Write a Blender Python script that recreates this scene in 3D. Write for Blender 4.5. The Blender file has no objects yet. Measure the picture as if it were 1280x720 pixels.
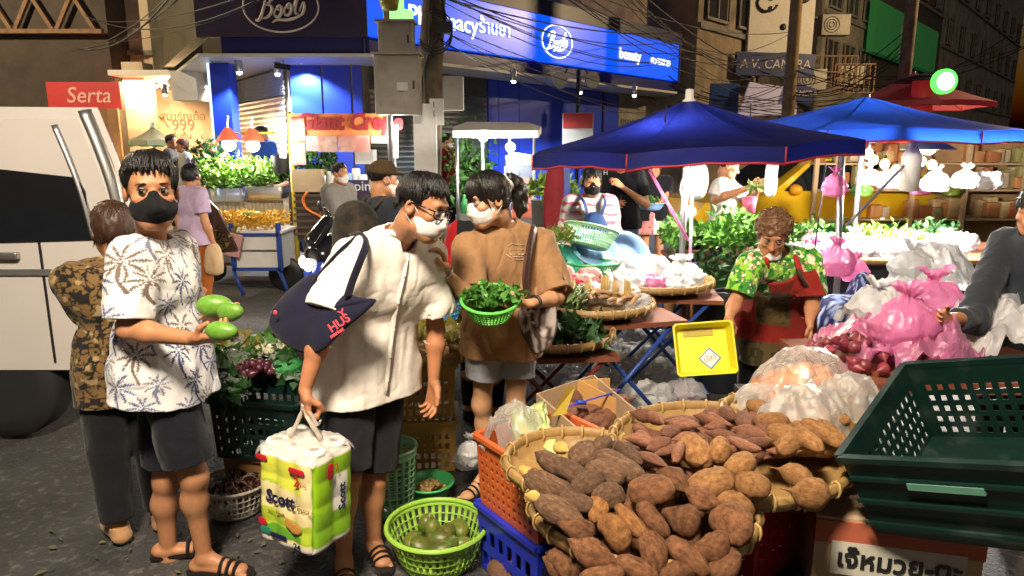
import bpy, math, random
import numpy as np
import openvdb as vdb
from mathutils import Vector, Matrix, Euler
random.seed(7); RNG = np.random.default_rng(7)
PI = math.pi; R = math.radians
S = bpy.context.scene; COL = S.collection

# ------------------------------------------------------------ camera, sky, exposure
CAMZ, TILT, FPX = 1.75, R(11.3), 860.0
cd = bpy.data.cameras.new('camera'); cam = bpy.data.objects.new('camera', cd); COL.objects.link(cam)
cam.location = (0, 0, CAMZ); cam.rotation_euler = (PI/2 - TILT, 0, 0)
cd.sensor_width = 36; cd.lens = FPX/1280*36; cd.clip_start = .05; cd.clip_end = 500
S.camera = cam
W = bpy.data.worlds.new('World'); S.world = W; W.use_nodes = True
nt = W.node_tree; bg = nt.nodes['Background']
sky = nt.nodes.new('ShaderNodeTexSky'); sky.sky_type = 'NISHITA'; sky.sun_disc = False
SUN_EL, SUN_ROT = R(-1.0), R(200)
sky.sun_elevation = SUN_EL; sky.sun_rotation = SUN_ROT
nt.links.new(sky.outputs[0], bg.inputs[0]); bg.inputs[1].default_value = .12
sd = bpy.data.lights.new('night_sky_glow', 'SUN'); so = bpy.data.objects.new('night_sky_glow', sd); COL.objects.link(so)
sd.energy = .09; sd.angle = R(60); sd.color = (1, .86, .7); so.rotation_euler = (R(38), R(12), R(20))
S.view_settings.view_transform = 'Standard'; S.view_settings.look = 'None'
S.view_settings.exposure = .25; S.view_settings.gamma = 1
cy = S.cycles; cy.use_denoising = True
cy.max_bounces = 6; cy.diffuse_bounces = 3; cy.glossy_bounces = 3; cy.transmission_bounces = 5; cy.transparent_max_bounces = 24
cy.caustics_reflective = False; cy.caustics_refractive = False; cy.sample_clamp_indirect = 4; cy.sample_clamp_direct = 0
cy.use_light_tree = True

# ------------------------------------------------------------ photograph geometry -> world
CT, ST = math.cos(TILT), math.sin(TILT)
def ray(u, v):
    x, y = (u-640)/FPX, (360-v)/FPX
    return Vector((x, CT + y*ST, y*CT - ST))
def P(u, v, Y):
    d = ray(u, v); t = Y/d.y
    return Vector((d.x*t, Y, CAMZ + d.z*t))
def G(u, v, z=0.0):
    d = ray(u, v); t = (z-CAMZ)/d.z
    return Vector((d.x*t, d.y*t, z))

# ------------------------------------------------------------ noise
def _h(i, j, k, s):
    n = (i*374761393 + j*668265263 + k*1274126177 + s*974711) & 0xffffffff
    n = ((n ^ (n >> 13))*1274126177) & 0xffffffff
    return ((n ^ (n >> 16)) & 0xffff)/32767.5 - 1.0
def vnoise(p, f=1.0, s=0):
    q = np.asarray(p, float)*f + 137.3; i = np.floor(q).astype(np.int64); t = q-i; t = t*t*(3-2*t)
    a = [_h(i[..., 0]+(c & 1), i[..., 1]+((c >> 1) & 1), i[..., 2]+(c >> 2), s) for c in range(8)]
    x, y, z = t[..., 0], t[..., 1], t[..., 2]
    l = lambda A, B, w: A+(B-A)*w
    return l(l(l(a[0], a[1], x), l(a[2], a[3], x), y), l(l(a[4], a[5], x), l(a[6], a[7], x), y), z)
def fbm(p, f=1.0, o=3, s=0):
    r = 0; a = 1.0
    for k in range(o): r = r + a*vnoise(p, f*2**k, s+k*17); a *= .5
    return r/1.6
def ridged(p, f=1.0, o=3, s=0):
    r = 0; a = 1.0
    for k in range(o): r = r + a*(1-np.abs(vnoise(p, f*2.1**k, s+k*31))*2); a *= .5
    return r/1.75

# ------------------------------------------------------------ materials
MATS = {}
def lin(c):
    return tuple((x/12.92 if x <= .04045 else ((x+.055)/1.055)**2.4) for x in c)
def hexc(h):
    h = h.lstrip('#'); return lin(tuple(int(h[i:i+2], 16)/255 for i in (0, 2, 4)))
def mat(name, col=(.5, .5, .5), rough=.6, var=.15, vs=8, bump=.0, bs=60, metal=0, rnd=0, attr=False, emis=None, es=1, spec=.5,
        col2=None, mix=.5, ms=6, sharp=.15, sheen=0, alpha=1, trans=0, coat=0, sss=0, wave=None, dirt=None):
    """principled material: colour with soft noise variation, optional second colour in patches, bump, per-object variation"""
    if name in MATS: return MATS[name]
    m = bpy.data.materials.new(name); m.use_nodes = True; t = m.node_tree; b = t.nodes['Principled BSDF']
    N = t.nodes.new; L = t.links.new
    if isinstance(col, str): col = hexc(col)
    if isinstance(col2, str): col2 = hexc(col2)
    tc = N('ShaderNodeTexCoord'); co = tc.outputs['Object']
    if rnd:
        oi = N('ShaderNodeObjectInfo'); va = N('ShaderNodeVectorMath'); va.operation = 'ADD'
        sc = N('ShaderNodeVectorMath'); sc.operation = 'SCALE'; sc.inputs[0].default_value = (17, 31, 23); L(oi.outputs['Random'], sc.inputs['Scale'])
        L(co, va.inputs[0]); L(sc.outputs[0], va.inputs[1]); co = va.outputs[0]
    if attr:
        a = N('ShaderNodeAttribute'); a.attribute_name = 'Col'; c = a.outputs['Color']
    else:
        r = N('ShaderNodeRGB'); r.outputs[0].default_value = (*col, 1); c = r.outputs[0]
    if col2 is not None:
        n = N('ShaderNodeTexNoise'); n.inputs['Scale'].default_value = ms; n.inputs['Detail'].default_value = 5; L(co, n.inputs['Vector'])
        mr = N('ShaderNodeMapRange'); L(n.outputs['Fac'], mr.inputs[0]); mr.inputs[1].default_value = mix-sharp; mr.inputs[2].default_value = mix+sharp
        mx = N('ShaderNodeMix'); mx.data_type = 'RGBA'; L(mr.outputs[0], mx.inputs[0]); L(c, mx.inputs[6]); mx.inputs[7].default_value = (*col2, 1); c = mx.outputs[2]
    if var or rnd:
        n = N('ShaderNodeTexNoise'); n.inputs['Scale'].default_value = vs; n.inputs['Detail'].default_value = 6; n.inputs['Roughness'].default_value = .65; L(co, n.inputs['Vector'])
        mr = N('ShaderNodeMapRange'); L(n.outputs['Fac'], mr.inputs[0]); mr.inputs[1].default_value = .25; mr.inputs[2].default_value = .75
        mr.inputs[3].default_value = 1-var; mr.inputs[4].default_value = 1+var; f = mr.outputs[0]
        if rnd:
            m2 = N('ShaderNodeMapRange'); L(oi.outputs['Random'], m2.inputs[0]); m2.inputs[3].default_value = 1-rnd; m2.inputs[4].default_value = 1+rnd
            mm = N('ShaderNodeMath'); mm.operation = 'MULTIPLY'; L(f, mm.inputs[0]); L(m2.outputs[0], mm.inputs[1]); f = mm.outputs[0]
        sc = N('ShaderNodeVectorMath'); sc.operation = 'SCALE'; L(c, sc.inputs[0]); L(f, sc.inputs['Scale']); c = sc.outputs[0]
    L(c, b.inputs['Base Color'])
    b.inputs['Roughness'].default_value = rough; b.inputs['Metallic'].default_value = metal; b.inputs['Specular IOR Level'].default_value = spec
    if sheen: b.inputs['Sheen Weight'].default_value = sheen
    if coat: b.inputs['Coat Weight'].default_value = coat; b.inputs['Coat Roughness'].default_value = .15
    if sss: b.inputs['Subsurface Weight'].default_value = sss; b.inputs['Subsurface Radius'].default_value = (.02, .007, .004)
    if trans: b.inputs['Transmission Weight'].default_value = trans
    b.inputs['Alpha'].default_value = alpha
    if emis is not None:
        if isinstance(emis, str): emis = hexc(emis)
        b.inputs['Emission Color'].default_value = (*emis, 1); b.inputs['Emission Strength'].default_value = es
    if bump:
        n = N('ShaderNodeTexNoise'); n.inputs['Scale'].default_value = bs; n.inputs['Detail'].default_value = 5; L(co, n.inputs['Vector'])
        bp = N('ShaderNodeBump'); bp.inputs['Strength'].default_value = bump; bp.inputs['Distance'].default_value = .01; L(n.outputs['Fac'], bp.inputs['Height']); L(bp.outputs[0], b.inputs['Normal'])
    MATS[name] = m; return m
def plastic_film(name, col=(.9, .9, .92), clear=.55, rough=.25, milk=.5):
    """thin polythene: part see-through, part milky and part glossy"""
    if name in MATS: return MATS[name]
    if isinstance(col, str): col = hexc(col)
    m = bpy.data.materials.new(name); m.use_nodes = True; t = m.node_tree; t.nodes.clear(); N = t.nodes.new; L = t.links.new
    out = N('ShaderNodeOutputMaterial'); tr = N('ShaderNodeBsdfTransparent'); df = N('ShaderNodeBsdfDiffuse'); tl = N('ShaderNodeBsdfTranslucent'); gl = N('ShaderNodeBsdfGlossy')
    tr.inputs[0].default_value = (*[.5+.5*x for x in col], 1); df.inputs[0].default_value = (*col, 1); tl.inputs[0].default_value = (*col, 1); gl.inputs[0].default_value = (1, 1, 1, 1); gl.inputs['Roughness'].default_value = rough
    tc = N('ShaderNodeTexCoord'); n = N('ShaderNodeTexNoise'); n.inputs['Scale'].default_value = 22; n.inputs['Detail'].default_value = 6; n.inputs['Distortion'].default_value = 1.2; L(tc.outputs['Object'], n.inputs['Vector'])
    bp = N('ShaderNodeBump'); bp.inputs['Strength'].default_value = .35; bp.inputs['Distance'].default_value = .02; L(n.outputs['Fac'], bp.inputs['Height'])
    for s in (df, gl): L(bp.outputs[0], s.inputs['Normal'])
    a = N('ShaderNodeMixShader'); a.inputs[0].default_value = .45; L(df.outputs[0], a.inputs[1]); L(tl.outputs[0], a.inputs[2])
    lw = N('ShaderNodeLayerWeight'); lw.inputs[0].default_value = .3
    mr = N('ShaderNodeMapRange'); L(lw.outputs['Facing'], mr.inputs[0]); mr.inputs[3].default_value = 1-clear; mr.inputs[4].default_value = min(1, 1-clear+.45)
    b = N('ShaderNodeMixShader'); L(mr.outputs[0], b.inputs[0]); L(tr.outputs[0], b.inputs[1]); L(a.outputs[0], b.inputs[2])
    fr = N('ShaderNodeFresnel'); fr.inputs[0].default_value = 1.45; L(bp.outputs[0], fr.inputs['Normal'])
    ad = N('ShaderNodeMath'); ad.operation = 'MULTIPLY_ADD'; ad.inputs[1].default_value = .35; ad.inputs[2].default_value = .02; L(fr.outputs[0], ad.inputs[0])
    c = N('ShaderNodeMixShader'); L(ad.outputs[0], c.inputs[0]); L(b.outputs[0], c.inputs[1]); L(gl.outputs[0], c.inputs[2])
    L(c.outputs[0], out.inputs['Surface']); MATS[name] = m; return m

# ------------------------------------------------------------ mesh builder
class MB:
    def __init__(s): s.V = []; s.F = []; s.n = 0; s.C = []
    def add(s, V, F, col=None):
        V = np.asarray(V, float).reshape(-1, 3)
        s.V.append(V); o = s.n
        if isinstance(F, np.ndarray): s.F.extend((F+o).tolist())
        else: s.F.extend([tuple(i+o for i in f) for f in F])
        s.n += len(V)
        s.C.append(np.broadcast_to(np.asarray(col if col is not None else (1, 1, 1), float), (len(V), 3)))
        return s
    def box(s, c, d, rot=None, col=None, taper=1.0):
        x, y, z = d[0]/2, d[1]/2, d[2]/2
        V = np.array([(sx*x*(taper if sz < 0 else 1), sy*y*(taper if sz < 0 else 1), sz*z) for sz in (-1, 1) for sy in (-1, 1) for sx in (-1, 1)])
        if rot is not None: V = V @ np.array(rot.to_3x3() if hasattr(rot, 'to_3x3') else rot).T
        return s.add(V+np.array(c), [(0, 2, 3, 1), (4, 5, 7, 6), (0, 1, 5, 4), (2, 6, 7, 3), (0, 4, 6, 2), (1, 3, 7, 5)], col)
    def rbox(s, c, d, r, rot=None, col=None, n=3):
        """box with rounded vertical edges and softened top"""
        x, y, z = d[0]/2, d[1]/2, d[2]/2; r = min(r, x*.98, y*.98)
        ring = []
        for cx, cy, a0 in ((x-r, y-r, 0), (-x+r, y-r, 90), (-x+r, -y+r, 180), (x-r, -y+r, 270)):
            for k in range(n+1):
                a = R(a0+90*k/n); ring.append((cx, cy, math.cos(a), math.sin(a)))
        rings = []; b = min(r*.5, z*.5)
        for zz, rr in ((-z, r-b), (-z+b*.3, r-b*.3), (-z+b, r), (z-b, r), (z-b*.3, r-b*.3), (z, r-b)): rings.append([(q[0]+q[2]*rr, q[1]+q[3]*rr, zz) for q in ring])
        m = len(ring); V = np.array([p for q in rings for p in q]); F = []
        for i in range(len(rings)-1):
            for j in range(m): k = (j+1) % m; F.append((i*m+j, i*m+k, (i+1)*m+k, (i+1)*m+j))
        F.append(tuple(range(m))[::-1]); F.append(tuple(range((len(rings)-1)*m, len(rings)*m)))
        if rot is not None: V = V @ np.array(rot.to_3x3() if hasattr(rot, 'to_3x3') else rot).T
        return s.add(V+np.array(c), F, col)
    def beam(s, a, b, w, h=None, up=(0, 0, 1), col=None):
        a, b = Vector(a), Vector(b); h = h or w; d = b-a; L = d.length
        if L < 1e-6: return s
        d.normalize(); u = Vector(up)
        if abs(d.dot(u)) > .98: u = Vector((1, 0, 0))
        x = d.cross(u).normalized(); y = x.cross(d)
        M = Matrix((x, d, y)).transposed(); return s.box((a+b)/2, (w, L, h), M, col)
    def tube(s, pts, r, n=8, col=None, caps=True, closed=False, flat=1.0):
        pts = [Vector(p) for p in pts]; m = len(pts); rs = r if hasattr(r, '__len__') else [r]*m
        V = []; F = []; px = None
        for i in range(m):
            t = (pts[(i+1) % m]-pts[i-1]) if (closed or 0 < i < m-1) else (pts[1]-pts[0] if i == 0 else pts[-1]-pts[-2])
            if t.length < 1e-9: t = Vector((0, 0, 1))
            t.normalize()
            if px is None:
                px = t.orthogonal().normalized() if abs(t.z) > .9 else t.cross(Vector((0, 0, 1))).normalized()
            px = (px-t*px.dot(t)); px = px.normalized() if px.length > 1e-6 else t.orthogonal().normalized(); py = t.cross(px)
            for k in range(n):
                a = 2*PI*k/n; V.append(pts[i]+px*(math.cos(a)*rs[i])+py*(math.sin(a)*rs[i]*flat))
        for i in range(m if closed else m-1):
            for k in range(n):
                l = (k+1) % n; j = (i+1) % m; F.append((i*n+k, i*n+l, j*n+l, j*n+k))
        if caps and not closed: F.append(tuple(range(n))[::-1]); F.append(tuple(range((m-1)*n, m*n)))
        return s.add(V, F, col)
    def lathe(s, prof, n=32, c=(0, 0, 0), col=None, M=None):
        m = len(prof); a = np.arange(n)*2*PI/n; V = []
        for r, z in prof: V.append(np.stack([np.cos(a)*r, np.sin(a)*r, np.full(n, z)], 1))
        V = np.concatenate(V); F = []
        for i in range(m-1):
            for k in range(n): l = (k+1) % n; F.append((i*n+k, i*n+l, (i+1)*n+l, (i+1)*n+k))
        if prof[0][0] > 1e-6: F.append(tuple(range(n))[::-1])
        if prof[-1][0] > 1e-6: F.append(tuple(range((m-1)*n, m*n)))
        if M is not None: V = V @ np.array(M).T
        return s.add(V+np.array(c), F, col)
    def ell(s, c, r, n=12, m=8, M=None, col=None, disp=0, f=3, seed=0):
        th = np.linspace(0, PI, m+1)[1:-1]; a = np.arange(n)*2*PI/n
        V = [np.array([[0, 0, 1.]])]+[np.stack([np.sin(t)*np.cos(a), np.sin(t)*np.sin(a), np.full(n, math.cos(t))], 1) for t in th]+[np.array([[0, 0, -1.]])]
        V = np.concatenate(V)
        if disp: V = V*(1+disp*fbm(V+seed*7.7, f, 2, seed))[:, None]
        V = V*np.array(r); F = []; k = len(th)
        for j in range(n): F.append((0, 1+j, 1+(j+1) % n))
        for i in range(k-1):
            for j in range(n): F.append((1+i*n+j, 1+(i+1)*n+j, 1+(i+1)*n+(j+1) % n, 1+i*n+(j+1) % n))
        e = 1+k*n; b = 1+(k-1)*n
        for j in range(n): F.append((e, b+(j+1) % n, b+j))
        if M is not None: V = V @ np.array(M).T
        return s.add(V+np.array(c), F, col)
    def grid(s, fn, nu, nv, wrap=False, col=None):
        uu = np.arange(nu if wrap else nu+1)/nu; vv = np.arange(nv+1)/nv
        U, Vv = np.meshgrid(uu, vv, indexing='ij'); pts = fn(U, Vv); pts = np.stack(pts, -1) if isinstance(pts, tuple) else pts
        m = nv+1; F = []; n = len(uu)
        for i in range(nu):
            a, b = i*m, ((i+1) % n)*m
            for j in range(nv): F.append((a+j, b+j, b+j+1, a+j+1))
        return s.add(pts.reshape(-1, 3), F, col)
    def prism(s, poly, d, M=None, o=(0, 0, 0), col=None):
        """extrude a 2-D outline (x, y) by d along z; M maps to world"""
        n = len(poly); V = np.array([(x, y, 0) for x, y in poly]+[(x, y, d) for x, y in poly], float)
        if M is not None: V = V @ np.array(M).T
        F = [tuple(range(n))[::-1], tuple(range(n, 2*n))]+[(i, (i+1) % n, n+(i+1) % n, n+i) for i in range(n)]
        return s.add(V+np.array(o), F, col)
    def perf(s, fn, us, vs, hole, th, wrap=False, col=None):
        """sheet with real holes: fn(U,V)->points, hole(i,j) says which cells are open, th thickness"""
        U, Vv = np.meshgrid(us, vs, indexing='ij'); e = 1e-4
        p = fn(U, Vv); du = fn(U+e, Vv)-p; dv = fn(U, Vv+e)-p; n = np.cross(du, dv); n /= np.maximum(np.linalg.norm(n, axis=-1, keepdims=True), 1e-12)
        nu, nv = len(us), len(vs); q = p-n*th; V = np.concatenate([p.reshape(-1, 3), q.reshape(-1, 3)]); o = nu*nv
        I = lambda i, j: (i % nu)*nv+j
        cu = nu if wrap else nu-1; H = [[hole(i, j) for j in range(nv-1)] for i in range(cu)]; F = []
        solid = lambda i, j: (0 <= j < nv-1) and (wrap or 0 <= i < cu) and not H[i % cu][j]
        for i in range(cu):
            for j in range(nv-1):
                if H[i][j]: continue
                a, b, c, d = I(i, j), I(i+1, j), I(i+1, j+1), I(i, j+1)
                F.append((a, b, c, d)); F.append((o+d, o+c, o+b, o+a))
                if not solid(i, j-1): F.append((b, a, o+a, o+b))
                if not solid(i+1, j): F.append((c, b, o+b, o+c))
                if not solid(i, j+1): F.append((d, c, o+c, o+d))
                if not solid(i-1, j): F.append((a, d, o+d, o+a))
        return s.add(V, F, col)
    def mesh(s, name, m=None, smooth=False, off=None, col=False):
        me = bpy.data.meshes.new(name); V = np.concatenate(s.V) if s.V else np.zeros((0, 3))
        if off is not None: V = V-np.array(off)
        me.from_pydata(V.tolist(), [], s.F)
        if m: me.materials.append(m)
        if smooth: me.polygons.foreach_set('use_smooth', [True]*len(me.polygons))
        if col: setcol(me, np.concatenate(s.C))
        me.update(); return me
    def build(s, name, m, parent=None, smooth=False, off=None, col=False, angle=None):
        me = s.mesh(name, m, smooth or angle is not None, off, col)
        if angle is not None: me.set_sharp_from_angle(angle=R(angle))
        return link(name, me, parent)
def setcol(me, C):
    a = me.color_attributes.new('Col', 'FLOAT_COLOR', 'POINT'); c = np.ones((len(C), 4), np.float32); c[:, :3] = C; a.data.foreach_set('color', c.ravel())
def link(name, me, parent=None):
    o = bpy.data.objects.new(name, me); COL.objects.link(o)
    if parent: o.parent = parent
    return o
def thing(name, label, cat, loc=(0, 0, 0), rz=0, group=None, rot=None):
    o = bpy.data.objects.new(name, None); COL.objects.link(o); o.location = loc; o.rotation_euler = rot if rot is not None else (0, 0, rz)
    o['label'] = label; o['category'] = cat
    if group: o['group'] = group
    o.empty_display_size = .1
    return o
def tag(o, label, cat, group=None):
    o['label'] = label; o['category'] = cat
    if group: o['group'] = group
    return o
def struct(o): o['kind'] = 'structure'; return o
def stuff(o): o['kind'] = 'stuff'; return o
def dup(root, loc, rot=None, label=None, scale=None):
    r = root.copy(); COL.objects.link(r); r.location = loc
    if rot is not None: r.rotation_euler = rot
    if scale is not None: r.scale = scale if hasattr(scale, '__len__') else (scale,)*3
    if label: r['label'] = label
    for ch in root.children:
        c = ch.copy(); COL.objects.link(c); c.parent = r
        for g in ch.children:
            d = g.copy(); COL.objects.link(d); d.parent = c
    return r
def text(name, body, size, m, parent, loc, rot, depth=.004, shear=0, align='CENTER', bold=.0, sx=1):
    """raised lettering turned into a mesh"""
    c = bpy.data.curves.new('lettering', 'FONT'); c.body = body; c.size = size; c.extrude = depth/2; c.shear = shear; c.align_x = align; c.align_y = 'CENTER'; c.offset = bold; c.resolution_u = 3
    o = bpy.data.objects.new('lettering', c); COL.objects.link(o); dg = bpy.context.evaluated_depsgraph_get(); dg.update()
    me = bpy.data.meshes.new_from_object(o.evaluated_get(dg)); bpy.data.objects.remove(o); bpy.data.curves.remove(c)
    me.name = name; me.materials.clear(); me.materials.append(m)
    if sx != 1: me.transform(Matrix.Diagonal((sx, 1, 1, 1)))
    o = link(name, me, parent); o.location = loc; o.rotation_euler = rot; return o
def lamp(kind, loc, energy, col=(1, .8, .55), r=.05, rot=None, parent=None, spot=None, name='bulb_light', blend=.4):
    l = bpy.data.lights.new(name, kind); l.energy = energy; l.color = col
    if kind in ('POINT', 'SPOT'): l.shadow_soft_size = r
    if kind == 'SPOT': l.spot_size = R(spot or 90); l.spot_blend = blend
    if kind == 'AREA': l.shape = 'RECTANGLE'; l.size = r if not hasattr(r, '__len__') else r[0]; l.size_y = r if not hasattr(r, '__len__') else r[1]
    o = bpy.data.objects.new(name, l); COL.objects.link(o); o.location = loc
    if rot is not None: o.rotation_euler = rot
    if parent: o.parent = parent
    return o
def look(d):
    return Vector(d).to_track_quat('-Z', 'Y').to_euler()

# ------------------------------------------------------------ signed-distance modelling (smooth bodies, cloth, roots)
class SDF:
    def __init__(s, lo, hi, h):
        s.lo = np.array(lo, float); s.h = h; s.n = np.maximum(4, np.ceil((np.array(hi, float)-s.lo)/h).astype(int)+1)
        s.D = np.full(s.n, .08, np.float32); s.ax = [s.lo[i]+np.arange(s.n[i])*h for i in range(3)]
    def box(s, lo, hi, pad):
        a = np.maximum(0, np.floor((np.minimum(lo, hi)-pad-s.lo)/s.h).astype(int)); b = np.minimum(s.n, np.ceil((np.maximum(lo, hi)+pad-s.lo)/s.h).astype(int)+1)
        return tuple(slice(int(x), int(max(x, y))) for x, y in zip(a, b))
    def pts(s, sl): return np.stack(np.meshgrid(*[s.ax[i][sl[i]] for i in range(3)], indexing='ij'), -1)
    def mix(s, sl, d, k, op='u'):
        D = s.D[sl]
        if op == 'u':
            h = np.maximum(k-np.abs(D-d), 0)/max(k, 1e-6); r = np.minimum(D, d)-h*h*k*.25
        else:
            d = -d; h = np.maximum(k-np.abs(D-d), 0)/max(k, 1e-6); r = np.maximum(D, d)+h*h*k*.25
        s.D[sl] = r
    def cone(s, a, b, ra, rb=None, k=.02, w=None, f=1.0, op='u'):
        """tapered capsule a->b; along direction w its thickness is scaled by f"""
        a, b = np.array(a, float), np.array(b, float); rb = ra if rb is None else rb; pad = max(ra, rb)*max(1, f)+.045
        sl = s.box(np.minimum(a, b), np.maximum(a, b), pad)
        if min(x.stop-x.start for x in sl) < 1: return s
        p = s.pts(sl)-a; ab = b-a; L2 = max(ab @ ab, 1e-9); t = np.clip(p @ ab/L2, 0, 1); q = p-t[..., None]*ab
        if w is not None:
            w = np.array(w, float); w /= np.linalg.norm(w); q = q+((q @ w)*(1/f-1))[..., None]*w
        s.mix(sl, (np.linalg.norm(q, axis=-1)-(ra+(rb-ra)*t)), k, op); return s
    def chain(s, pts, rs, k=.02, w=None, f=1.0):
        for i in range(len(pts)-1): s.cone(pts[i], pts[i+1], rs[i], rs[i+1], k, w, f)
        return s
    def ell(s, c, r, M=None, k=.02, op='u'):
        c = np.array(c, float); r = np.array(r, float); R_ = max(r)+.045; sl = s.box(c-R_, c+R_, 0)
        if min(x.stop-x.start for x in sl) < 1: return s
        p = s.pts(sl)-c
        if M is not None: p = p @ np.array(M)
        q = p/r; l = np.linalg.norm(q, axis=-1); g = np.linalg.norm(q/r, axis=-1); d = np.where(l > 1e-6, l*(l-1)/np.maximum(g, 1e-6), -min(r))
        s.mix(sl, np.clip(d, -.2, .2), k, op); return s
    def cut(s, o, n, box=None, k=.004):
        """remove what lies on the +n side of the plane through o (inside box if given)"""
        n = np.array(n, float); n /= np.linalg.norm(n); sl = s.box(np.array(box[0]), np.array(box[1]), 0) if box else tuple(slice(0, int(x)) for x in s.n)
        s.D[sl] = np.maximum(s.D[sl], (s.pts(sl)-np.array(o)) @ n); return s
    def warp(s, fn, band=.03):
        m = np.abs(s.D) < band; idx = np.argwhere(m); p = s.lo+idx*s.h; s.D[m] += fn(p).astype(np.float32); return s
    def quads(s):
        D = s.D.copy(); D[0] = D[-1] = .08; D[:, 0] = D[:, -1] = .08; D[:, :, 0] = D[:, :, -1] = .08
        g = vdb.FloatGrid(.08); g.copyFromArray(np.ascontiguousarray(D)); v, q = g.convertToQuads(isovalue=0.0)
        return v*s.h+s.lo, q[:, ::-1].astype(int)
    def build(s, name, m, parent=None, off=None, paint=None, relax=1):
        V, Q = s.quads(); return mesh_obj(name, V, Q, m, parent, off, paint)
def mesh_obj(name, V, Q, m, parent=None, off=None, paint=None, extra=None):
    C = paint(V) if paint else None
    if extra is not None and extra.n:
        EV = np.concatenate(extra.V); n0 = len(V); V = np.concatenate([V, EV]); Q = list(map(tuple, Q.tolist()))+[tuple(i+n0 for i in f) for f in extra.F]
        if C is not None: C = np.concatenate([C, np.concatenate(extra.C)])
    me = bpy.data.meshes.new(name); off = np.zeros(3) if off is None else np.array(off)
    if isinstance(Q, np.ndarray):
        nf = len(Q); me.vertices.add(len(V)); me.vertices.foreach_set('co', (V-off).astype(np.float32).ravel()); me.loops.add(nf*4); me.loops.foreach_set('vertex_index', Q.astype(np.int32).ravel())
        me.polygons.add(nf); me.polygons.foreach_set('loop_start', np.arange(0, nf*4, 4, dtype=np.int32)); me.polygons.foreach_set('loop_total', np.full(nf, 4, np.int32)); me.update(calc_edges=True)
    else: me.from_pydata((V-off).tolist(), [], Q)
    me.materials.append(m); me.polygons.foreach_set('use_smooth', [True]*len(me.polygons))
    if C is not None: setcol(me, C)
    me.update(); return link(name, me, parent)

# ------------------------------------------------------------ small vector helpers
def V3(a): return np.array(a, float)
def unit(a): a = V3(a); return a/max(np.linalg.norm(a), 1e-9)
ZU = np.array((0, 0, 1.))
def cushion(mb, outline, n, thick, rings=7, wr=.0, seed=0, col=None, f=9):
    """closed bag-like body from an outline (world points), bulging along n"""
    o = np.array(outline, float); n = unit(n); c = o.mean(0); m = len(o); V = []; F = []
    prof = [math.cos(k/(rings)*PI/2) for k in range(rings)]+[0.0]
    for sd in (1, -1):
        b = len(V)
        for k, t in enumerate(prof[:-1]):
            bul = thick*math.sqrt(max(0, 1-t**2.6))
            for p in o: q = c+(p-c)*t; V.append(q+n*sd*bul)
        V.append(c+n*sd*thick)
        for k in range(rings-1):
            for i in range(m):
                j = (i+1) % m; f_ = (b+k*m+i, b+k*m+j, b+(k+1)*m+j, b+(k+1)*m+i); F.append(f_ if sd > 0 else f_[::-1])
        for i in range(m):
            j = (i+1) % m; f_ = (b+(rings-1)*m+i, b+(rings-1)*m+j, b+rings*m); F.append(f_ if sd > 0 else f_[::-1])
    V = np.array(V)
    if wr: V = V+n*(wr*(ridged(V, f, 2, seed)-.4))[:, None]+(wr*.6*vnoise(V, f*1.5, seed+4))[:, None]*np.cross(n, ZU)
    return mb.add(V, F, col)
def smooth_poly(p, k=3):
    """closed Catmull-Rom through the outline points"""
    p = [V3(a) for a in p]; n = len(p); o = []
    for i in range(n):
        a, b, c, d = p[i-1], p[i], p[(i+1) % n], p[(i+2) % n]
        for j in range(k): t = j/k; o.append(.5*((2*b)+(-a+c)*t+(2*a-5*b+4*c-d)*t*t+(-a+3*b-3*c+d)*t**3))
    return o
def spline(p, k=5):
    p = [V3(a) for a in p]; q = [2*p[0]-p[1]]+p+[2*p[-1]-p[-2]]; o = []
    for i in range(1, len(q)-2):
        a, b, c, d = q[i-1:i+3]
        for j in range(k): t = j/k; o.append(.5*((2*b)+(-a+c)*t+(2*a-5*b+4*c-d)*t*t+(-a+3*b-3*c+d)*t**3))
    o.append(p[-1]); return o
# ------------------------------------------------------------ street, pharmacy, alley, buildings
asph = mat('asphalt', (.042, .04, .038), .7, .5, 3, .9, 70, col2=(.1, .096, .09), ms=26, mix=.62, sharp=.08, spec=.45)
mb = MB(); mb.grid(lambda U, V: np.stack([-60+120*U, -12+92*V, .012*vnoise(np.stack([U*60, V*46, U*0], -1), 1, 3)-.012], -1), 80, 70)
struct(mb.build('ground', asph, None, True))
conc = mat('grey_concrete', (.2, .19, .175), .85, .3, 4, .4, 40, col2=(.1, .095, .09), ms=3, mix=.6)
blue = mat('blue_cladding', (.014, .045, .46), .35, .08, 5, .02, 20, spec=.5)
navy = mat('navy_panel', (.012, .014, .075), .4, .15, 4); plum = mat('plum_fascia', (.028, .016, .05), .45, .3, 3)
white_lit = mat('white_sign_letters', (.8, .8, .85), .5, 0, emis=(.9, .95, 1), es=1.6)
cream = mat('cream_plaster', (.58, .48, .36), .8, .15, 3, .15, 30, col2=(.4, .32, .23), ms=2, mix=.68)
tan = mat('tan_facade', (.26, .2, .14), .85, .3, 2.5, .3, 25, col2=(.12, .095, .07), ms=1.5, mix=.58)
darkb = mat('dark_facade', (.06, .05, .042), .85, .3, 2, .2, 20); greyf = mat('grey_facade', (.3, .27, .22), .85, .25, 2.5, .2, 25, col2=(.15, .13, .11), ms=1.2, mix=.6)
steel = mat('brushed_steel', (.5, .5, .5), .32, .15, 12, .05, 60, metal=.9); galv = mat('galvanised_shutter', (.3, .3, .29), .4, .2, 6, metal=.6); galvd = mat('dark_shutter', (.085, .095, .1), .45, .2, 6, metal=.4)
wht = mat('white_paint', (.72, .7, .66), .5, .1, 6); blk = mat('black_metal', (.012, .012, .013), .45, .2); bl_frame = mat('blue_painted_steel', (.018, .06, .3), .4, .2, 10)
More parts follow.
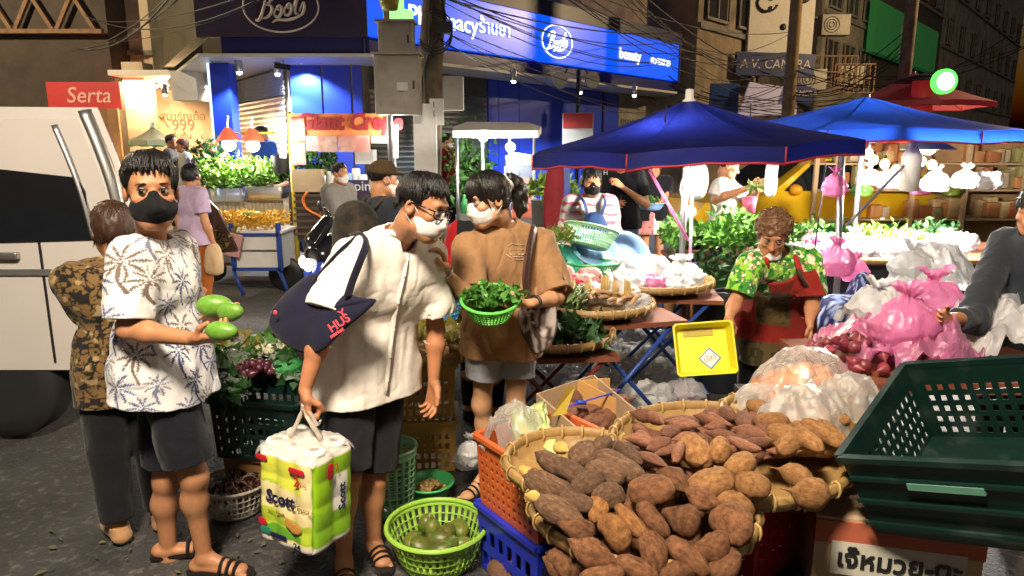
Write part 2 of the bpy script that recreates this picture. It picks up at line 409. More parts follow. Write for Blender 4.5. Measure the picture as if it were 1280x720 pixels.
def slab(mb, p0, p1, z0, z1, th, inn=None, off=0.):
    """upright panel between two ground points, thickness th towards inn"""
    a, b = V3(p0[:2]+(0,)) if not hasattr(p0, 'shape') else p0*(1, 1, 0), V3(p1[:2]+(0,)) if not hasattr(p1, 'shape') else p1*(1, 1, 0); d = unit(b-a); n = V3((-d[1], d[0], 0)) if inn is None else V3(inn); a = a+n*off; b = b+n*off
    V = [a, b, b+n*th, a+n*th]; V = [v+ZU*z0 for v in V]+[v+ZU*z1 for v in V]; mb.add(V, [(3, 2, 1, 0), (4, 5, 6, 7), (0, 1, 5, 4), (1, 2, 6, 5), (2, 3, 7, 6), (3, 0, 4, 7)]); return mb
def shutter(mb, p0, p1, z0, z1, pitch=.1, amp=.02):
    a, b = V3(p0), V3(p1); d = unit(b-a); n = V3((-d[1], d[0], 0)); k = int((z1-z0)/pitch)*4
    mb.grid(lambda U, V: (a+(b-a)*U[..., None]+ZU*(z0+(z1-z0)*V[..., None])-n*(amp*np.abs(np.sin(V*(z1-z0)/pitch*PI)))[..., None]), 1, k)
fA, fB, fC, fL = V3((-5.23, 12, 0)), V3((-2.39, 12, 0)), V3((4.54, 19.6, 0)), V3((-9.04, 18.1, 0)); dR = unit(fC-fB); nR = V3((-dR[1], dR[0], 0)); dL = unit(fL-fA); nL = V3((dL[1], -dL[0], 0))*-1; nL = V3((.848, .53, 0))
w0, w1, w2 = V3((-6.19, 16, 0)), V3((-4.14, 13.2, 0)), V3((-2.757, 13.2, 0)); w3 = w2+dR*3.56; w4 = w2+dR*8.3; w5 = w2+dR*11.2
b = thing('pharmacy', 'corner pharmacy with a plum front fascia and a long glowing blue sign', 'shop', (0, 12, 0)); O = (0, 12, 0)
m = MB(); slab(m, fA, fB, 3.6, 5.6, .2, (0, 1, 0)); m.build('front_fascia', plum, b, off=O)
m = MB(); slab(m, fA+V3((.35, .12, 0)), fB+V3((0, .12, 0)), 3.34, 3.597, .2, (0, 1, 0)); slab(m, fB+nR*.12, fC+nR*.12, 3.34, 3.617, .2, nR); m.build('fascia_beam', mat('deep_blue_beam', (.008, .012, .11), .35), b, off=O)
m = MB(); slab(m, fB, fC, 3.62, 4.55, .25, nR); m.build('lit_fascia', mat('lit_blue_panel', (.004, .03, .2), .3, 0, emis=(.001, .085, .85), es=1.0), b, off=O)
m = MB(); slab(m, fB-nR*.03, fC-nR*.03, 4.55, 4.85, .3, nR); slab(m, fC, fC+dR*.08, 3.55, 4.85, .28, nR, -.03); m.build('fascia_frame', navy, b, off=O)
m = MB(); slab(m, fA-V3((.003, 0, 0)), fL, 3.6, 5.6, .2, nL); m.build('side_sign', mat('grey_green_sign', (.07, .075, .06), .5, .4, 2, col2=(.12, .1, .06), ms=2.5, mix=.55), b, off=O)
# soffit and the covered walkway
m = MB(); pol = [fA, fB, fC, w5, w2, w1, w0, V3((-6.9, 19, 0)), fL]; k = len(pol); V = [q+ZU*3.28 for q in pol]+[q+ZU*3.335 for q in pol]; m.add(V, [tuple(range(k))[::-1], tuple(range(k, 2*k))]+[(i, (i+1) % k, k+(i+1) % k, k+i) for i in range(k)]); m.build('soffit', mat('white_soffit', (.6, .58, .55), .4, .08, 2), b, off=O)
m = MB(); slab(m, w0, w1, .35, 12, .25); slab(m, w1, w2, .35, 12, .25); slab(m, w2, w5, .35, 12, .25); m.build('wall', tan, b, off=O)
m = MB(); q = [fA+V3((.2, .3, 0)), fB+V3((0, .3, 0)), fC+nR*.3, w5+nR, w2+V3((0, 2, 0)), w1+V3((0, 2, 0)), w0+V3((1, 2, 0)), V3((-6.6, 17, 0))]; k = len(q); V = [a for a in q]+[a+ZU*.345 for a in q]; m.add(V, [tuple(range(k, 2*k))]+[(i, (i+1) % k, k+(i+1) % k, k+i) for i in range(k)]); struct(m.build('pavement', conc))
for i, (s0, s1) in enumerate(((.06, .62), (.66, 1.16), (1.2, 1.42))):
    m = MB(); slab(m, w1+V3((s0, -.04, 0)), w1+V3((min(s1, 1.37), -.04, 0)), .36, 3.27, .035, (0, 1, 0)); m.build('blue_panel', blue, b, off=O)
m = MB(); shutter(m, w0-V3((.05, .04, 0)), w1-V3((.05, .04, 0)), .36, 2.75); m.build('shutter', mat('pale_shutter', (.42, .41, .38), .4, .12, 6, metal=.35), b, True, off=O)
m = MB(); shutter(m, w2+dR*.1-nR*.05, w3-dR*.35-nR*.05, .36, 2.9); m.build('shutter', galvd, b, True, off=O)
m = MB(); sl = w2+dR*.1-nR*.06; L_ = 3.1
for i in range(44):
    for j in range(4): m.tube([sl+dR*(i*L_/44)+ZU*(2.92+j*.09), sl+dR*((i+1)*L_/44)+ZU*(2.92+(j+1)*.09)], .012, 4); m.tube([sl+dR*(i*L_/44)+ZU*(2.92+(j+1)*.09), sl+dR*((i+1)*L_/44)+ZU*(2.92+j*.09)], .012, 4)
stuff(m.build('shutter_lattice', galvd, b, off=O))
m = MB(); slw = w0-V3((.06, .05, 0)); dd = (w1-w0)/34
for i in range(34):
    for j in range(4): m.tube([slw+dd*i+ZU*(2.77+j*.11), slw+dd*(i+1)+ZU*(2.77+(j+1)*.11)], .014, 4); m.tube([slw+dd*i+ZU*(2.77+(j+1)*.11), slw+dd*(i+1)+ZU*(2.77+j*.11)], .014, 4)
stuff(m.build('shutter_lattice', MATS['pale_shutter'], b, off=O))
for t0, t1 in ((3.25, 3.56), (3.58, 4.25), (4.27, 8.3)):
    m = MB(); slab(m, w2+dR*t0, w2+dR*t1, .36, 3.27, .05, nR, -.07); m.build('blue_panel', blue, b, off=O)
m = MB(); slab(m, w2+dR*7.55, w2+dR*7.62, .36, 3.27, .03, nR, -.11); m.build('panel_joint', navy, b, off=O)
m = MB(); slab(m, w2+dR*8.36, w2+dR*11, .36, 3.2, .05, nR, -.05); m.build('grey_shopfront', greyf, b, off=O)
m = MB()
for i in range(22): m.tube([w2+dR*(8.45+i*.11)-nR*.08+ZU*1.6, w2+dR*(8.45+i*.11)-nR*.08+ZU*2.6], .015, 4)
stuff(m.build('window_bars', blk, b, off=O))
cx = V3((-5.2, 12.9, 0))
m = MB(); m.box(cx+ZU*1.82, (.34, .34, 2.9)); m.build('corner_column', blue, b, off=O); m = MB(); m.box(cx+V3((-.21, -.06, 1.82)), (.06, .1, 2.9)); m.build('light_strip', mat('light_strip_glow', (.6, .75, .8), .4, 0, emis=(.5, .85, 1), es=1.5), b, off=O)
m = MB(); m.box(V3((-6.45, 14.3, 3.0)), (.5, .5, .55)); m.build('downstand', wht, b, off=O)
# lettering: script emblem in an oval ring, and the words along the fascia
STROKES = [  # B o o t s and the underline swash, hand drawn
    [(0, .05), (.05, .0), (.13, .07), (.2, .3), (.26, .62)], [(.02, .5), (.1, .62), (.25, .7), (.4, .66), (.42, .52), (.33, .42), (.2, .38)], [(.24, .38), (.4, .34), (.42, .18), (.3, .06), (.14, .05)],
    [(.58, .3), (.5, .2), (.53, .06), (.64, .06), (.7, .2), (.65, .31), (.57, .29), (.6, .22), (.74, .24)], [(.84, .32), (.76, .22), (.79, .08), (.9, .08), (.96, .22), (.91, .33), (.83, .31), (.86, .24), (1., .26)],
    [(1.0, .26), (1.08, .5), (1.14, .66), (1.06, .3), (1.06, .1), (1.14, .08)], [(.97, .46), (1.25, .52)], [(1.16, .12), (1.26, .34), (1.3, .18), (1.24, .04), (1.12, .02)], [(.45, -.08), (.6, -.03), (.85, -.06), (1.1, -.02), (1.3, .06)]]
def emblem(parent, o, ex, ey, w, m, off, ring=True):
    """script word in an oval ring, drawn in the plane ex, ey at o"""
    ex, ey = V3(ex), V3(ey); n = np.cross(ex, ey); f = lambda x, y: V3(o)+ex*((x-.66)*w/1.62)+ey*((y-.3+.0*x)*w/1.62)
    mb = MB(); b2 = MB()
    for s in STROKES:
        p = spline([f(x+.12*(y-.3), y+.1*(x-.66)) for x, y in s], 6); k = len(p); th = .03*w
        mb.tube(p, [th*(.45+.55*math.sin(PI*(i+.6)/(k+.2))) for i in range(k)], 6, flat=.9)
    if ring: b2.tube([V3(o)+ex*(.62*w*math.cos(a))+ey*(.40*w*math.sin(a)+.0) for a in np.linspace(0, 2*PI, 49)[:-1]], .016*w, 6, closed=True); b2.build('emblem_ring', m, parent, True, off=off)
    mb.build('emblem_lettering', m, parent, True, off=off)
dull = mat('unlit_sign_letters', (.62, .52, .45), .5, .1)
emblem(b, V3(P(351, 8, 11.97)), (1, 0, 0), (0, 0, 1), 1.0, dull, O)
def onfas(u, v):  # point on the lit fascia plane
    r_ = ray(u, v); c = V3((0, 0, CAMZ)); r_ = V3(r_); n = nR; q0 = fB-nR*.02; return c+r_*(((q0-c) @ n)/(r_ @ n))
rotR = math.atan2(dR[1], dR[0])
emblem(b, onfas(697, 52), dR, (0, 0, 1), .84, white_lit, O)
for s, u, v, sz in (('Pharmacy', 556, 26, .44), ('ร้านยา', 619, 36, .36), ('beauty', 788, 69, .36), ('ความงาม', 826, 77, .27)):
    text('sign_lettering', s, sz, white_lit, b, onfas(u, v)-V3(O), (PI/2, 0, rotR), .02, bold=.002)
m = MB(); gx = onfas(498, 18); m.box(gx, (.2, .06, .62), Euler((0, 0, rotR)).to_matrix()); m.box(gx-nR*.001, (.6, .062, .2), Euler((0, 0, rotR)).to_matrix()); m.build('green_cross', mat('green_cross_glow', (.1, .6, .1), .4, 0, emis=(.25, 1, .2), es=1.6), b, off=O)
# spot lamps under the soffit
lampm = mat('lamp_glow', (1, 1, 1), .5, 0, emis=(1, .9, .75), es=14); coldm = mat('cold_lamp_glow', (1, 1, 1), .5, 0, emis=(.9, .96, 1), es=14)
for i, (u, v, Y, e, warm) in enumerate(((376, 76, 12.9, 26, 0), (347, 92, 12.7, 14, 0), (299, 90, 12.5, 14, 0), (283, 103, 13.4, 18, 1), (258, 108, 14.5, 18, 1), (206, 118, 16, 22, 1), (642, 101, 13.9, 20, 0), (725, 115, 15.4, 20, 0), (793, 119, 16.9, 16, 0))):
    q = P(u, v, Y); l = tag(thing('spot_lamp', '', 'lamp', q), ('small cylinder lamp '+['before the flat blue panels', 'beside the security camera', 'above the pale shutter', 'by the blue corner column', 'on the white downstand', 'nearest the alley poster'][i]+' under the pharmacy canopy' if i < 6 else ['left', 'middle', 'right'][i-6]+' one of the three bulb lamps hanging below the glowing blue sign'), 'lamp', 'lamps under the pharmacy canopy' if i < 6 else 'bulbs below the blue sign')
    m = MB(); m.lathe([(.055, 0), (.065, .02), (.065, .2), (.05, .22), (.012, .225), (.012, max(.3, 3.28-q.z))], 12); m.build('housing', steel, l, angle=40); m = MB(); m.lathe([(0, -.05), (.04, -.035), (.05, 0), (.0, .001)], 12); m.build('lamp_glass', lampm if warm else coldm, l, True)
    lamp('SPOT', (0, 0, -.08), e*15, (1, .72, .42) if warm else (.85, .92, 1), .05, (0, 0, 0), l, 130)
for u in (701, 741):
    l = thing('horn_speaker', 'pale round horn speaker on the '+('left' if u == 701 else 'right')+' of the dark pole below the blue sign', 'speaker', P(u, 100, 14.6)); m = MB(); m.lathe([(.16, 0), (.17, .02), (.15, .05), (.06, .12), (.05, .25), (0, .26)], 20, M=Euler((-PI/2, 0, .4)).to_matrix()); m.build('horn', mat('grey_horn', (.4, .4, .38), .5), l, angle=40); m = MB(); m.beam((0, .15, 0), (.15 if u == 701 else -.15, .2, .25), .03); m.build('bracket', blk, l)
t = thing('sign_pole', 'dark slim pole carrying a red and white notice by the blue wall', 'pole', V3((P(722, 150, 14.4).x, 14.4, .34))); m = MB(); m.tube([(0, 0, 0), (0, 0, 3.0)], .04, 10); m.build('pole', blk, t, True); m = MB(); m.box((0, -.07, 1.78), (.62, .03, .75)); m.build('notice_board', wht, t); m = MB(); m.box((0, -.088, 2.0), (.6, .008, .3)); m.build('notice_header', mat('notice_red', (.5, .03, .03), .5), t)
l = thing('security_camera', 'dark security camera on a bracket under the pharmacy canopy', 'camera', P(354, 82, 12.4)); m = MB(); m.beam((-.12, 0, 0), (.12, -.1, -.04), .09); m.build('camera_housing', blk, l); m = MB(); m.tube([(0, 0, .04), (0, .05, .35)], .015, 6); m.build('bracket', steel, l)

# ---- alley on the left, lit warm
a = thing('alley_shop', 'cream shopfront with a 999 poster glowing in the side alley', 'shop', (-8, 18, 0)); O = (-8, 18, 0)
def quadwall(mb, pts, th): q = [V3(P(*p)) for p in pts]; n = unit(np.cross(q[1]-q[0], q[2]-q[0])); k = len(q); mb.add(q+[p+n*th for p in q], [tuple(range(k)), tuple(range(k, 2*k))[::-1]]+[(i, k+i, k+(i+1) % k, (i+1) % k) for i in range(k)])
m = MB(); x0, x1 = P(180, 160, 19).x, P(292, 160, 19).x; m.box(((x0+x1)/2, 19.2, 1.9), (x1-x0, .2, 3.8)); m.build('poster_wall', cream, a, off=O)
m = MB(); xc = P(174, 160, 17).x; m.box((xc, 17.2, 1.9), (.5, .5, 3.8)); m.build('column', cream, a, off=O)
m = MB(); xa, xb = P(165, 110, 17).x, P(268, 110, 17).x; m.box(((xa+xb)/2, 17.6, 3.5), (xb-xa+.4, 2.4, .12)); m.build('canopy', wht, a, off=O)
red_p = mat('poster_red', (.5, .16, .12), .6); text('poster_lettering', '999', .42, red_p, a, P(229, 157, 19.08)-Vector(O), (PI/2, 0, 0)); text('poster_lettering', 'สมาร์ทเด้อ', .3, mat('poster_brown', (.35, .2, .1), .6), a, P(228, 146, 19.08)-Vector(O), (PI/2, 0, 0)); text('poster_lettering', 'เริ่มต้น', .22, red_p, a, P(226, 170, 19.08)-Vector(O), (PI/2, 0, 0))
m = MB(); m.tube(spline([P(x, y, 19.05) for x, y in ((178, 152), (190, 143), (203, 148), (210, 158))]), .015, 5); m.build('poster_drawing', MATS['poster_brown'], a, True, off=O)
for x in (206, 240): m = MB(); q = P(x, 113, 17); m.lathe([(.0, -.04), (.07, -.03), (.08, .08), (0, .1)], 12, q); m.build('canopy_lamp', lampm, a, True, off=O)
lamp('AREA', (P(215, 110, 17).x, 17.3, 3.38), 1900, (1, .66, .32), (2.2, 1.4), (0, 0, 0), name='canopy_light')
n_ = thing('corner_building', 'pale plastered building rising beside the alley', 'building', (-12, 19, 0)); m = MB(); xr = P(188, 60, 18.4).x; xl = P(135, 60, 18.4).x; m.box(((xl+xr)/2, 20, 8.0), (xr-xl, 3, 9)); m.build('wall', cream, n_, off=(-12, 19, 0))
for v in (55, 85): m = MB(); q = P(147, v, 18.4); m.box(q+Vector((0, 0, 0)), (.35, .3, .9)); m.build('shutter_box', blk, n_, off=(-12, 19, 0))
for k in range(3): m = MB(); m.box(((xl+xr)/2, 18.45, 4.2+k*2.1), (xr-xl+.1, .14, .12)); m.build('ledge', conc, n_, off=(-12, 19, 0))
n_ = thing('dark_house', 'dark old building with a rusty lattice balcony at the far left', 'building', (-13.5, 17, 0)); Oh = (-13.5, 17, 0); xr = P(134, 60, 17.5).x
m = MB(); m.box((xr-4, 18.6, 6), (8, 2, 12)); m.build('wall', darkb, n_, off=Oh); rust = mat('rusty_iron', (.2, .12, .07), .8, .4, 6, .2)
for i in range(6): m = MB(); x = xr-.2-i*1.0; m.beam((x, 17.4, 4.6), (x-.9, 17.4, 6.2), .09); m.beam((x-.9, 17.4, 4.6), (x, 17.4, 6.2), .09); m.build('lattice_brace', rust, n_, off=Oh)
for z in (4.55, 6.25, 6.6): m = MB(); m.box((xr-3.2, 17.38, z), (6.4, .12, .1)); m.build('rail', rust, n_, off=Oh)
for i in range(3): m = MB(); m.box((xr-1.2-i*2.4, 17.55, 8.4), (1.4, .1, 1.6)); w_ = m.build('window', mat('dim_window', (.02, .02, .022), .15), n_, off=Oh)
s_ = thing('red_shop_sign', 'red shop sign with pale lettering at the far left', 'sign', P(118, 120, 16.6)); m = MB(); m.box((-.2, 0, 0), (1.7, .15, .62)); m.build('sign_box', mat('red_sign', (.42, .03, .03), .5, .1, emis=(.4, .02, .02), es=.25), s_); text('sign_lettering', 'Serta', .5, mat('pink_letters', (.75, .5, .45), .5), s_, (-.1, -.08, 0), (PI/2, 0, 0), shear=.2)
t_ = thing('timber_hoarding', 'orange-brown timber hoarding below the red shop sign', 'hoarding', P(120, 180, 16.4)*1.0); t_.location.z = 0
for i in range(9): m = MB(); m.box((-1.6+i*.26, .02*(i % 2), 1.35), (.25, .05, 2.7)); m.build('board', mat('orange_timber', (.32, .17, .08), .7, .3, 5, .2, rnd=.25), t_)

# ---- buildings along the street to the right
def facade(name, label, t0, t1, z1, m, depth=3., back=.0, floors=(), winw=1.2, wm=None, z0=0, cols=3):
    p0, p1 = fC+dR*t0+nR*back, fC+dR*t1+nR*back; o = thing(name, label, 'building', (p0+p1)/2); off = (p0+p1)/2; mb = MB(); slab(mb, p0, p1, z0, z1, depth, nR); mb.build('wall', m, o, off=off); L = t1-t0
    for z in floors:
        mb = MB(); slab(mb, p0-nR*.003, p1-nR*.003, z-.35, z-.2, .12, nR, -.1); mb.build('ledge', conc, o, off=off)
        for k in range(cols):
            c = t0+(k+.5)*L/cols; w = min(winw, L/cols*.7); mb = MB(); slab(mb, fC+dR*(c-w/2)+nR*back, fC+dR*(c+w/2)+nR*back, z, z+1.35, .06, nR, -.07); wo = mb.build('window', wm or MATS['dim_window'], o, off=off)
            mb = MB(); a_ = fC+dR*(c-w/2-.06)+nR*back; b_ = fC+dR*(c+w/2+.06)+nR*back
            slab(mb, a_, b_, z-.08, z, .08, nR, -.12); slab(mb, a_, b_, z+1.35, z+1.43, .08, nR, -.12)
            for e in (a_, b_, fC+dR*(c-.03)+nR*back): slab(mb, e, e+dR*.06, z, z+1.35, .05, nR, -.115)
            mb.build('window_frame', conc, wo, off=off)
    return o, off
facade('brick_building', 'tan brick building rising just beyond the blue sign', .6, 4.6, 13, tan, floors=(5.4, 8.2), cols=2, back=-.2)
facade('grey_building', 'dark building carrying a white billboard and a camera shop sign', 4.62, 10.8, 14, darkb, floors=(5.2,), cols=3, back=.1)
facade('weathered_building', 'weathered grey building with stacked air conditioners', 10.82, 17, 13, greyf, floors=(4.6, 7.2), cols=3)
facade('far_building', 'dark building above the green shop sign', 17.02, 30, 15, darkb, floors=(9.5,), cols=4)
facade('end_building', 'grey building with black balconies at the right end of the street', 30.02, 60, 16, greyf, floors=(5, 8, 11), cols=8)
bb = thing('billboard', 'white billboard with bold black lettering fixed to the dark building', 'billboard', P(976, 30, 22.2)); m = MB(); m.box((0, 0, .4), (2.25, .12, 3.2), Euler((0, 0, .25)).to_matrix()); m.build('board', mat('billboard_white', (.5, .47, .42), .6, .12), bb)
for i, (x, z, r0) in enumerate(((-.55, .55, .3), (.1, .95, .26), (.62, .8, .22))): m = MB(); m.tube([(x+r0*math.cos(a), -.14+x*.25, z+r0*.8*math.sin(a)) for a in np.linspace(.5, 6, 18)], .075, 6, flat=.5); m.build('bold_letter', blk, bb, True)
for x, z in ((.05, -.1), (.4, -.1)): m = MB(); m.ell((x, -.09+x*.25, z), (.1, .05, .1)); m.build('dot', blk, bb, True)
text('billboard_lettering', 'α', .4, blk, bb, (.72, .08, -.95), (PI/2, 0, .25))
s_ = thing('camera_shop_sign', 'dark blue sign with pale camera shop lettering under the billboard', 'sign', P(968, 81, 21.4)); m = MB(); m.box((0, 0, 0), (2.42, .16, .66), Euler((0, .02, .1)).to_matrix()); m.build('sign_box', mat('dusk_blue_sign', (.008, .018, .12), .5, .1), s_); text('sign_lettering', 'A.V. CAMERA', .37, mat('pale_letters', (.55, .5, .48), .5), s_, (0, -.09, 0), (PI/2, 0.0, .1), shear=.1)
s_ = thing('awning_banner', 'slanted white and blue shop banner below the camera sign', 'banner', P(958, 122, 20.5)); m = MB(); m.prism([(-.85, -.5), (.9, -.5), (.9, .25), (-.55, .42)], .08, Euler((PI/2, 0, .1)).to_matrix()); m.build('white_panel', mat('lilac_white', (.55, .5, .62), .6, .1, emis=(.6, .5, .7), es=.12), s_); m = MB(); m.box((-1.25, .12, -.05), (.95, .08, .9)); m.build('blue_panel', mat('teal_blue', (.01, .05, .2), .5), s_); m = MB(); m.box((.95, -.1, .1), (.75, .04, .5), Euler((0, .3, .1)).to_matrix()); m.build('name_plate', MATS['dusk_blue_sign'], s_); text('sign_lettering', 'CAMERA', .22, MATS['pale_letters'], s_, (.98, -.13, .1), (PI/2, -.0, .1), shear=.2)
s_ = thing('green_shop_sign', 'long green shop sign high on the right of the street', 'sign', fC+dR*19); q0, q1 = fC+dR*15.6-nR*.5, fC+dR*27-nR*.5; m = MB(); slab(m, q0, q1, 5.9, 8.0, .3, nR); m.build('sign_box', mat('green_sign', (.03, .2, .06), .5, .15, 1, emis=(.02, .2, .05), es=.15), s_, off=fC+dR*19); text('sign_lettering', 'พันธุ์ไม้', .95, MATS['pale_letters'], s_, V3(q0*.55+q1*.45)-nR*.03+ZU*7.2-(fC+dR*19), (PI/2, 0, rotR)); text('sign_lettering', 'และเมล็ด', .8, MATS['pale_letters'], s_, V3(q0*.55+q1*.45)-nR*.03+ZU*6.3-(fC+dR*19), (PI/2, 0, rotR))
def aircon(u, v, Y, lab): o = thing('air_conditioner', lab, 'air conditioner', P(u, v, Y)); m = MB(); m.rbox((0, 0, 0), (.95, .4, .65), .04); m.build('casing', mat('aged_casing', (.35, .32, .27), .6, .2), o, angle=40); m = MB(); [m.tube([(-.15+r_*math.cos(a), -.21, r_*math.sin(a)) for a in np.linspace(0, 2*PI, 17)[:-1]], .012, 4, closed=True) for r_ in (.08, .16, .25)]; m.build('fan_grille', blk, o, True)
aircon(1042, 32, 24, 'aged air conditioner beside the white billboard'); aircon(1012, 100, 23, 'aged air conditioner near the camera shop sign'); aircon(1060, 95, 25, 'aged air conditioner below the green sign')
for i, (u, v, w, h_) in enumerate(((1040, 90, 1.6, 1.0), (1068, 98, 1.3, .9))): o = thing('window_cage', ('wider' if i == 0 else 'smaller')+' rusty window cage on the weathered building', 'window cage', P(u, v, 23.4)); m = MB(); [m.box((x, 0, 0), (.04, .04, h_)) for x in np.linspace(-w/2, w/2, 9)]; [m.box((0, -.01, z), (w, .04, .04)) for z in (-h_/2, 0, h_/2)]; m.build('bars', rust, o)

# ---- poles, meter boxes, overhead cables
t = thing('utility_pole', 'tall weathered utility pole wrapped in cables', 'utility pole', V3((P(533, 200, 8.5).x, 8.5, 0))); wood = mat('weathered_pole', (.2, .15, .1), .9, .3, 6, .5, 30, col2=(.1, .075, .05), ms=5); px0 = V3(t.location)
m = MB(); m.tube([V3(P(533, 300, 8.5))*(1, 1, 0)-px0, V3(P(537, 100, 8.5))-px0, V3(P(545, -40, 8.5))-px0], [.17, .15, .13], 14); m.build('pole', wood, t, True)
m = MB(); q = V3(P(532, 190, 8.28))-px0; m.box(q, (.27, .03, 1.1)); m.build('white_plate', wht, t); text('pole_number', '1\n1', .1, blk, t, V3(P(547, 137, 8.28))-px0+V3((-.04, -.035, 0)), (PI/2, 0, 0)); m = MB(); m.box(V3(P(546, 140, 8.3))-px0, (.16, .03, .3)); m.build('number_plate', wht, t)
m = MB(); m.beam(V3(P(555, 42, 8.3))-px0, V3(P(555, 28, 8.3))-px0, .11, .16); m.build('cable_closure', blk, t); m = MB(); m.tube(spline([V3(P(x, y, 8.3))-px0 for x, y in ((552, 0), (556, 25), (549, 45), (538, 65), (531, 90), (533, 130), (529, 170), (528, 205))]), .022, 6); m.tube(spline([V3(P(x, y, 8.32))-px0 for x, y in ((538, 0), (536, 60), (527, 110), (526, 205))]), .015, 6); m.build('cable_run', blk, t, True)
m = MB()
for k in range(3): m.tube(spline([V3(P(543+22*math.cos(a)*1.0, 36+k*4+24*math.sin(a), 8.28))-px0 for a in np.linspace(-2.2+k*.3, 2.6, 12)]), .009, 5)
m.build('cable_coil', blk, t, True)
boxm = mat('meter_box_grey', (.42, .38, .32), .55, .15, 5, col2=(.3, .25, .18), ms=4, mix=.66)
t = thing('meter_post', 'slim post carrying two grey electric boxes beside the utility pole', 'post', V3((P(489, 200, 8.2).x, 8.2, 0))); px0 = V3(t.location); m = MB(); m.tube([(0, 0, 0), (0, 0, 4.6)], .035, 8); m.build('post', steel, t, True)
for (u, v, w, h_), nm in (((496, 51, .38, .36), 'upper_box'), ((498, 107, .5, .64), 'lower_box')):
    q = V3(P(u, v, 8.05))-px0; m = MB(); m.rbox(q, (w, .22, h_), .015); bx = m.build('electric_box', boxm, t, angle=30); m = MB(); m.rbox(q+V3((.01, -.118, -.01)), (w-.05, .014, h_-.05), .01); m.build('box_door', boxm, bx, angle=30); m = MB(); m.box(q+V3((w*.38, -.13, 0)), (.02, .02, .09)); m.build('latch', blk, bx)
    m = MB(); m.box(q+V3((0, .0, h_/2+.012)), (w+.05, .3, .025)); m.build('rain_cap', boxm, bx)
m = MB(); m.box(V3(P(503, 108, 7.9))-px0, (.12, .006, .09)); m.build('warning_label', wht, t)
m = MB(); m.lathe([(0, 0), (.09, 0), (.11, .1), (.02, .14)], 12, V3(P(487, 12, 8.0))-px0); m.build('flood_lamp', mat('yellow_lamp', (.4, .35, .05), .4), t, True)
m = MB(); m.box(V3(P(562, 117, 8.8))-V3((0, 0, 0)), (.34, .18, .4)); tag(m.build('wall_box', boxm), 'small grey box mounted behind the utility pole', 'box')
t = tag(MB().lathe([(.17, 0), (.14, 4), (.12, 10)], 12, V3((P(985, 140, 17).x, 17, 0))).build('timber_pole', mat('yellowed_pole', (.3, .2, .09), .9, .3, 5, .4), None, True), 'yellowish timber pole in front of the white billboard', 'utility pole')
t = tag(MB().lathe([(.16, 0), (.13, 4), (.11, 10)], 12, V3((P(1130, 100, 16).x, 16, 0))).build('timber_pole', wood, None, True), 'brown timber pole crowded with cables near the green sign', 'utility pole')
rng = np.random.default_rng(11); cab = []
def cable(a, b, sag, r=.014):
    a, b = V3(a), V3(b); m = MB(); m.tube([a*(1-t)+b*t-ZU*(4*sag*t*(1-t)) for t in np.linspace(0, 1, 22)], r, 5); o = m.build('cable', blk, None, True); tag(o, 'black overhead cable sagging between the poles', 'cable', 'overhead cables across the street')
for (u0, v0, Y0, u1, v1, Y1, sg, n) in ((545, -6, 8.5, 850, 60, 18, .3, 6), (556, 40, 8.4, 880, 132, 18, .5, 5), (700, -20, 10, 985, 60, 17, .5, 6), (760, -30, 11, 990, 105, 17, .5, 6), (985, 112, 17, 1130, 60, 16, .5, 6), (985, 75, 17, 1290, 40, 15, .6, 4), (840, 96, 18, 985, 118, 17, .35, 6), (880, 120, 18, 1070, 128, 18, .2, 8), (240, -30, 9, 95, 60, 12, .2, 3), (330, -10, 9, 110, 40, 14, .3, 3)):
    for k in range(n): cable(P(u0+rng.uniform(-6, 6), v0+rng.uniform(-14, 14), Y0), P(u1+rng.uniform(-8, 8), v1+rng.uniform(-22, 22), Y1), sg*rng.uniform(.5, 1.6), rng.uniform(.006, .012))

# ---- street lamps outside the picture: market key light, then two added to brighten buildings
def street_lamp(x, y, h, ax, ay, e, col, label, r=.12):
    o = thing('street_lamp', label, 'street lamp', (x, y, 0)); m = MB(); m.lathe([(.09, 0), (.075, 2), (.055, h)], 12); m.build('pole', steel, o, True); m = MB(); m.tube(spline([(0, 0, h-.05), (ax*.4, ay*.4, h+.25), (ax, ay, h+.2)]), .035, 8); m.build('arm', steel, o, True)
    m = MB(); m.rbox((ax, ay, h+.2), (.5, .24, .12), .05); hd_ = m.build('lamp_head', galv, o, angle=40); m = MB(); m.rbox((ax, ay, h+.125), (.4, .18, .03), .03); m.build('lamp_glass', mat('street_lamp_glow', (1, 1, 1), .5, 0, emis=(1, .75, .45), es=12), hd_, angle=40)
    lamp('SPOT', (ax, ay, h+.06), e, col, r, (0, 0, 0), o, 165, name='street_light', blend=.3) if h < 6 else lamp('POINT', (ax, ay, h+.02), e, col, r, None, o, name='street_light')
street_lamp(-2.6, -1.6, 4.4, 1.9, 1.6, 1750, (1, .85, .66), 'street lamp arching over the near left side of the market', .4)
street_lamp(-13.5, 10.5, 6.8, 1.2, .8, 2200, (1, .76, .45), 'added fill lamp on a street pole, unseen off to the left')  # no lamp known here; added to lift the upper left buildings
street_lamp(16.5, 14.5, 7, -1.5, 2, 3000, (1, .7, .36), 'added unseen fill lamp on a street pole across the road')  # unseen pole lamp put in so the right-hand facades are not black
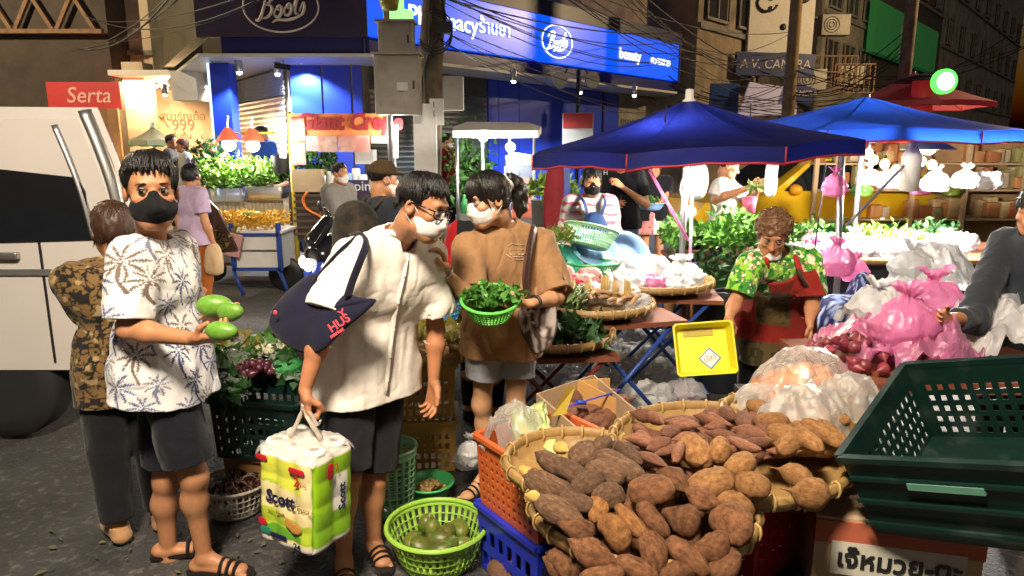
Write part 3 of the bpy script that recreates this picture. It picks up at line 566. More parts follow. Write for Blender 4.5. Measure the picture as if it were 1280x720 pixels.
# ------------------------------------------------------------ stalls, parasols and vehicles in the middle distance
def leaves(mb, P0, n, size, seed=0, up=.3, aspect=2.2, col=None, droop=.25):
    """n small folded leaf blades scattered by P0(rng)->point"""
    rng = np.random.default_rng(seed)
    for i in range(n):
        c = V3(P0(rng)); d = unit(rng.normal(0, 1, 3)+(0, 0, up)); w = unit(np.cross(d, rng.normal(0, 1, 3))); nn = np.cross(d, w); L = size*rng.uniform(.6, 1.3); W_ = L/aspect
        V = [c, c+d*L*.45+w*W_*.5+nn*L*.08, c+d*L-nn*L*droop, c+d*L*.45-w*W_*.5+nn*L*.08, c+d*L*.5]
        mb.add(V, [(0, 1, 4), (1, 2, 4), (0, 4, 3), (4, 2, 3)], col)
    return mb
def inbox(lo, hi): lo, hi = V3(lo), V3(hi); return lambda r: lo+(hi-lo)*r.random(3)
def indome(c, r): c, r = V3(c), V3(r); return lambda g: c+r*unit(g.normal(0, 1, 3)*(1, 1, 1))*(.55+.5*g.random())*(1, 1, 1)*np.array((1, 1, 1)) if True else 0
G1 = mat('leaf_green', (.05, .15, .02), .5, .35, 9, rnd=.1); G2 = mat('dark_leaf', (.02, .07, .018), .5, .35, 9); G3 = mat('lime_leaf', (.16, .26, .03), .5, .3, 9); YF = mat('marigold_petals', (.6, .33, .02), .6, .3, 12)
bamboo = mat('bamboo_strip', (.32, .195, .07), .5, .25, 30, .2, 80, col2=(.3, .18, .06), ms=18, mix=.6)
red_p2 = mat('red_plastic', (.35, .012, .015), .35, .12, 6, col2=(.2, .01, .01), ms=6, mix=.7); pinkf = plastic_film('pink_film', (.88, .3, .58), .42, .3); whitef = plastic_film('white_film', (.85, .85, .87), .18, .35); clearf = plastic_film('clear_film', (.85, .86, .88), .36, .2)
def nylon(name, col):
    m = bpy.data.materials.new(name); m.use_nodes = True; t = m.node_tree; t.nodes.clear(); N = t.nodes.new; L = t.links.new; o = N('ShaderNodeOutputMaterial'); d = N('ShaderNodeBsdfPrincipled'); tl = N('ShaderNodeBsdfTranslucent'); mx = N('ShaderNodeMixShader')
    tc = N('ShaderNodeTexCoord'); n = N('ShaderNodeTexNoise'); n.inputs['Scale'].default_value = 3; n.inputs['Detail'].default_value = 5; L(tc.outputs['Object'], n.inputs[0]); bp = N('ShaderNodeBump'); bp.inputs['Strength'].default_value = .35; bp.inputs['Distance'].default_value = .05; L(n.outputs[0], bp.inputs['Height'])
    d.inputs['Base Color'].default_value = (*col, 1); d.inputs['Roughness'].default_value = .42; L(bp.outputs[0], d.inputs['Normal']); tl.inputs[0].default_value = (*[min(1, c*1.6) for c in col], 1); mx.inputs[0].default_value = .5; L(d.outputs[0], mx.inputs[1]); L(tl.outputs[0], mx.inputs[2]); L(mx.outputs[0], o.inputs['Surface']); return m
def parasol(label, c, zp, zr, Rr, n, rot, tilt, cm, trim, polez=0, val=.1, finial=True):
    o = thing('market_parasol', label, 'parasol', (c[0], c[1], 0)); pk = V3((0, 0, zp)); cor = []
    for i in range(n): a = rot+2*PI*i/n; x, y = Rr*math.cos(a), Rr*math.sin(a); cor.append(V3((x, y, zr+tilt[0]*x+tilt[1]*y)))
    m = MB(); ed = []
    for i in range(n):
        a, b = cor[i], cor[(i+1) % n]; K, J_ = 8, 6; V = []
        for k in range(K+1):
            for j in range(J_+1):
                s = j/J_; e = a*(1-s)+b*s-V3((0, 0, 0)); p = pk*(1-k/K)+e*(k/K); sag = .045*math.sin(PI*k/K)*(1-.55*math.sin(PI*s))+.06*math.sin(PI*s)*(k/K)**2*-.35; V.append(p-ZU*sag)
        m.add(V, [(k*(J_+1)+j, (k+1)*(J_+1)+j, (k+1)*(J_+1)+j+1, k*(J_+1)+j+1) for k in range(K) for j in range(J_)])
    m.build('canopy', cm, o, True); m = MB(); vt = MB()
    for i in range(n):
        a, b = cor[i], cor[(i+1) % n]; q = [a*(1-s)+b*s+ZU*.021*math.sin(PI*s) for s in np.linspace(0, 1, 7)]; lo = [p*(1.0, 1.0, 1)-ZU*(val*(1+.06*math.sin(9*i+3*k))) for k, p in enumerate(q)]
        m.add(q+lo, [(k, k+1, 7+k+1, 7+k) for k in range(6)]); vt.tube(lo, .008, 5); 
        vt.tube([a, a-ZU*val], .006, 5)
    m.build('valance', cm, o, True); vt.build('red_trim', trim, o, True)
    for i in range(n): m = MB(); m.tube([pk-ZU*.03, pk*.5+cor[i]*.5-ZU*.09, cor[i]*.985-ZU*.035], .009, 5); m.build('rib', steel, o, True); m = MB(); m.tube([(0, 0, zr-.12), cor[i]*.5+pk*.5-ZU*.1], .007, 5); m.build('stretcher', steel, o, True)
    m = MB(); m.lathe([(.024, polez), (.024, zp+.02)], 12); m.build('pole', steel, o, True)
    if finial: m = MB(); m.lathe([(.0, zp+.075), (.03, zp+.07), (.034, zp), (.05, zp-.01), (.05, zp-.03)], 12); m.build('finial', wht, o, True)
    return o
navyN = nylon('navy_nylon', (.002, .0035, .04)); blueN = nylon('royal_blue_nylon', (.003, .016, .13)); redtrim = mat('red_piping', (.4, .02, .03), .5)
c1 = P(858, 200, 5.35); parasol('big navy parasol with red piping and a white finial over the middle stall', c1, 2.13, 1.78, 1.22, 8, R(14), (.05, .02), navyN, redtrim)
c2 = P(1076, 200, 7.1); parasol('royal blue parasol behind the navy one over the right stall', c2, 2.28, 1.93, 1.5, 8, R(8), (-.01, .02), blueN, redtrim, finial=False)
c3 = P(1140, 120, 15); parasol('pink and green parasol beyond the blue one on the far right', c3, 3.35, 2.7, 1.5, 6, R(20), (0, 0), nylon('faded_pink', (.5, .1, .14)), redtrim, finial=False)
g_ = thing('glow_sign', 'round green and white glowing sign at the right above the parasols', 'sign', P(1180, 102, 13)); m = MB(); m.lathe([(.0, -.05), (.22, -.05), (.22, .05), (0, .05)], 28, M=Euler((PI/2, 0, 0)).to_matrix()); m.build('green_rim', mat('green_glow', (.1, .6, .1), .4, 0, emis=(.1, 1, .1), es=1.8), g_, angle=40); m = MB(); m.lathe([(.0, -.06), (.16, -.06), (.16, .06), (0, .06)], 28, M=Euler((PI/2, 0, 0)).to_matrix()); m.build('white_disc', white_lit, g_, angle=40)
o = thing('lantern_hat', 'flat dark conical lamp shade on a red post at the far right', 'lamp', P(1155, 100, 14)); m = MB(); m.lathe([(.05, .12), (.55, .0), (.55, -.03), (.05, .0)], 20); m.build('lamp_shade', blk, o, True); m = MB(); m.lathe([(.2, -.7), (.2, -.02)], 12); m.build('post', MATS['red_sign'], o, True)
def bulb(loc, e, col, lab, grp=None, r=.045, cord=.35, mt=None):
    o = tag(thing('hanging_bulb', lab, 'bulb', loc), lab, 'bulb', grp); m = MB(); m.ell((0, 0, 0), (r, r, r*1.15), 14, 10); m.build('bulb_glass', mt or mat('bulb_glow', (1, 1, 1), .5, 0, emis=(1, .92, .78), es=25), o, True); m = MB(); m.lathe([(.02, r), (.02, r+.06)], 8); m.tube([(0, 0, r+.06), (0, 0, cord)], .005, 5); m.build('socket', blk, o, True); lamp('POINT', (0, 0, -.0), e, col, .05, None, o); return o
bulb((c1.x-.25, c1.y-.35, 1.72), 650, (1, .9, .76), 'bright bulb hung inside the navy parasol')
bulb((c1.x+.55, c1.y+.25, 1.76), 520, (1, .92, .8), 'second bulb hung inside the navy parasol on its far side')
q = P(1160, 186, 6.3); o = tag(thing('hanging_bulb', '', 'bulb', q), 'glaring white lamp with a wide shade under the blue parasol', 'bulb'); m = MB(); m.lathe([(.05, .1), (.22, .0), (.225, -.01), (.05, .08)], 18); m.build('lamp_shade', wht, o, True); m = MB(); m.ell((0, 0, .01), (.07, .07, .06), 12, 8); m.build('bulb_glass', mat('glare_glow', (1, 1, 1), .5, 0, emis=(1, .97, .92), es=40), o, True); lamp('POINT', (0, 0, -.06), 1150, (1, .93, .82), .07, None, o)
bulb(P(1085, 192, 7.0), 550, (1, .9, .76), 'white bulb hung near the pole of the blue parasol')
bulb((1.05, 2.35, 2.62), 110, (1, .86, .66), 'added unseen fill bulb on a wire above the root trays', cord=1.4)  # added above the frame as fill light from the right
# guy ropes and the prop pole of the navy parasol
for (a, b_, l, mm) in ((P(812, 213, 4.6), P(860, 300, 5.2), 'pink cord tied from the navy parasol to its pole', pinkf), (P(866, 215, 5.2), P(860, 395, 5.1), 'pale pink strut lashed beside the navy parasol pole', mat('pink_strut', (.5, .25, .4), .5))):
    m = MB(); m.tube([a, b_], .012, 6); tag(m.build('tie_rod', mm, None, True), l, 'cord')
m = MB()
for k in range(5): m.tube([V3((c1.x+.035*math.cos(a), c1.y+.035*math.sin(a), .86+k*.01)) for a in np.linspace(0, 2*PI, 9)[:-1]], .008, 5, closed=True)
for dx, dz in ((-.09, -.05), (.1, .02), (-.06, -.16)): m.tube(spline([(c1.x, c1.y-.03, .87), (c1.x+dx*.6, c1.y-.06, .88+dz*.3), (c1.x+dx, c1.y-.05, .87+dz)]), .008, 5)
tag(m.build('blue_tie', mat('blue_raffia', (.02, .05, .4), .5), None, True), 'blue raffia tie knotted round the navy parasol pole', 'string')
m = MB(); q0, q1 = P(1052, 182, 5.6), P(1047, 345, 5.6); m.tube([q0, q1, V3(q1)*(1, 1, 0)], .026, 10); tag(m.build('tent_pole', steel, None, True), 'steel tent pole hung with pink bags at the right stall', 'pole')
m = MB(); q0, q1 = P(1132, 205, 6.0), P(1058, 282, 5.6); m.tube([q0, q1], .012, 6); tag(m.build('prop_rod', steel, None, True), 'thin steel rod leaning against the tent pole', 'rod'); m = MB(); m.tube([P(1032, 205, 5.9), P(1016, 330, 5.7)], .007, 5); tag(m.build('guy_line', blk, None, True), 'taut black cord beside the hanging pink bag', 'cord')
# ---- bags as things: knotted carrier bags with flared ears
def knot_bag(c, r, m, label, seed=0, group=None, tall=1.2, ears=True, wr=.16, name='carrier_bag', cat='bag', sub=1):
    """soft knotted bag: crumpled lower body, gathered neck and loose ears; c is the bottom centre"""
    rng = np.random.default_rng(seed); mb = MB(); nu, nv = 40, 22; c = V3(c)
    def fn(U, V):
        a = U*2*PI; t = V; rad = np.interp(t, [0, .12, .45, .7, .82, .9, 1.0] if ears else [0, .12, .45, .75, .9, .97, 1], [.05, .75, 1., .62, .16, .1, .42] if ears else [.05, .75, 1., .8, .45, .2, .02]); z = np.interp(t, [0, .12, .45, .7, .82, .9, 1], [0, .04, .5, .85, 1., 1.08, 1.3] if ears else [0, .04, .5, .86, .97, 1, 1.01])*r*tall
        p = np.stack([np.cos(a)*rad*r, np.sin(a)*rad*r*.8, z], -1); q = p/r*1.7+seed*3.3; cr = ridged(q, 2.2, 3, seed); ple = np.sin(a*11+3*vnoise(q, 2, seed))*np.interp(t, [.5, .8, 1], [0, .05, .12])*r
        d = (cr-.5)*wr*r*np.interp(t, [0, .2, .8, 1], [.3, 1, .5, 1]); p[..., 0] += np.cos(a)*(d+ple); p[..., 1] += np.sin(a)*(d+ple); p[..., 2] += .08*r*vnoise(q, 3, seed+2)*np.interp(t, [0, .2, 1], [0, 1, 2.5]); return p+c
    mb.grid(fn, nu, nv, True); o = mb.build(name, m, None, True, off=None); tag(o, label, cat, group); o.data.set_sharp_from_angle(angle=R(55)); return o
def heap_film(poly, z0, h, m, label, seed=0, wr=.05, name='plastic_sheet', cat='bag', n=34):
    """a spread, crumpled film lying over goods: poly = (cx, cy, rx, ry, rot)"""
    cx_, cy_, rx, ry, ro = poly; mb = MB()
    def fn(U, V):
        a = U*2*PI; r = V*(1+.13*np.sin(a*3+seed)+.08*np.sin(a*7+2*seed)); x, y = np.cos(a)*r, np.sin(a)*r; z = h*np.clip(1-r*r, 0, 1)**.6; q = np.stack([x*rx*10, y*ry*10, z*6+seed], -1); cr = ridged(q+.5*np.stack([vnoise(q, 1.3, 1), vnoise(q, 1.3, 2), vnoise(q, 1.3, 3)], -1), .9, 3, seed)
        z = z+wr*(cr-.45)*(.4+V)+.02*(1-V); X = x*rx; Y = y*ry; return np.stack([cx_+X*math.cos(ro)-Y*math.sin(ro), cy_+X*math.sin(ro)+Y*math.cos(ro), z0+np.maximum(z, .002)], -1)
    mb.grid(fn, n*2, n, True); o = mb.build(name, m, None, True); o.data.set_sharp_from_angle(angle=R(65)); return tag(o, label, cat)
q = P(1055, 400, 5.45); knot_bag(P(1043, 345, 5.4)-Vector((0, 0, .0)), .16, pinkf, 'large pink carrier bag hanging from the tent pole above the blue bag', 2, tall=1.5); knot_bag(P(1067, 352, 5.55), .12, pinkf, 'narrow pink bag hanging just right of the large pink one', 5, tall=1.5)
knot_bag(P(1042, 246, 5.55), .105, pinkf, 'small pink bag tied high on the tent pole', 9, tall=1.7)
o = P(1058, 392, 5.3); m = MB(); cushion(m, smooth_poly([V3(o)+V3((x, 0, z)) for x, z in ((-.22, -.16), (-.2, .12), (0, .17), (.05, .31), (.13, .32), (.14, .1), (.2, -.15), (0, -.18))]), (0, -1, 0), .1, wr=.015); bl = lambda V: V
def flower_bag(mb):
    V = np.concatenate(mb.V); C = np.tile(hexc('#101b55'), (len(V), 1)); n = np.abs(vnoise(V, 30, 4)); C[n < .12] = hexc('#b8c4e8'); C[vnoise(V, 26, 8) > .5] = hexc('#8fa5dd'); mb.C = [C]
m = MB(); cushion(m, smooth_poly([V3(o)+V3((x, 0, z)) for x, z in ((-.22, -.16), (-.2, .12), (0, .17), (.05, .31), (.13, .32), (.14, .1), (.2, -.15), (0, -.18))], 6), (0, -1, 0), .1, 12, wr=.015); flower_bag(m); tag(m.build('shopping_bag', mat('flower_print', rough=.6, var=.05, attr=True), None, True, col=True), 'blue shopping bag with white flower print below the pink bags', 'bag')
# ---- middle table under the navy parasol
def tray(c, r, label, depth=.07, th=.018, tilt=(0, 0), group=None, m=None):
    """round woven bamboo tray: bowl of crossing strips, thick double rim with bindings"""
    o = thing('bamboo_tray', label, 'tray', c, 0, group, rot=(tilt[0], tilt[1], 0)); mb = MB()
    def fn(U, V):
        a = U*2*PI; q = np.clip(V*1.0, 0, 1); rr = r*np.interp(q, [0, .8, 1], [0.001, .9, 1.0]); z = depth*np.interp(q, [0, .6, .85, 1], [0, .08, .4, 1]); x, y = np.cos(a)*rr, np.sin(a)*rr; w = .0022*np.sign(np.sin(x*150)*np.sin(y*150)); return np.stack([x, y, z+w], -1)
    mb.grid(fn, 56, 14, True); mb.build('woven_bowl', bamboo, o, True)
    mb = MB(); mb.grid(lambda U, V: np.stack([np.cos(U*2*PI)*(r+.006+.012*np.cos(V*2*PI)), np.sin(U*2*PI)*(r+.006+.012*np.cos(V*2*PI)), depth+.002+.024*np.sin(V*2*PI)], -1), 64, 8, True); mb.build('rim', bamboo, o, True)
    n = int(2*PI*r/.085); mb = MB(); a = 0; mb.tube([(r+.006+.0165*math.cos(q), 0, depth+.002+.0285*math.sin(q)) for q in np.linspace(0, 2*PI, 9)[:-1]], .006, 4, closed=True, flat=.7); me = mb.mesh('binding', mat('rattan_binding', (.42, .28, .1), .5, .2, 30), True)
    for k in range(n): b_ = link('binding', me, o); b_.rotation_euler = (0, 0, 2*PI*k/n+.05*math.sin(k*7.))
    return o
def folding_table(c, w, d, h, label, m, rz=0):
    o = thing('folding_table', label, 'table', c, rz); mb = MB(); mb.box((0, 0, h-.015), (w, d, .03)); mb.build('tabletop', mat('red_brown_board', (.2, .06, .03), .6, .2), o)
    for y in (-d/2+.05, d/2-.05):
        for s in (-1, 1): mb = MB(); mb.tube([(s*w*.42, y, 0), (-s*w*.38, y+.02*s, h-.03)], .014, 8); mb.build('leg', m, o, True)
    for s in (-1, 1): mb = MB(); mb.tube([(s*w*.42, -d/2+.05, .04), (s*w*.42, d/2-.05, .04)], .012, 8); mb.build('cross_bar', m, o, True)
    return o
tq = G(770, 385, .78); folding_table((tq.x, tq.y+.12, 0), .75, .6, .72, 'folding table on crossed blue legs under the front vegetable tray', bl_frame, .25)
tq2 = G(835, 362, .8); folding_table((tq2.x, tq2.y+.25, 0), .8, .6, .74, 'folding table on crossed blue legs under the tray of white bags', bl_frame, -.1)
T1 = V3((tq.x-.12, tq.y+.1, .735)); tray(T1, .36, 'bamboo tray of beans and greens on the front folding table', .06)
T2 = V3((tq2.x-.05, tq2.y+.28, .755)); tray(T2, .42, 'bamboo tray heaped with white plastic bags under the parasol', .06)
T0 = V3(P(690, 425, 4.0)); T0[2] = .62; tray(T0, .36, 'low bamboo tray partly hidden behind the brown bag', .06)
folding_table((T0[0], T0[1], 0), .7, .55, .6, 'dark red folding table behind the brown shoulder bag', mat('dark_red_steel', (.14, .015, .02), .4, .2), .1)
for i, (T, x, y, r, mm, l) in enumerate(((T2, -.27, -.02, .15, whitef, 'puffed white bag at the left of the parasol tray'), (T2, -.03, .08, .2, whitef, 'biggest white bag in the middle of the parasol tray'), (T2, .2, -.02, .18, whitef, 'tall white bag nearest the parasol pole'), (T2, -.05, -.22, .11, pinkf, 'small pink bag at the front of the parasol tray'), (T2, .14, -.24, .12, whitef, 'crumpled white bag at the front rim of the parasol tray'), (T2, -.22, -.25, .13, whitef, 'low white bag beside the small pink one'), (T1, .16, .16, .16, whitef, 'white bag at the back of the front vegetable tray'), (T1, .26, -.04, .1, clearf, 'clear bag of greens at the right end of the front tray'), (T1, -.05, .2, .15, whitef, 'white bag under the slotted green baskets'))): knot_bag(T+V3((x, y, .02)), r, mm, l, 20+i, tall=.95, ears=i % 2 == 0, wr=.2)
# beans, lemongrass and bundles on the front tray
rng = np.random.default_rng(4); bean = MB()
for k in range(60): a = rng.uniform(-.3, .3); p = T1+V3((rng.uniform(-.3, -.08), rng.uniform(-.2, .12), .07+rng.uniform(0, .09))); d = V3((math.cos(a+1.9)*.16, -math.sin(a+1.9)*.16, -.03)); bean.tube([p-d*.5, p+V3((.01, 0, .012)), p+d*.5], .006, 5)
stuff(bean.build('long_beans', mat('bean_green', (.13, .2, .06), .5, .3, 20), None, True))['label'] = 'pale green long beans on the front tray'
for k in range(9): m = MB(); p = T1+V3((rng.uniform(-.25, .2), rng.uniform(-.2, .1), .07)); [m.tube([p+V3((.012*math.cos(q), .012*math.sin(q), 0)), p+V3((.012*math.cos(q), .012*math.sin(q)+.02, .1+.05*rng.random())), ], .007, 5) for q in np.linspace(0, 6.28, 7)[:-1]]; m.tube([p+V3((.026*math.cos(q), .026*math.sin(q)+.01, .05)) for q in np.linspace(0, 6.28, 9)[:-1]], .004, 4, closed=True); tag(m.build('lemongrass_bundle', mat('straw_stalk', (.45, .3, .1), .6, .3, 20), None, True), 'upright bundle of straw-coloured stalks on the front tray', 'vegetables', 'stalk bundles on the front tray')
for k in range(26): m = MB(); p = T1+V3((rng.uniform(-.1, .25), rng.uniform(-.18, .22), .075+rng.uniform(0, .05))); d = unit((rng.normal(), rng.normal(), .2))*.06; m.tube(spline([p-d, p+V3((0, 0, .015)), p+d], 3), [.004]+[.013]*(len(spline([p-d, p, p+d], 3))-2)+[.003], 6); tag(m.build('turmeric_root', mat('pale_root', (.5, .3, .17), .6, .3, 20, .3, 60, rnd=.3), None, True), 'small knobbly pinkish root on the front tray', 'vegetable', 'small roots on the front tray')
for i, (u, v, Y, l) in enumerate(((700, 350, 4.6, 'red and white packet leaning behind the beans'), (722, 362, 4.5, 'red checked packet beside the green basket'), (735, 352, 4.7, 'pink patterned packet under the green basket'))): m = MB(); q = V3(P(u, v, Y)); cushion(m, smooth_poly([q+V3((x, .03*x, z)) for x, z in ((-.09, -.08), (-.07, .08), (.08, .09), (.09, -.07))], 4), (.1, -1, .4), .035, 5, wr=.01, seed=i); tag(m.build('snack_packet', mat('packet_pink', (.6, .35, .33), .4, .1, 5, col2=(.5, .03, .06), ms=22, mix=.56, sharp=.02), None, True), l, 'packet')
# green baskets and the blue basin stacked on the far side
def basket(loc, r0, r1, h, m, label, name='basket', cat='basket', n=40, rows=5, tilt=(0, 0, 0), slot=(.3, .62), rimr=.009, group=None, sx=1, sy=1, dens=1):
    o = thing(name, label, cat, loc, 0, group, rot=tilt); us = np.cumsum([0]+[slot[0], slot[1]]*n)[:-1]; us = us/(n*(slot[0]+slot[1])); vs = [0, .06]+[x for k in range(rows) for x in (.06+(.84*(k+.85)/rows), .06+.84*(k+1)/rows)]+[1.0]; vs = np.array(vs)
    f = lambda U, V: np.stack([np.cos(U*2*PI)*(r0+(r1-r0)*V**.8)*sx, np.sin(U*2*PI)*(r0+(r1-r0)*V**.8)*sy, h*V], -1)
    mb = MB(); mb.perf(f, us, vs, lambda i, j: i % 2 == 1 and j >= 1 and j % 2 == 1 and j < len(vs)-2, .004, True); mb.build('slotted_side', m, o, True)
    mb = MB(); mb.grid(lambda U, V: np.stack([np.cos(U*2*PI)*(r1+rimr*.8*np.cos(V*2*PI))*sx, np.sin(U*2*PI)*(r1+rimr*.8*np.cos(V*2*PI))*sy, h+rimr*np.sin(V*2*PI)], -1), 56, 8, True); mb.build('rim', m, o, True)
    mb = MB(); mb.lathe([(0, .004), (r0, .004), (r0, -.002), (0, -.002)], 32); V = mb.V[-1]; V[:, 0] *= sx; V[:, 1] *= sy; mb.build('base', m, o, True); return o
gpl = mat('green_plastic', (.06, .42, .12), .35, .08, 6, spec=.5); lgpl = mat('lime_plastic', (.28, .5, .06), .35, .08, 6); ppl = mat('pale_green_plastic', (.3, .62, .36), .4, .08, 6); bpl = mat('pale_blue_plastic', (.25, .42, .7), .3, .06, 5); tpl = mat('turquoise_plastic', (.08, .5, .45), .35, .06, 5)
basket(V3(P(735, 305, 5.0))-V3((0, 0, .02)), .14, .2, .14, ppl, 'pale green slotted basket tipped up on the basket stack', tilt=(-.22, .22, 0), n=56, rows=6)
o = basket(V3(P(738, 345, 4.95)), .15, .19, .1, gpl, 'bright green slotted basket under the tipped one', n=60, rows=5, sx=1.05, sy=.8)
def basin(loc, r, h, m, label, tilt=(0, 0, 0), name='basin'):
    o = thing(name, label, 'basin', loc, 0, rot=tilt); mb = MB(); mb.lathe([(0, 0), (r*.72, 0), (r*.86, h*.4), (r*.97, h*.97), (r*1.07, h), (r*1.08, h-.008), (r*.99, h*.93), (r*.89, h*.4), (r*.74, .008), (0, .006)][::-1], 48); mb.build('bowl', m, o, True); mb = MB(); mb.tube([(r*1.075*math.cos(a), r*1.075*math.sin(a), h-.004) for a in np.linspace(0, 2*PI, 49)[:-1]], .006, 6, closed=True); mb.build('rim', m, o, True); return o
basin(V3(P(775, 328, 5.35)), .21, .1, bpl, 'large pale blue basin tipped on its side behind the green baskets', (R(58), R(40), 0)); basin(V3(P(700, 336, 5.0)), .15, .08, tpl, 'turquoise bowl at the shoulder of the brown T-shirt woman', (R(60), R(10), 0)); basin(V3(P(741, 318, 5.12)), .18, .07, bpl, 'blue basin nested behind the tipped green basket', (.6, .3, 0))
m = MB(); q = V3(P(702, 296, 4.9)); leaves(m, inbox(q+(-.08, -.08, -.04), q+(.08, .08, .04)), 220, .07, 3, .6, 5); stuff(tag(m.build('spring_onions', G3), 'pale green leaves beside the turquoise bowl', 'vegetables'))
m = MB(); leaves(m, lambda g: T0+V3((g.uniform(-.28, .28), g.uniform(-.28, .28), .06+.09*g.random())), 420, .1, 77, .3, 2); stuff(tag(m.build('leafy_greens', G2), 'dark greens filling the low tray behind the brown bag', 'vegetables'))
for i, (u, v, r, l) in enumerate(((700, 452, .2, 'big milky rubbish bag left of the crossed table legs'), (752, 446, .22, 'big milky rubbish bag right behind the crossed table legs'), (690, 486, .16, 'small milky bag behind the cardboard box'), (800, 455, .2, 'milky rubbish bag under the parasol tray'), (845, 470, .18, 'milky rubbish bag left of the yellow tray'), (728, 500, .17, 'pale rubbish bag in front of the cardboard box corner'), (768, 505, .19, 'pale rubbish bag in the middle of the cluster on the asphalt'), (818, 510, .18, 'pale rubbish bag below the yellow tray'))): knot_bag(V3(G(u, v+16, 0))+V3((0, .15, 0)), r, whitef if i % 2 else plastic_film('milky_bag_film', (.75, .76, .78), .25, .25), l, 180+i, None, 1.1, i % 2 == 0, .24, 'rubbish_bag')
# rubbish bags under the tables
for i, (u, v, r, l) in enumerate(((735, 462, .2, 'clear rubbish bag slumped under the front table'), (772, 478, .2, 'clear bag of scraps in front of the table legs'), (815, 478, .17, 'clear bag with greens inside beside the crates'), (858, 496, .17, 'clear bag holding a pink bag on the asphalt'), (830, 440, .22, 'large clear bag behind the table legs'), (790, 435, .22, 'swollen clear bag under the parasol tray'), (868, 420, .2, 'bluish clear bag by the parasol pole'), (890, 470, .14, 'small clear bag at the feet of the apron woman'), (712, 480, .16, 'clear bag squeezed behind the cardboard box'))):
    q = G(u, v+14, .0); knot_bag(V3(q)+V3((0, .1, 0)), r, clearf, l, 40+i, tall=1.05, ears=i % 3 == 0, wr=.24, name='rubbish_bag')
    if i in (2, 3, 5, 0): knot_bag(V3(q)+V3((0, .1, .015)), r*.62, pinkf if i == 3 else whitef if i == 5 else mat('scrap_greens', (.05, .09, .03), .6, .5, 14, col2=(.3, .25, .15), ms=14), ('pink bag' if i == 3 else 'bundle of scraps')+' inside the '+l.split(' ', 1)[1], 60+i, tall=.9, ears=False, name='scrap_bundle', cat='scraps')
heap_film((G(868, 520, 0).x, G(868, 520, 0).y, .2, .12, .2), .003, .02, whitef, 'flat torn white bag lying on the asphalt', 3, .03)
# ---- greens stall behind the apron woman, black tubs
q = V3(P(905, 300, 5.9))
o = thing('produce_rack', 'low rack of bright leafy greens left of the apron woman', 'rack', (q[0], q[1], 0)); m = MB(); [m.box((0, 0, z), (.95, .6, .03)) for z in (.5, .85)]; m.build('shelf', MATS['red_brown_board'], o); 
for sx in (-1, 1):
    for sy in (-1, 1): m = MB(); m.box((sx*.45, sy*.27, .43), (.03, .03, .86)); m.build('leg', bl_frame, o)
q0 = V3((q[0], q[1], .97)); m = MB(); leaves(m, lambda r: q0+(lambda x, y: V3((x, y, r.random()*.2*(.35+abs(math.sin(x*6+1)*math.cos(x*2.3))))))(r.uniform(-.5, .5), r.uniform(-.32, .3))-0*q0, 1500, .085, 5, .35, 1.9); stuff(tag(m.build('leafy_greens', mat('bright_leaf', (.1, .28, .03), .45, .35, 9)), 'heap of bright leafy greens on the rack', 'vegetables'))
m = MB(); leaves(m, lambda r: q0+V3((r.uniform(-.5, .45), r.uniform(-.36, -.2), -.16+r.uniform(-.08, .08))), 500, .09, 6, -.1, 2); stuff(tag(m.build('leafy_greens', G2), 'darker leaves drooping over the rack front', 'vegetables'))
m = MB(); r_ = np.random.default_rng(2); [m.tube([q0+V3((x, -.4, -.42+.03*r_.random())), q0+V3((x+.1, -.1, -.4))], .006, 4) for x in r_.uniform(-.55, .4, 160)]; stuff(tag(m.build('spring_onions', G1), 'bundles of green onions on the lower shelf', 'vegetables'))
for i, (u, v, Y) in enumerate(((905, 400, 5.0), (925, 392, 5.25))): m = MB(); q = V3(P(u, v, Y)); m.lathe([(0, .01), (.17, .01), (.215, q[2]+.16), (.235, q[2]+.165), (.235, q[2]+.14), (.2, .0)], 28, q*(1, 1, 0)); tag(m.build('black_tub', mat('black_tub_plastic', (.012, .014, .02), .35), None, angle=50), ('nearer' if i == 0 else 'farther')+' black plastic tub left of the apron woman', 'tub')
for i, (u, v, Y, l) in enumerate(((872, 385, 5.6, 'orange-brown crate of vegetables by the parasol pole'), (872, 350, 6.1, 'green crate under the leafy greens'))): m = MB(); q = V3(P(u, v, Y)); m.rbox(q, (.5, .35, .26), .03); tag(m.build('veg_crate', mat('amber_plastic', (.4, .17, .03), .4) if i == 0 else gpl, None, angle=30), l, 'crate')
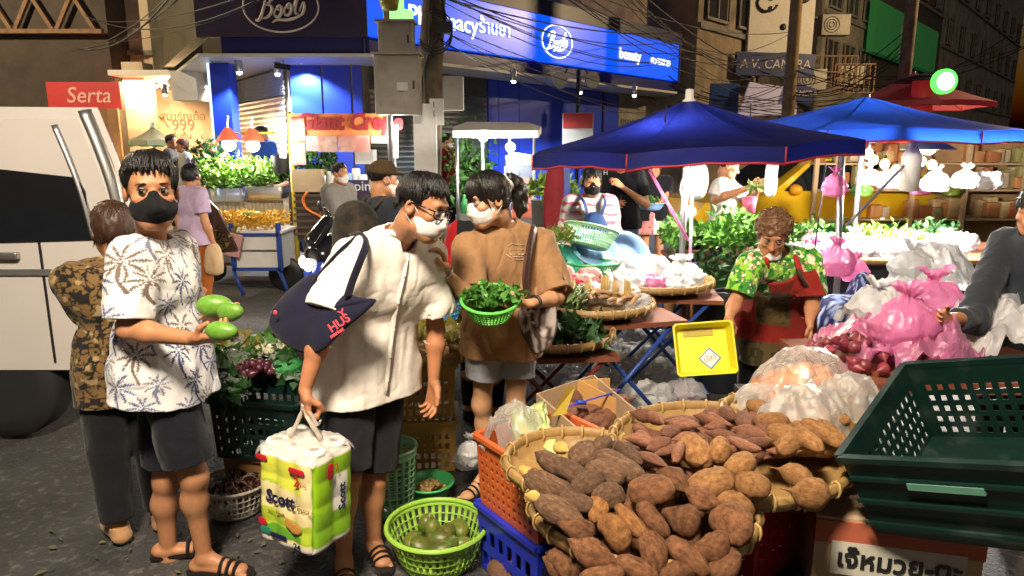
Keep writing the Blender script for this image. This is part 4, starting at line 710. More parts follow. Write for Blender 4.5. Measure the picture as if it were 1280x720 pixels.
# ---- right stall: long table of vegetables behind the apron woman
q = V3(G(1060, 325, .78)); X0, X1 = P(925, 320, 6.2).x, 3.9+1.6; Yt = q[1]
o = thing('stall_table', 'long table with a woven front edge crowded with vegetables at the right', 'table', ((X0+X1)/2, Yt+.7, 0)); Lx = X1-X0; m = MB(); m.box((0, 0, .745), (Lx, 1.4, .03)); m.build('tabletop', MATS['red_brown_board'], o); m = MB(); m.tube([(-Lx/2, -.7, .77), (Lx/2, -.7, .77)], .03, 8); m.build('woven_edge', bamboo, o, True); m = MB(); m.box((0, -.6, .37), (Lx-.1, .02, .7)); m.build('dark_skirt', mat('dark_tarp', (.02, .02, .024), .6, .3), o)
for sx in (-.47, 0, .47): m = MB(); m.box((sx*Lx, -.62, .36), (.04, .04, .72)); m.build('leg', bl_frame, o)
rng = np.random.default_rng(8); yt = Yt+.7
for i in range(15):
    u = 955+i*17+rng.uniform(-5, 5); Y = Yt+.12+.42*(i % 3)+rng.uniform(0, .1); x = P(u, 300, Y).x; mm = [whitef, clearf, whitef, pinkf, clearf][i % 5]
    heap_film((x, Y, .2, .17, rng.uniform(0, 3)), .765, .1+.05*rng.random(), mm, ['white', 'clear', 'milky', 'pink', 'thin clear'][i % 5]+' bag of vegetables on the stall table, number '+'first second third fourth fifth sixth seventh eighth ninth tenth eleventh twelfth thirteenth fourteenth fifteenth'.split()[i]+' from its left end', 30+i, .07, name='produce_bag', n=18)
for i, (u, Y, mm, l) in enumerate(((985, Yt+.5, G1, 'cucumbers and green gourds heaped on the stall table'), (1095, Yt+.9, G3, 'lime coloured greens on the stall table'), (1165, Yt+1.0, G2, 'dark green bunch of leaves at the right of the stall table'), (1020, Yt+1.0, G1, 'fresh leaves at the back of the stall table'), (1130, Yt+.4, G3, 'pale green leaves near the front of the stall table'), (955, Yt+.7, G1, 'parsley heap at the left end of the stall table'))):
    x = P(u, 280, Y).x; m = MB(); leaves(m, lambda r: V3((x, Y, .82))+V3((r.normal(0, .13), r.normal(0, .1), abs(r.normal(0, .08)))), 420, .075, 70+i, .4, 2.2); stuff(tag(m.build('leafy_greens', mm), l, 'vegetables'))
for i, (u, v, Y, mm) in enumerate(((1001, 255, Yt+.8, mat('tomato_red', (.5, .04, .02), .3)), (1115, 240, Yt+1.1, MATS['tomato_red']), (1150, 250, Yt+1.0, MATS['tomato_red']), (1100, 262, Yt+.7, mat('yellow_enamel', (.6, .4, .02), .4)), (1150, 285, Yt+.4, mat('pink_enamel', (.6, .1, .2), .4)))): basin(V3((P(u, v, Y).x, Y, .77)), .16, .1, mm, ['red bowl at the left of the stall table', 'red dish in the middle back of the stall table', 'big red dish at the right of the stall table', 'yellow dish on the stall table', 'pink dish near the front of the stall table'][i])
rng = np.random.default_rng(17); NTH = 'first second third fourth fifth sixth seventh eighth ninth tenth eleventh twelfth thirteenth fourteenth'.split()
for i in range(26):
    row, k = i//13, i % 13; u = 962+k*19+row*9+rng.uniform(-4, 4); Y = Yt+(.2, .72)[row]+rng.uniform(-.06, .06); mm = [whitef, clearf, whitef, pinkf, whitef, clearf][(i*5) % 6]; knot_bag(V3((P(u, 300, Y).x, Y, .77)), rng.uniform(.12, .19), mm, {whitef.name: 'white', clearf.name: 'clear', pinkf.name: 'pink'}[mm.name]+' knotted bag, '+NTH[k]+' from the left in the '+('front', 'back')[row]+' row on the stall table', 130+i, None, rng.uniform(.8, 1.15), i % 3 == 0, .2)
for i, (u, v, Y, r, mm, l) in enumerate(((1085, 232, 7.2, .13, whitef, 'white bag hung between the tent pole and the warm bulbs'), (1110, 236, 7.6, .15, clearf, 'clear bag hung under the warm bulbs'), (1168, 240, 7.3, .16, whitef, 'white bag hung below the glaring lamp'), (1150, 244, 7.8, .13, pinkf, 'pink bag hung below the glaring lamp'), (1205, 236, 7.2, .15, clearf, 'clear bag hung right of the glaring lamp'), (1235, 238, 7.5, .15, whitef, 'white bag hung at the far right of the stall'), (1076, 246, 7.7, .12, G1, 'bundle of greens hung beside the tent pole'), (1190, 246, 7.9, .14, G3, 'bundle of pale greens hung at the right of the stall'))): knot_bag(P(u, v, Y), r, mm, l, 210+i, None, 1.3, i % 2 == 0, .2, 'hanging_bundle')
bottle = MB(); bottle.lathe([(0, 0), (.075, .01), (.08, .3), (.04, .38), (.03, .4), (.03, .44), (0, .44)], 18, P(1136, 237, 6.0)-Vector((0, 0, .02))); tag(bottle.build('white_jug', wht, None, True), 'white plastic jug hanging beside the glaring lamp', 'jug')
m = MB(); q = V3(P(963, 222, 5.9)); cushion(m, smooth_poly([q+V3((x, 0, z)) for x, z in ((-.03, -.14), (-.04, .0), (-.02, .14), (.05, .15), (.06, .02), (.05, -.15))], 3), (0, -1, 0), .04, 5, wr=.012); tag(m.build('hanging_towel', mat('blue_white_cloth', (.7, .72, .75), .8, .1, 5, col2=(.1, .25, .6), ms=9, mix=.6, sharp=.03), None, True), 'white cloth with blue print hanging from the parasol rim', 'towel')
m = MB(); q = V3(P(868, 228, 6.2)); cushion(m, smooth_poly([q+V3((x, 0, z)) for x, z in ((-.09, -.14), (-.12, 0), (-.07, .15), (.08, .15), (.12, -.02), (.06, -.15))], 4), (0, -1, 0), .08, 6, wr=.03); tag(m.build('hanging_bag', whitef, None, True), 'pale bag hanging under the parasol by its pole', 'bag')
m = MB(); q = V3(P(937, 250, 6.55)); m.lathe([(0, -.12), (.055, -.12), (.07, .03), (0, .03)], 16, q); tag(m.build('pink_pail', MATS['pink_enamel'], None, True), 'pink pail held below the bunch of greens', 'pail'); m = MB(); leaves(m, lambda r: q+V3((r.uniform(-.02, .14), r.uniform(-.05, .05), .09+.06*r.random())), 120, .06, 9, .3, 2); stuff(tag(m.build('herb_bunch', mat('pale_leaf', (.3, .4, .12), .5)), 'pale bunch of greens in the white shopper\'s hand', 'vegetables'))
# warm shop behind with bulbs
o = thing('lit_stall', 'warm lit stall crammed with goods behind the right table', 'stall', (P(1130, 230, 10.5).x, 10.5, 0)); OX = V3((P(1130, 230, 10.5).x, 10.5, 0)); m = MB(); m.box((.9, .9, 1.0), (4.6, .1, 2.0)); m.build('back_board', mat('orange_ply', (.45, .26, .12), .6, .3, 3), o)
for z in (.7, 1.15, 1.55): m = MB(); m.box((.9, .5, z), (4.4, .7, .03)); m.build('shelf', mat('pale_timber', (.5, .35, .2), .7, .2, 4), o)
for x in (-1.3, -.6, .2, 1.0, 1.9): m = MB(); m.box((x, .1, 1.0), (.06, .06, 2.0)); m.build('post', mat('pale_timber', (.5, .35, .2), .7, .2, 4), o)
rng = np.random.default_rng(6)
for i in range(84): m = MB(); x, z = rng.uniform(-1.3, 2.8), (.72, 1.17, 1.57)[i % 3]; h_ = rng.uniform(.14, .36); m.rbox((x, .3+.2*rng.random(), z+h_/2), (rng.uniform(.1, .22), .16, h_), .03); m.V[-1] = m.V[-1]+.02*vnoise(m.V[-1], 9, i)[:, None]; m.build('packed_goods', mat('goods_%s' % 'abcde'[i % 5], [(.5, .22, .08), (.55, .4, .2), (.4, .14, .05), (.3, .26, .1), (.55, .42, .28)][i % 5], .5, .2, 9), o, angle=40)
for i, (u, v) in enumerate(((1092, 200), (1106, 205), (1120, 212), (1152, 202), (1165, 206))): bulb(P(u, v, 9.8), 90, (1, .62, .3), 'first second third fourth last'.split()[i]+' warm bare bulb from the left in the lit stall', 'warm bulbs in the lit stall', .06, mt=mat('warm_bulb_glow', (1, 1, 1), .5, 0, emis=(1, .6, .25), es=18))

# ---- taxi
def car(label, loc, rz, body_m, low_m, sc=1.0):
    o = thing('taxi', label, 'taxi', loc, rz); o.scale = (sc,)*3; gl = mat('car_glass', (.01, .012, .015), .05); tyre = mat('tyre_rubber', (.012, .012, .012), .8)
    prof = [(-2.2, .35), (-2.25, .7), (-2.1, .92), (-1.1, 1.02), (-.35, 1.5), (.3, 1.56), (1.3, 1.5), (2.0, 1.05), (2.25, .95), (2.25, .35)]; m = MB(); S_ = SDF((-2.5, -1, .1), (2.5, 1, 1.8), .04)
    def sec(x, z): pass
    n = len(prof); V = []; 
    for y, s in ((-.86, 1), (-.6, 1.0), (.6, 1), (.86, 1)):
        for x, z in prof: yy = y*(1 if z < 1.05 else .8); V.append((x*(.985 if abs(y) > .8 else 1), yy, z*(.985 if abs(y) > .8 else 1)))
    F = [tuple(range(n)), tuple(range(3*n, 4*n))[::-1]]+[(k*n+i, k*n+(i+1) % n, (k+1)*n+(i+1) % n, (k+1)*n+i)[::-1] for k in range(3) for i in range(n)]; m.add(V, F); m.build('body', body_m, o, angle=35)
    m = MB(); m.box((0, 0, .45), (4.46, 1.76, .24)); m.build('lower_body', low_m, o)
    for s in (-1, 1):
        for q in ([(-.85, 1.06), (-.32, 1.45), (.25, 1.5), (.25, 1.06)], [(.32, 1.06), (.32, 1.5), (1.22, 1.45), (1.6, 1.06)]): m = MB(); m.add([(x, s*(.875 if z < 1.1 else .735), z) for x, z in q], [(0, 1, 2, 3)]); m.add([(x, s*(.86 if z < 1.1 else .72), z) for x, z in q], [(3, 2, 1, 0)]); m.build('side_window', gl, o)
        m = MB(); m.ell((-.75, s*.98, 1.08), (.07, .12, .08)); m.build('wing_mirror', mat('orange_taxi', (.75, .3, .01), .3), o, True); m = MB(); m.ell((-2.17, s*.62, .75), (.1, .2, .1)); m.build('headlight', mat('taxi_light', (.9, .9, .9), .1, emis=(1, .95, .85), es=6), o, True)
        for x in (-1.4, 1.4): m = MB(); m.lathe([(.2, -.1), (.3, -.1), (.32, -.06), (.32, .06), (.3, .1), (.2, .1)], 24, (x, s*.78, .32), M=Euler((PI/2, 0, 0)).to_matrix()); w = m.build('wheel', tyre, o, True); m = MB(); m.lathe([(0, -.085), (.2, -.07), (.2, .07), (0, .085)], 16, (x, s*.78, .32), M=Euler((PI/2, 0, 0)).to_matrix()); m.build('rim', steel, w, True)
    m = MB(); m.add([(-1.13, -.7, 1.035), (-1.13, .7, 1.035), (-.39, .6, 1.5), (-.39, -.6, 1.5)], [(0, 1, 2, 3)[::-1]]); m.build('windscreen', gl, o); return o
car('yellow and green taxi passing behind the stalls', (P(985, 230, 11.5).x+.3, 11.7, 0), R(12), mat('taxi_yellow', (.72, .42, .01), .25, .05, coat=.5), mat('taxi_green', (.02, .3, .05), .3), 1.08)
# ---- white van at the left
o = thing('white_van', 'white van parked at the left behind the leopard blouse', 'van', (-3.2, 4.6, 0)); pr = [P(u, v, 3.9) for u, v in ((100, 132), (118, 175), (135, 222), (150, 278), (165, 330))]; O3 = V3(o.location); pts = [(-7.2, .45), (-7.2, 1.98)]+[(p.x, p.z) for p in pr]+[(-2.1, .8), (-2.1, .45)]; pts[1] = (-7.2, pr[0].z+.03)
m = MB(); n = len(pts); V = []
for y, ins in ((3.98, .07), (4.06, .0), (4.6, .3), (5.1, .7), (5.55, 1.3), (5.7, 1.6)): V += [(x-(ins if x > -5 else 0), y, z-(.07 if z > 1 and y in (3.98, 5.7) else 0)) for x, z in pts]
m.add(V, [tuple(range(n)), tuple(range(5*n, 6*n))[::-1]]+[(k*n+i, k*n+(i+1) % n, (k+1)*n+(i+1) % n, (k+1)*n+i)[::-1] for k in range(5) for i in range(n)]); vanw = mat('van_white', (.62, .58, .54), .25, .04, 3, coat=.4); m.build('body', vanw, o, off=O3, angle=35)
m = MB(); m.tube(spline([V3((p.x-.03, 3.985, p.z-.02)) for p in pr]), .035, 8, flat=.5); m.build('chrome_pillar', steel, o, True, off=O3); m = MB(); sp = spline([V3((p.x-.2, 3.975, p.z-.1)) for p in pr[:4]]); m.tube(sp, .02, 8, flat=.4); m.build('window_trim', steel, o, True, off=O3)
m = MB(); q = [P(u, v, 3.97) for u, v in ((-60, 205), (96, 222), (106, 240), (114, 300), (-60, 305))]; m.add([V3(p) for p in q]+[V3(p)+V3((0, .02, 0)) for p in q], [(4, 3, 2, 1, 0), (5, 6, 7, 8, 9)]+[(i, (i+1) % 5, 5+(i+1) % 5, 5+i) for i in range(5)]); m.build('side_window', mat('car_glass', (.01, .012, .015), .05), o, off=O3)
for x in (-2.75, -4.3): m = MB(); m.tube([(x, 3.976, .5), (x, 3.976, 1.2), (x-.02, 4.0, 1.9)], .008, 4); m.build('door_seam', MATS['black_metal'], o, off=O3)
for x in (-2.95, -4.5): m = MB(); m.rbox((x, 3.96, 1.15), (.16, .04, .04), .01); m.build('door_handle', MATS['brushed_steel'], o, angle=40, off=O3)
m = MB(); m.box((-4.6, 3.975, 1.05), (4.6, .02, .035)); m.build('rubbing_strip', mat('grey_trim', (.12, .12, .12), .5), o, off=O3)
for x in (-3.1, -6.0): m = MB(); m.lathe([(.2, -.11), (.31, -.11), (.33, -.06), (.33, .06), (.31, .11), (.2, .11)], 28, (x, 4.1, .33), M=Euler((PI/2, 0, 0)).to_matrix()); w = m.build('wheel', mat('tyre_rubber', (.012, .012, .012), .8), o, True, off=O3); m = MB(); m.lathe([(0, -.09), (.2, -.07), (.2, .07), (0, .09)], 20, (x, 4.1, .33), M=Euler((PI/2, 0, 0)).to_matrix()); m.build('rim', steel, w, True, off=O3)
# ---- scooter with its headlight on
q = P(400, 300, 5.4); o = thing('motor_scooter', 'dark scooter with its headlight on behind the white shirt man', 'scooter', (q.x+.42, 5.75, 0), R(-62)); bk = mat('scooter_black', (.012, .012, .016), .15, coat=.6); bb_ = mat('scooter_blue', (.02, .05, .35), .2, coat=.5)
# local frame: front of the scooter towards -y
S_ = SDF((-.35, -1.1, 0), (.35, 1.0, 1.4), .014); S_.cone((0, -.5, .5), (0, -.38, .98), .14, .12, .06, (1, 0, 0), 1.15); S_.ell((0, -.5, .92), (.17, .14, .13), None, .06); S_.cone((0, -.35, .35), (0, .1, .28), .12, .13, .05, (1, 0, 0), 1.2); S_.cone((0, .1, .45), (0, .75, .62), .15, .13, .08, (1, 0, 0), 1.0); S_.build('body', bk, o)
S_ = SDF((-.3, -.9, .3), (.3, -.2, 1.2), .012); S_.ell((-.13, -.5, .7), (.07, .13, .22), None, .02); S_.ell((.13, -.5, .7), (.07, .13, .22), None, .02); S_.build('leg_shield', bb_, o)
S_ = SDF((-.3, -.9, .8), (.3, -.2, 1.45), .012); S_.cone((0, -.58, 1.02), (0, -.42, 1.22), .14, .1, .02, (0, 1, .6), .18); S_.build('windshield', mat('smoked_screen', (.012, .012, .014), .08), o)
for s in (-1, 1): m = MB(); m.ell((s*.085, -.635, .86), (.075, .035, .05)); m.build('headlight', mat('scooter_light', (1, 1, 1), .2, 0, emis=(1, .96, .9), es=9), o, True); m = MB(); m.tube(spline([(0, -.42, 1.02), (s*.2, -.4, 1.05), (s*.36, -.3, 1.0)]), .016, 8); m.build('handlebar', blk, o, True); m = MB(); m.tube([(s*.25, -.4, 1.05), (s*.32, -.42, 1.25)], .006, 6); m.ell((s*.34, -.42, 1.29), (.065, .02, .045)); m.build('mirror', blk, o, True)
for y in (-.72, .62): m = MB(); m.lathe([(.15, -.05), (.23, -.05), (.26, -.02), (.26, .02), (.23, .05), (.15, .05)], 28, (0, y, .26), M=Euler((0, PI/2, 0)).to_matrix()); w = m.build('wheel', mat('tyre_rubber', (.01, .01, .01), .8), o, True); m = MB(); m.lathe([(0, -.03), (.16, -.03), (.16, .03), (0, .03)], 16, (0, y, .26), M=Euler((0, PI/2, 0)).to_matrix()); m.build('rim', steel, w, True)
S_ = SDF((-.25, -.1, .5), (.25, 1, .95), .012); S_.cone((0, .12, .74), (0, .72, .8), .1, .12, .03, (0, 0, 1), .5); S_.build('seat', mat('vinyl_seat', (.015, .015, .016), .5), o); m = MB(); m.grid(lambda U, V: np.stack([(V-.5)*.14, -.72+.3*np.cos(PI*(.15+.6*U)), .26+.3*np.sin(PI*(.15+.6*U))], -1), 12, 4); m.build('mudguard', bb_, o, True)
lamp('SPOT', (0, -.68, .86), 60, (1, .95, .88), .05, look((0, -1, -.25)), o, 80)
# ------------------------------------------------------------ carts along the pharmacy: crepes, herbs, flowers, drinks
yel = mat('yellow_post', (.55, .42, .03), .5, .2, 8); ban = mat('orange_banner', (.75, .16, .05), .5, .1, 4, col2=(.8, .35, .1), ms=3, mix=.6, sharp=.25); dkred = mat('dark_red_letters', (.28, .015, .02), .5, .1)
tube_m = mat('tube_glow', (1, 1, 1), .5, 0, emis=(.95, 1, .95), es=16)
def pxbox(mb, u0, v0, u1, v1, Y, d, o, col=None):
    """upright board covering these photo corners at distance Y, thickness d going back"""
    a, b = P(u0, v1, Y), P(u1, v0, Y); mb.box(((a.x+b.x)/2-o[0], Y+d/2-o[1], (a.z+b.z)/2-o[2]), (abs(b.x-a.x), d, abs(b.z-a.z)), None, col); return mb
Y = 8.8; O = V3((P(425, 240, Y).x, Y, 0)); o = thing('crepe_stall', 'crepe stall with an orange lettered banner and fluorescent tubes', 'stall', O)
for u, mm, nm in ((361, yel, 'post'), (490, steel, 'post')): m = MB(); q = P(u, 140, Y); m.tube([(q.x-O[0], 0, 0), (q.x-O[0], 0, q.z)], .03, 8); m.build(nm, mm, o, True)
m = MB(); pxbox(m, 362, 142, 490, 179, Y-.06, .04, O); m.build('banner', ban, o)
t_ = text('banner_lettering', 'Giant Crepe', .27, dkred, o, V3(P(437, 153, Y-.08))-O, (PI/2, 0, 0), .012, shear=.15, bold=.012, sx=.95)
rng = np.random.default_rng(3)
for i, (a, b_, c, d) in enumerate(((364, 148, 380, 176), (365, 179, 381, 206), (383, 170, 397, 189), (398, 170, 421, 190), (423, 169, 462, 190), (464, 170, 488, 179))):
    m = MB(); pxbox(m, a, b_, c, d, Y-.09-.003*i, .012, O); m.build('picture_card', mat('picture_card_%s' % 'abc'[i % 3], [(.6, .38, .3), (.55, .2, .16), (.65, .5, .42)][i % 3], .5, .1, 4, col2=[(.3, .05, .04), (.7, .6, .5), (.5, .1, .2)][i % 3], ms=5, mix=.55), o)
for u in (354, 494):
    m = MB(); q0, q1 = P(u, 197, Y-.15), P(u, 156, Y-.15); m.tube([V3(q0)-O, V3(q1)-O], .035, 10); m.build('fluorescent_tube', tube_m, o, True); lamp('POINT', (q0.x-O[0], -.3, 1.95), 26, (.93, 1, .93), .15, None, o)
m = MB(); pxbox(m, 364, 240, 490, 300, Y-.02, .6, O); m.build('counter', mat('dark_counter', (.05, .04, .035), .5, .3), o)
slat = mat('counter_slat', (.11, .07, .045), .5, .3, 9, rnd=.2)
for k in range(7): m = MB(); pxbox(m, 367, 243+k*8, 424, 246+k*8, Y-.06, .04, O); m.build('slat', slat, o)
m = MB(); m.tube(spline([V3(P(u, v, Y-.09))-O for u, v in ((384, 240), (379, 250), (385, 262), (400, 270), (412, 280))]), [.01, .05, .05, .035]+[.03]*17, 8, flat=.3) if False else m.tube(spline([V3(P(u, v, Y-.09))-O for u, v in ((384, 240), (379, 250), (385, 262), (400, 270), (412, 280))], 4), .045, 8, flat=.3); m.build('painted_flame', mat('flame_orange', (.8, .2, .02), .5), o, True)
m = MB(); pxbox(m, 366, 212, 401, 240, Y-.1, .3, O); m.build('cardboard_carton', mat('kraft_card', (.42, .29, .17), .8, .15, 5), o)
m = MB(); pxbox(m, 402, 235, 490, 241, Y-.12, .6, O); m.build('worktop', steel, o)
m = MB(); pxbox(m, 430, 225, 460, 246, Y-.16, .04, O); tb = m.build('topping_board', mat('purple_board', (.05, .02, .09), .5), o); text('board_lettering', 'Toppings', .17, MATS['white_print'] if 'white_print' in MATS else mat('white_print', (.75, .75, .75), .7), o, V3(P(446, 233, Y-.18))-O, (PI/2, 0, 0))
for i, (u, h_, r_, mm) in enumerate(((404, .16, .06, steel), (414, .2, .05, wht), (424, .12, .06, steel), (436, .18, .07, MATS['pale_blue_plastic']), (446, .24, .05, wht), (455, .16, .07, wht), (466, .2, .06, MATS['kraft_card']), (476, .17, .07, steel))): m = MB(); q = V3(P(u, 236, Y+.1))-O; m.lathe([(0, 0), (r_, 0), (r_*1.08, h_), (r_*.9, h_+.02), (0, h_+.02)], 14, q); m.build('topping_jar', mm, o, angle=40)
m = MB(); pxbox(m, 444, 187, 466, 205, Y+.3, .25, O); m.build('napkin_box', wht, o)
# herb cart
Y = 9.1; O = V3((P(305, 240, Y).x, Y, 0)); o = thing('herb_cart', 'market cart with a white ribbed front heaped with green herbs', 'cart', O)
m = MB(); a, b_ = P(258, 250, Y), P(360, 328, Y)
m.grid(lambda U, V: np.stack([a.x-O[0]+(b_.x-a.x)*U, -.02-.012*np.abs(np.sin(U*60)), b_.z+(a.z-b_.z)*V], -1), 160, 1); m.build('ribbed_front', mat('cream_enamel', (.55, .48, .38), .5, .15, 4), o, True)
m = MB(); pxbox(m, 258, 246, 361, 250, Y-.06, .9, O); m.build('cart_top', steel, o); m = MB(); pxbox(m, 258, 328, 361, 332, Y-.03, .9, O); m.build('cart_base', MATS['red_brown_board'], o)
for u in (264, 354): m = MB(); q = P(u, 340, Y); m.lathe([(.1, -.03), (.16, -.03), (.16, .03), (.1, .03)], 20, (q.x-O[0], .1, .17), M=Euler((PI/2, 0, 0)).to_matrix()); m.build('wheel', blk, o)
m = MB(); q = V3(P(336, 240, Y-.03))-O; m.rbox(q, (.5, .4, .16), .05); tr = m.build('steel_tray', steel, o, angle=40); m = MB(); m.tube(spline([V3(P(u, v, Y-.1))-O for u, v in ((322, 240), (335, 235), (350, 233), (361, 228))]), [.05]*8+[.035]*8, 8); m.build('meat_piece', mat('pale_meat', (.55, .3, .25), .5), o, True)
m = MB(); q = V3(P(289, 243, Y-.05))-O; m.box(q, (.42, .35, .16)); m.build('glass_case', mat('case_glass', (.5, .55, .52), .08, .1, alpha=.45), o)
m = MB(); [m.box(q+V3((sx*.2, -.17, 0)), (.015, .015, .17)) for sx in (-1, 0, 1)]; m.build('case_frame', steel, o)
q = V3(P(303, 218, Y+.1)); m = MB(); leaves(m, lambda r: q+V3((r.uniform(-.52, .5), r.uniform(-.3, .45), -.16))+ZU*(r.random()**.8*.3*(.6+.5*r.random()+.35*math.sin(r.random()*6))), 1900, .1, 15, .4, 2.0); stuff(tag(m.build('herb_heap', mat('herb_leaf', (.09, .2, .02), .5, .4, 7)), 'heap of feathery green herbs under the cart lamps', 'herbs'))
q2 = V3(P(392, 204, 9.4)); m = MB(); leaves(m, lambda r: q2+V3((r.uniform(-.3, .3), r.uniform(-.1, .3), r.uniform(-.12, .14))), 500, .09, 16, .4, 2.2); stuff(tag(m.build('herb_heap', G1), 'smaller heap of herbs beside the crepe counter', 'herbs'))
m = MB(); q = V3(P(352, 203, Y-.1)); m.lathe([(0, 0), (.1, 0), (.13, .22), (.1, .24), (0, .24)], 16, q-V3((0, 0, .14))); tag(m.build('dark_bucket', blk, None, angle=40), 'dark bucket standing at the right end of the herb heap', 'bucket')
m = MB(); a, b_ = P(278, 167, Y), P(342, 166, Y); m.tube([a, b_], .018, 6); for_ = tag(m.build('yellow_rail', yel, None, True), 'yellow rail carrying the two red-shaded bulbs', 'rail')
for u, v in ((286, 181), (316, 182)):
    l = tag(thing('shaded_bulb', '', 'lamp', P(u, v, Y-.1)), ('left' if u == 286 else 'right')+' glaring bulb with a red shade above the herb cart', 'lamp', 'red-shaded bulbs over the herb cart'); m = MB(); m.lathe([(.03, .22), (.15, .06), (.155, .05), (.03, .2)], 18); m.build('lamp_shade', mat('red_shade', (.7, .1, .05), .5, 0, emis=(.8, .15, .05), es=.5), l, True); m = MB(); m.ell((0, 0, 0), (.085, .085, .08), 14, 10); m.tube([(0, 0, .2), (0, .05, .36)], .006, 5); m.build('bulb_glass', mat('white_hot_glow', (1, 1, 1), .5, 0, emis=(1, .98, .9), es=30), l, True); lamp('POINT', (0, -.05, -.1), 60, (1, .95, .8), .08, None, l)
# slanting dark board, white stand, potted flowers, small alley parasol
m = MB(); pol = [P(250, 240, 8.3), P(272, 262, 8.1), P(296, 312, 8.0), P(266, 318, 8.1), P(252, 285, 8.3)]; pol = [V3(p) for p in pol]; k = len(pol); m.add(pol+[p+V3((.0, .05, 0)) for p in pol], [tuple(range(k))[::-1], tuple(range(k, 2*k))]+[(i, (i+1) % k, k+(i+1) % k, k+i) for i in range(k)]); tag(m.build('display_board', mat('dark_red_wood', (.06, .025, .022), .6, .3, 6, .2, 30), None), 'slanting dark timber display board beside the flower cart', 'board')
O = V3((P(250, 225, 9.6).x, 9.6, 0)); o = thing('white_stand', 'white stand with bottles at the left end of the herb cart', 'stand', O); z1 = P(250, 213, 9.6).z
for sx in (-.15, .15):
    for sy in (-.12, .12): m = MB(); m.box((sx, sy, z1/2), (.03, .03, z1)); m.build('leg', wht, o)
m = MB(); m.box((0, 0, z1), (.38, .32, .04)); m.build('stand_top', wht, o); 
for k in range(5): m = MB(); m.lathe([(0, 0), (.03, 0), (.03, .12), (.012, .15), (0, .15)], 10, (-.14+k*.07, 0, z1+.02)); m.build('bottle', mat('violet_bottle', (.3, .22, .5), .3), o, True)
O = V3(P(262, 205, 9.3)); o = thing('potted_flowers', 'pot of leafy pink flowers left of the glaring bulbs', 'plant', O); m = MB(); m.lathe([(0, -.15), (.09, -.15), (.12, .0), (0, .0)], 14); m.build('pot', MATS['kraft_card'], o, angle=40); m = MB(); leaves(m, lambda r: V3((r.normal(0, .1), r.normal(0, .1), .12+r.normal(0, .09))), 260, .09, 22, .3, 1.8); m.build('foliage', G2, o); m = MB(); leaves(m, lambda r: V3((r.normal(0, .09), r.normal(0, .09), .22+r.normal(0, .06))), 60, .05, 23, .3, 1.3); m.build('blossom', mat('coral_petal', (.6, .25, .15), .6), o)
parasol('small cream and green parasol in the lit alley', P(192, 170, 12.6), P(192, 158, 12.6).z, P(192, 176, 12.6).z, .42, 8, .2, (0, 0), nylon('cream_nylon', (.5, .5, .36)), MATS['green_plastic'])
# flower cart
Y = 8.2; O = V3((P(318, 300, Y).x, Y, 0)); o = thing('flower_cart', 'blue framed white-panelled cart heaped with yellow flowers', 'cart', O); zt, zb = P(318, 291, Y).z, P(318, 336, Y).z; x0, x1 = P(291, 300, Y).x-O[0], P(349, 300, Y).x-O[0]
m = MB(); m.box(((x0+x1)/2, .28, zt+.01), (x1-x0+.1, .62, .03)); m.build('cart_top', wht, o)
for k in range(2): m = MB(); zz = zb+(zt-zb)*(k+.5)/2; m.box(((x0+x1)/2, .0, zz), (x1-x0-.06, .02, (zt-zb)/2-.03)); m.build('white_panel', wht, o)
m = MB(); m.box((x1, .28, (zt+zb)/2), (.02, .55, zt-zb)); m.build('side_panel', wht, o)
for x in (x0, x1): m = MB(); m.box((x, -.01, (zt+zb)/2+.05), (.05, .05, zt-zb+.14)); m.build('frame_post', bl_frame, o); m = MB(); m.tube([(x-.05, .05, zb), (x+.08, .0, .02)], .025, 8); m.build('leg', bl_frame, o, True)
for z in (zb, zt-.02): m = MB(); m.box(((x0+x1)/2, -.015, z), (x1-x0, .04, .04)); m.build('frame_rail', bl_frame, o)
m = MB(); m.lathe([(.1, -.03), (.2, -.035), (.22, -.015), (.22, .015), (.2, .035), (.1, .03)], 24, (x1-.06, .35, .22), M=Euler((PI/2, 0, 0)).to_matrix()); m.build('wheel', blk, o, True)
q = V3((P(303, 280, Y).x, Y+.22, zt+.06)); m = MB(); leaves(m, lambda r: q+V3((r.uniform(-.42, .42), r.uniform(-.26, .3), r.random()**1.3*.16)), 1300, .05, 31, .6, 1.4); stuff(tag(m.build('yellow_flowers', YF), 'heap of yellow marigold-like flowers on the blue framed cart', 'flowers'))
m = MB(); leaves(m, lambda r: q+V3((-.25+r.uniform(-.2, .2), -.3+r.uniform(-.05, .05), -.1+r.uniform(-.15, .08))), 260, .09, 32, -.2, 1.6); stuff(tag(m.build('trailing_leaves', mat('olive_leaf', (.2, .17, .03), .5, .3)), 'yellowish leaves trailing off the left of the flower cart', 'leaves'))
basin(q+V3((.05, -.05, .13)), .1, .04, gpl, 'small green dish on top of the yellow flowers')
m = MB(); q = V3(P(290, 305, 8.1)); m.prism([(-.12, -.12), (.08, -.16), (.14, .1), (-.02, .14)], .03, Euler((PI/2, 0, 0)).to_matrix(), q); tag(m.build('pink_card', mat('pink_card', (.6, .32, .3), .6), None), 'small pink card leaning on the left of the flower cart', 'card')
# blue stool
q = V3(G(365, 336, 0)); o = thing('plastic_stool', 'blue plastic stool beside the flower cart', 'stool', q); m = MB(); m.rbox((0, 0, .43), (.3, .3, .05), .05); m.build('seat', bl_frame, o, angle=40)
for sx in (-1, 1):
    for sy in (-1, 1): m = MB(); m.tube([(sx*.12, sy*.12, .42), (sx*.17, sy*.17, 0)], .025, 6); m.build('leg', bl_frame, o, True)
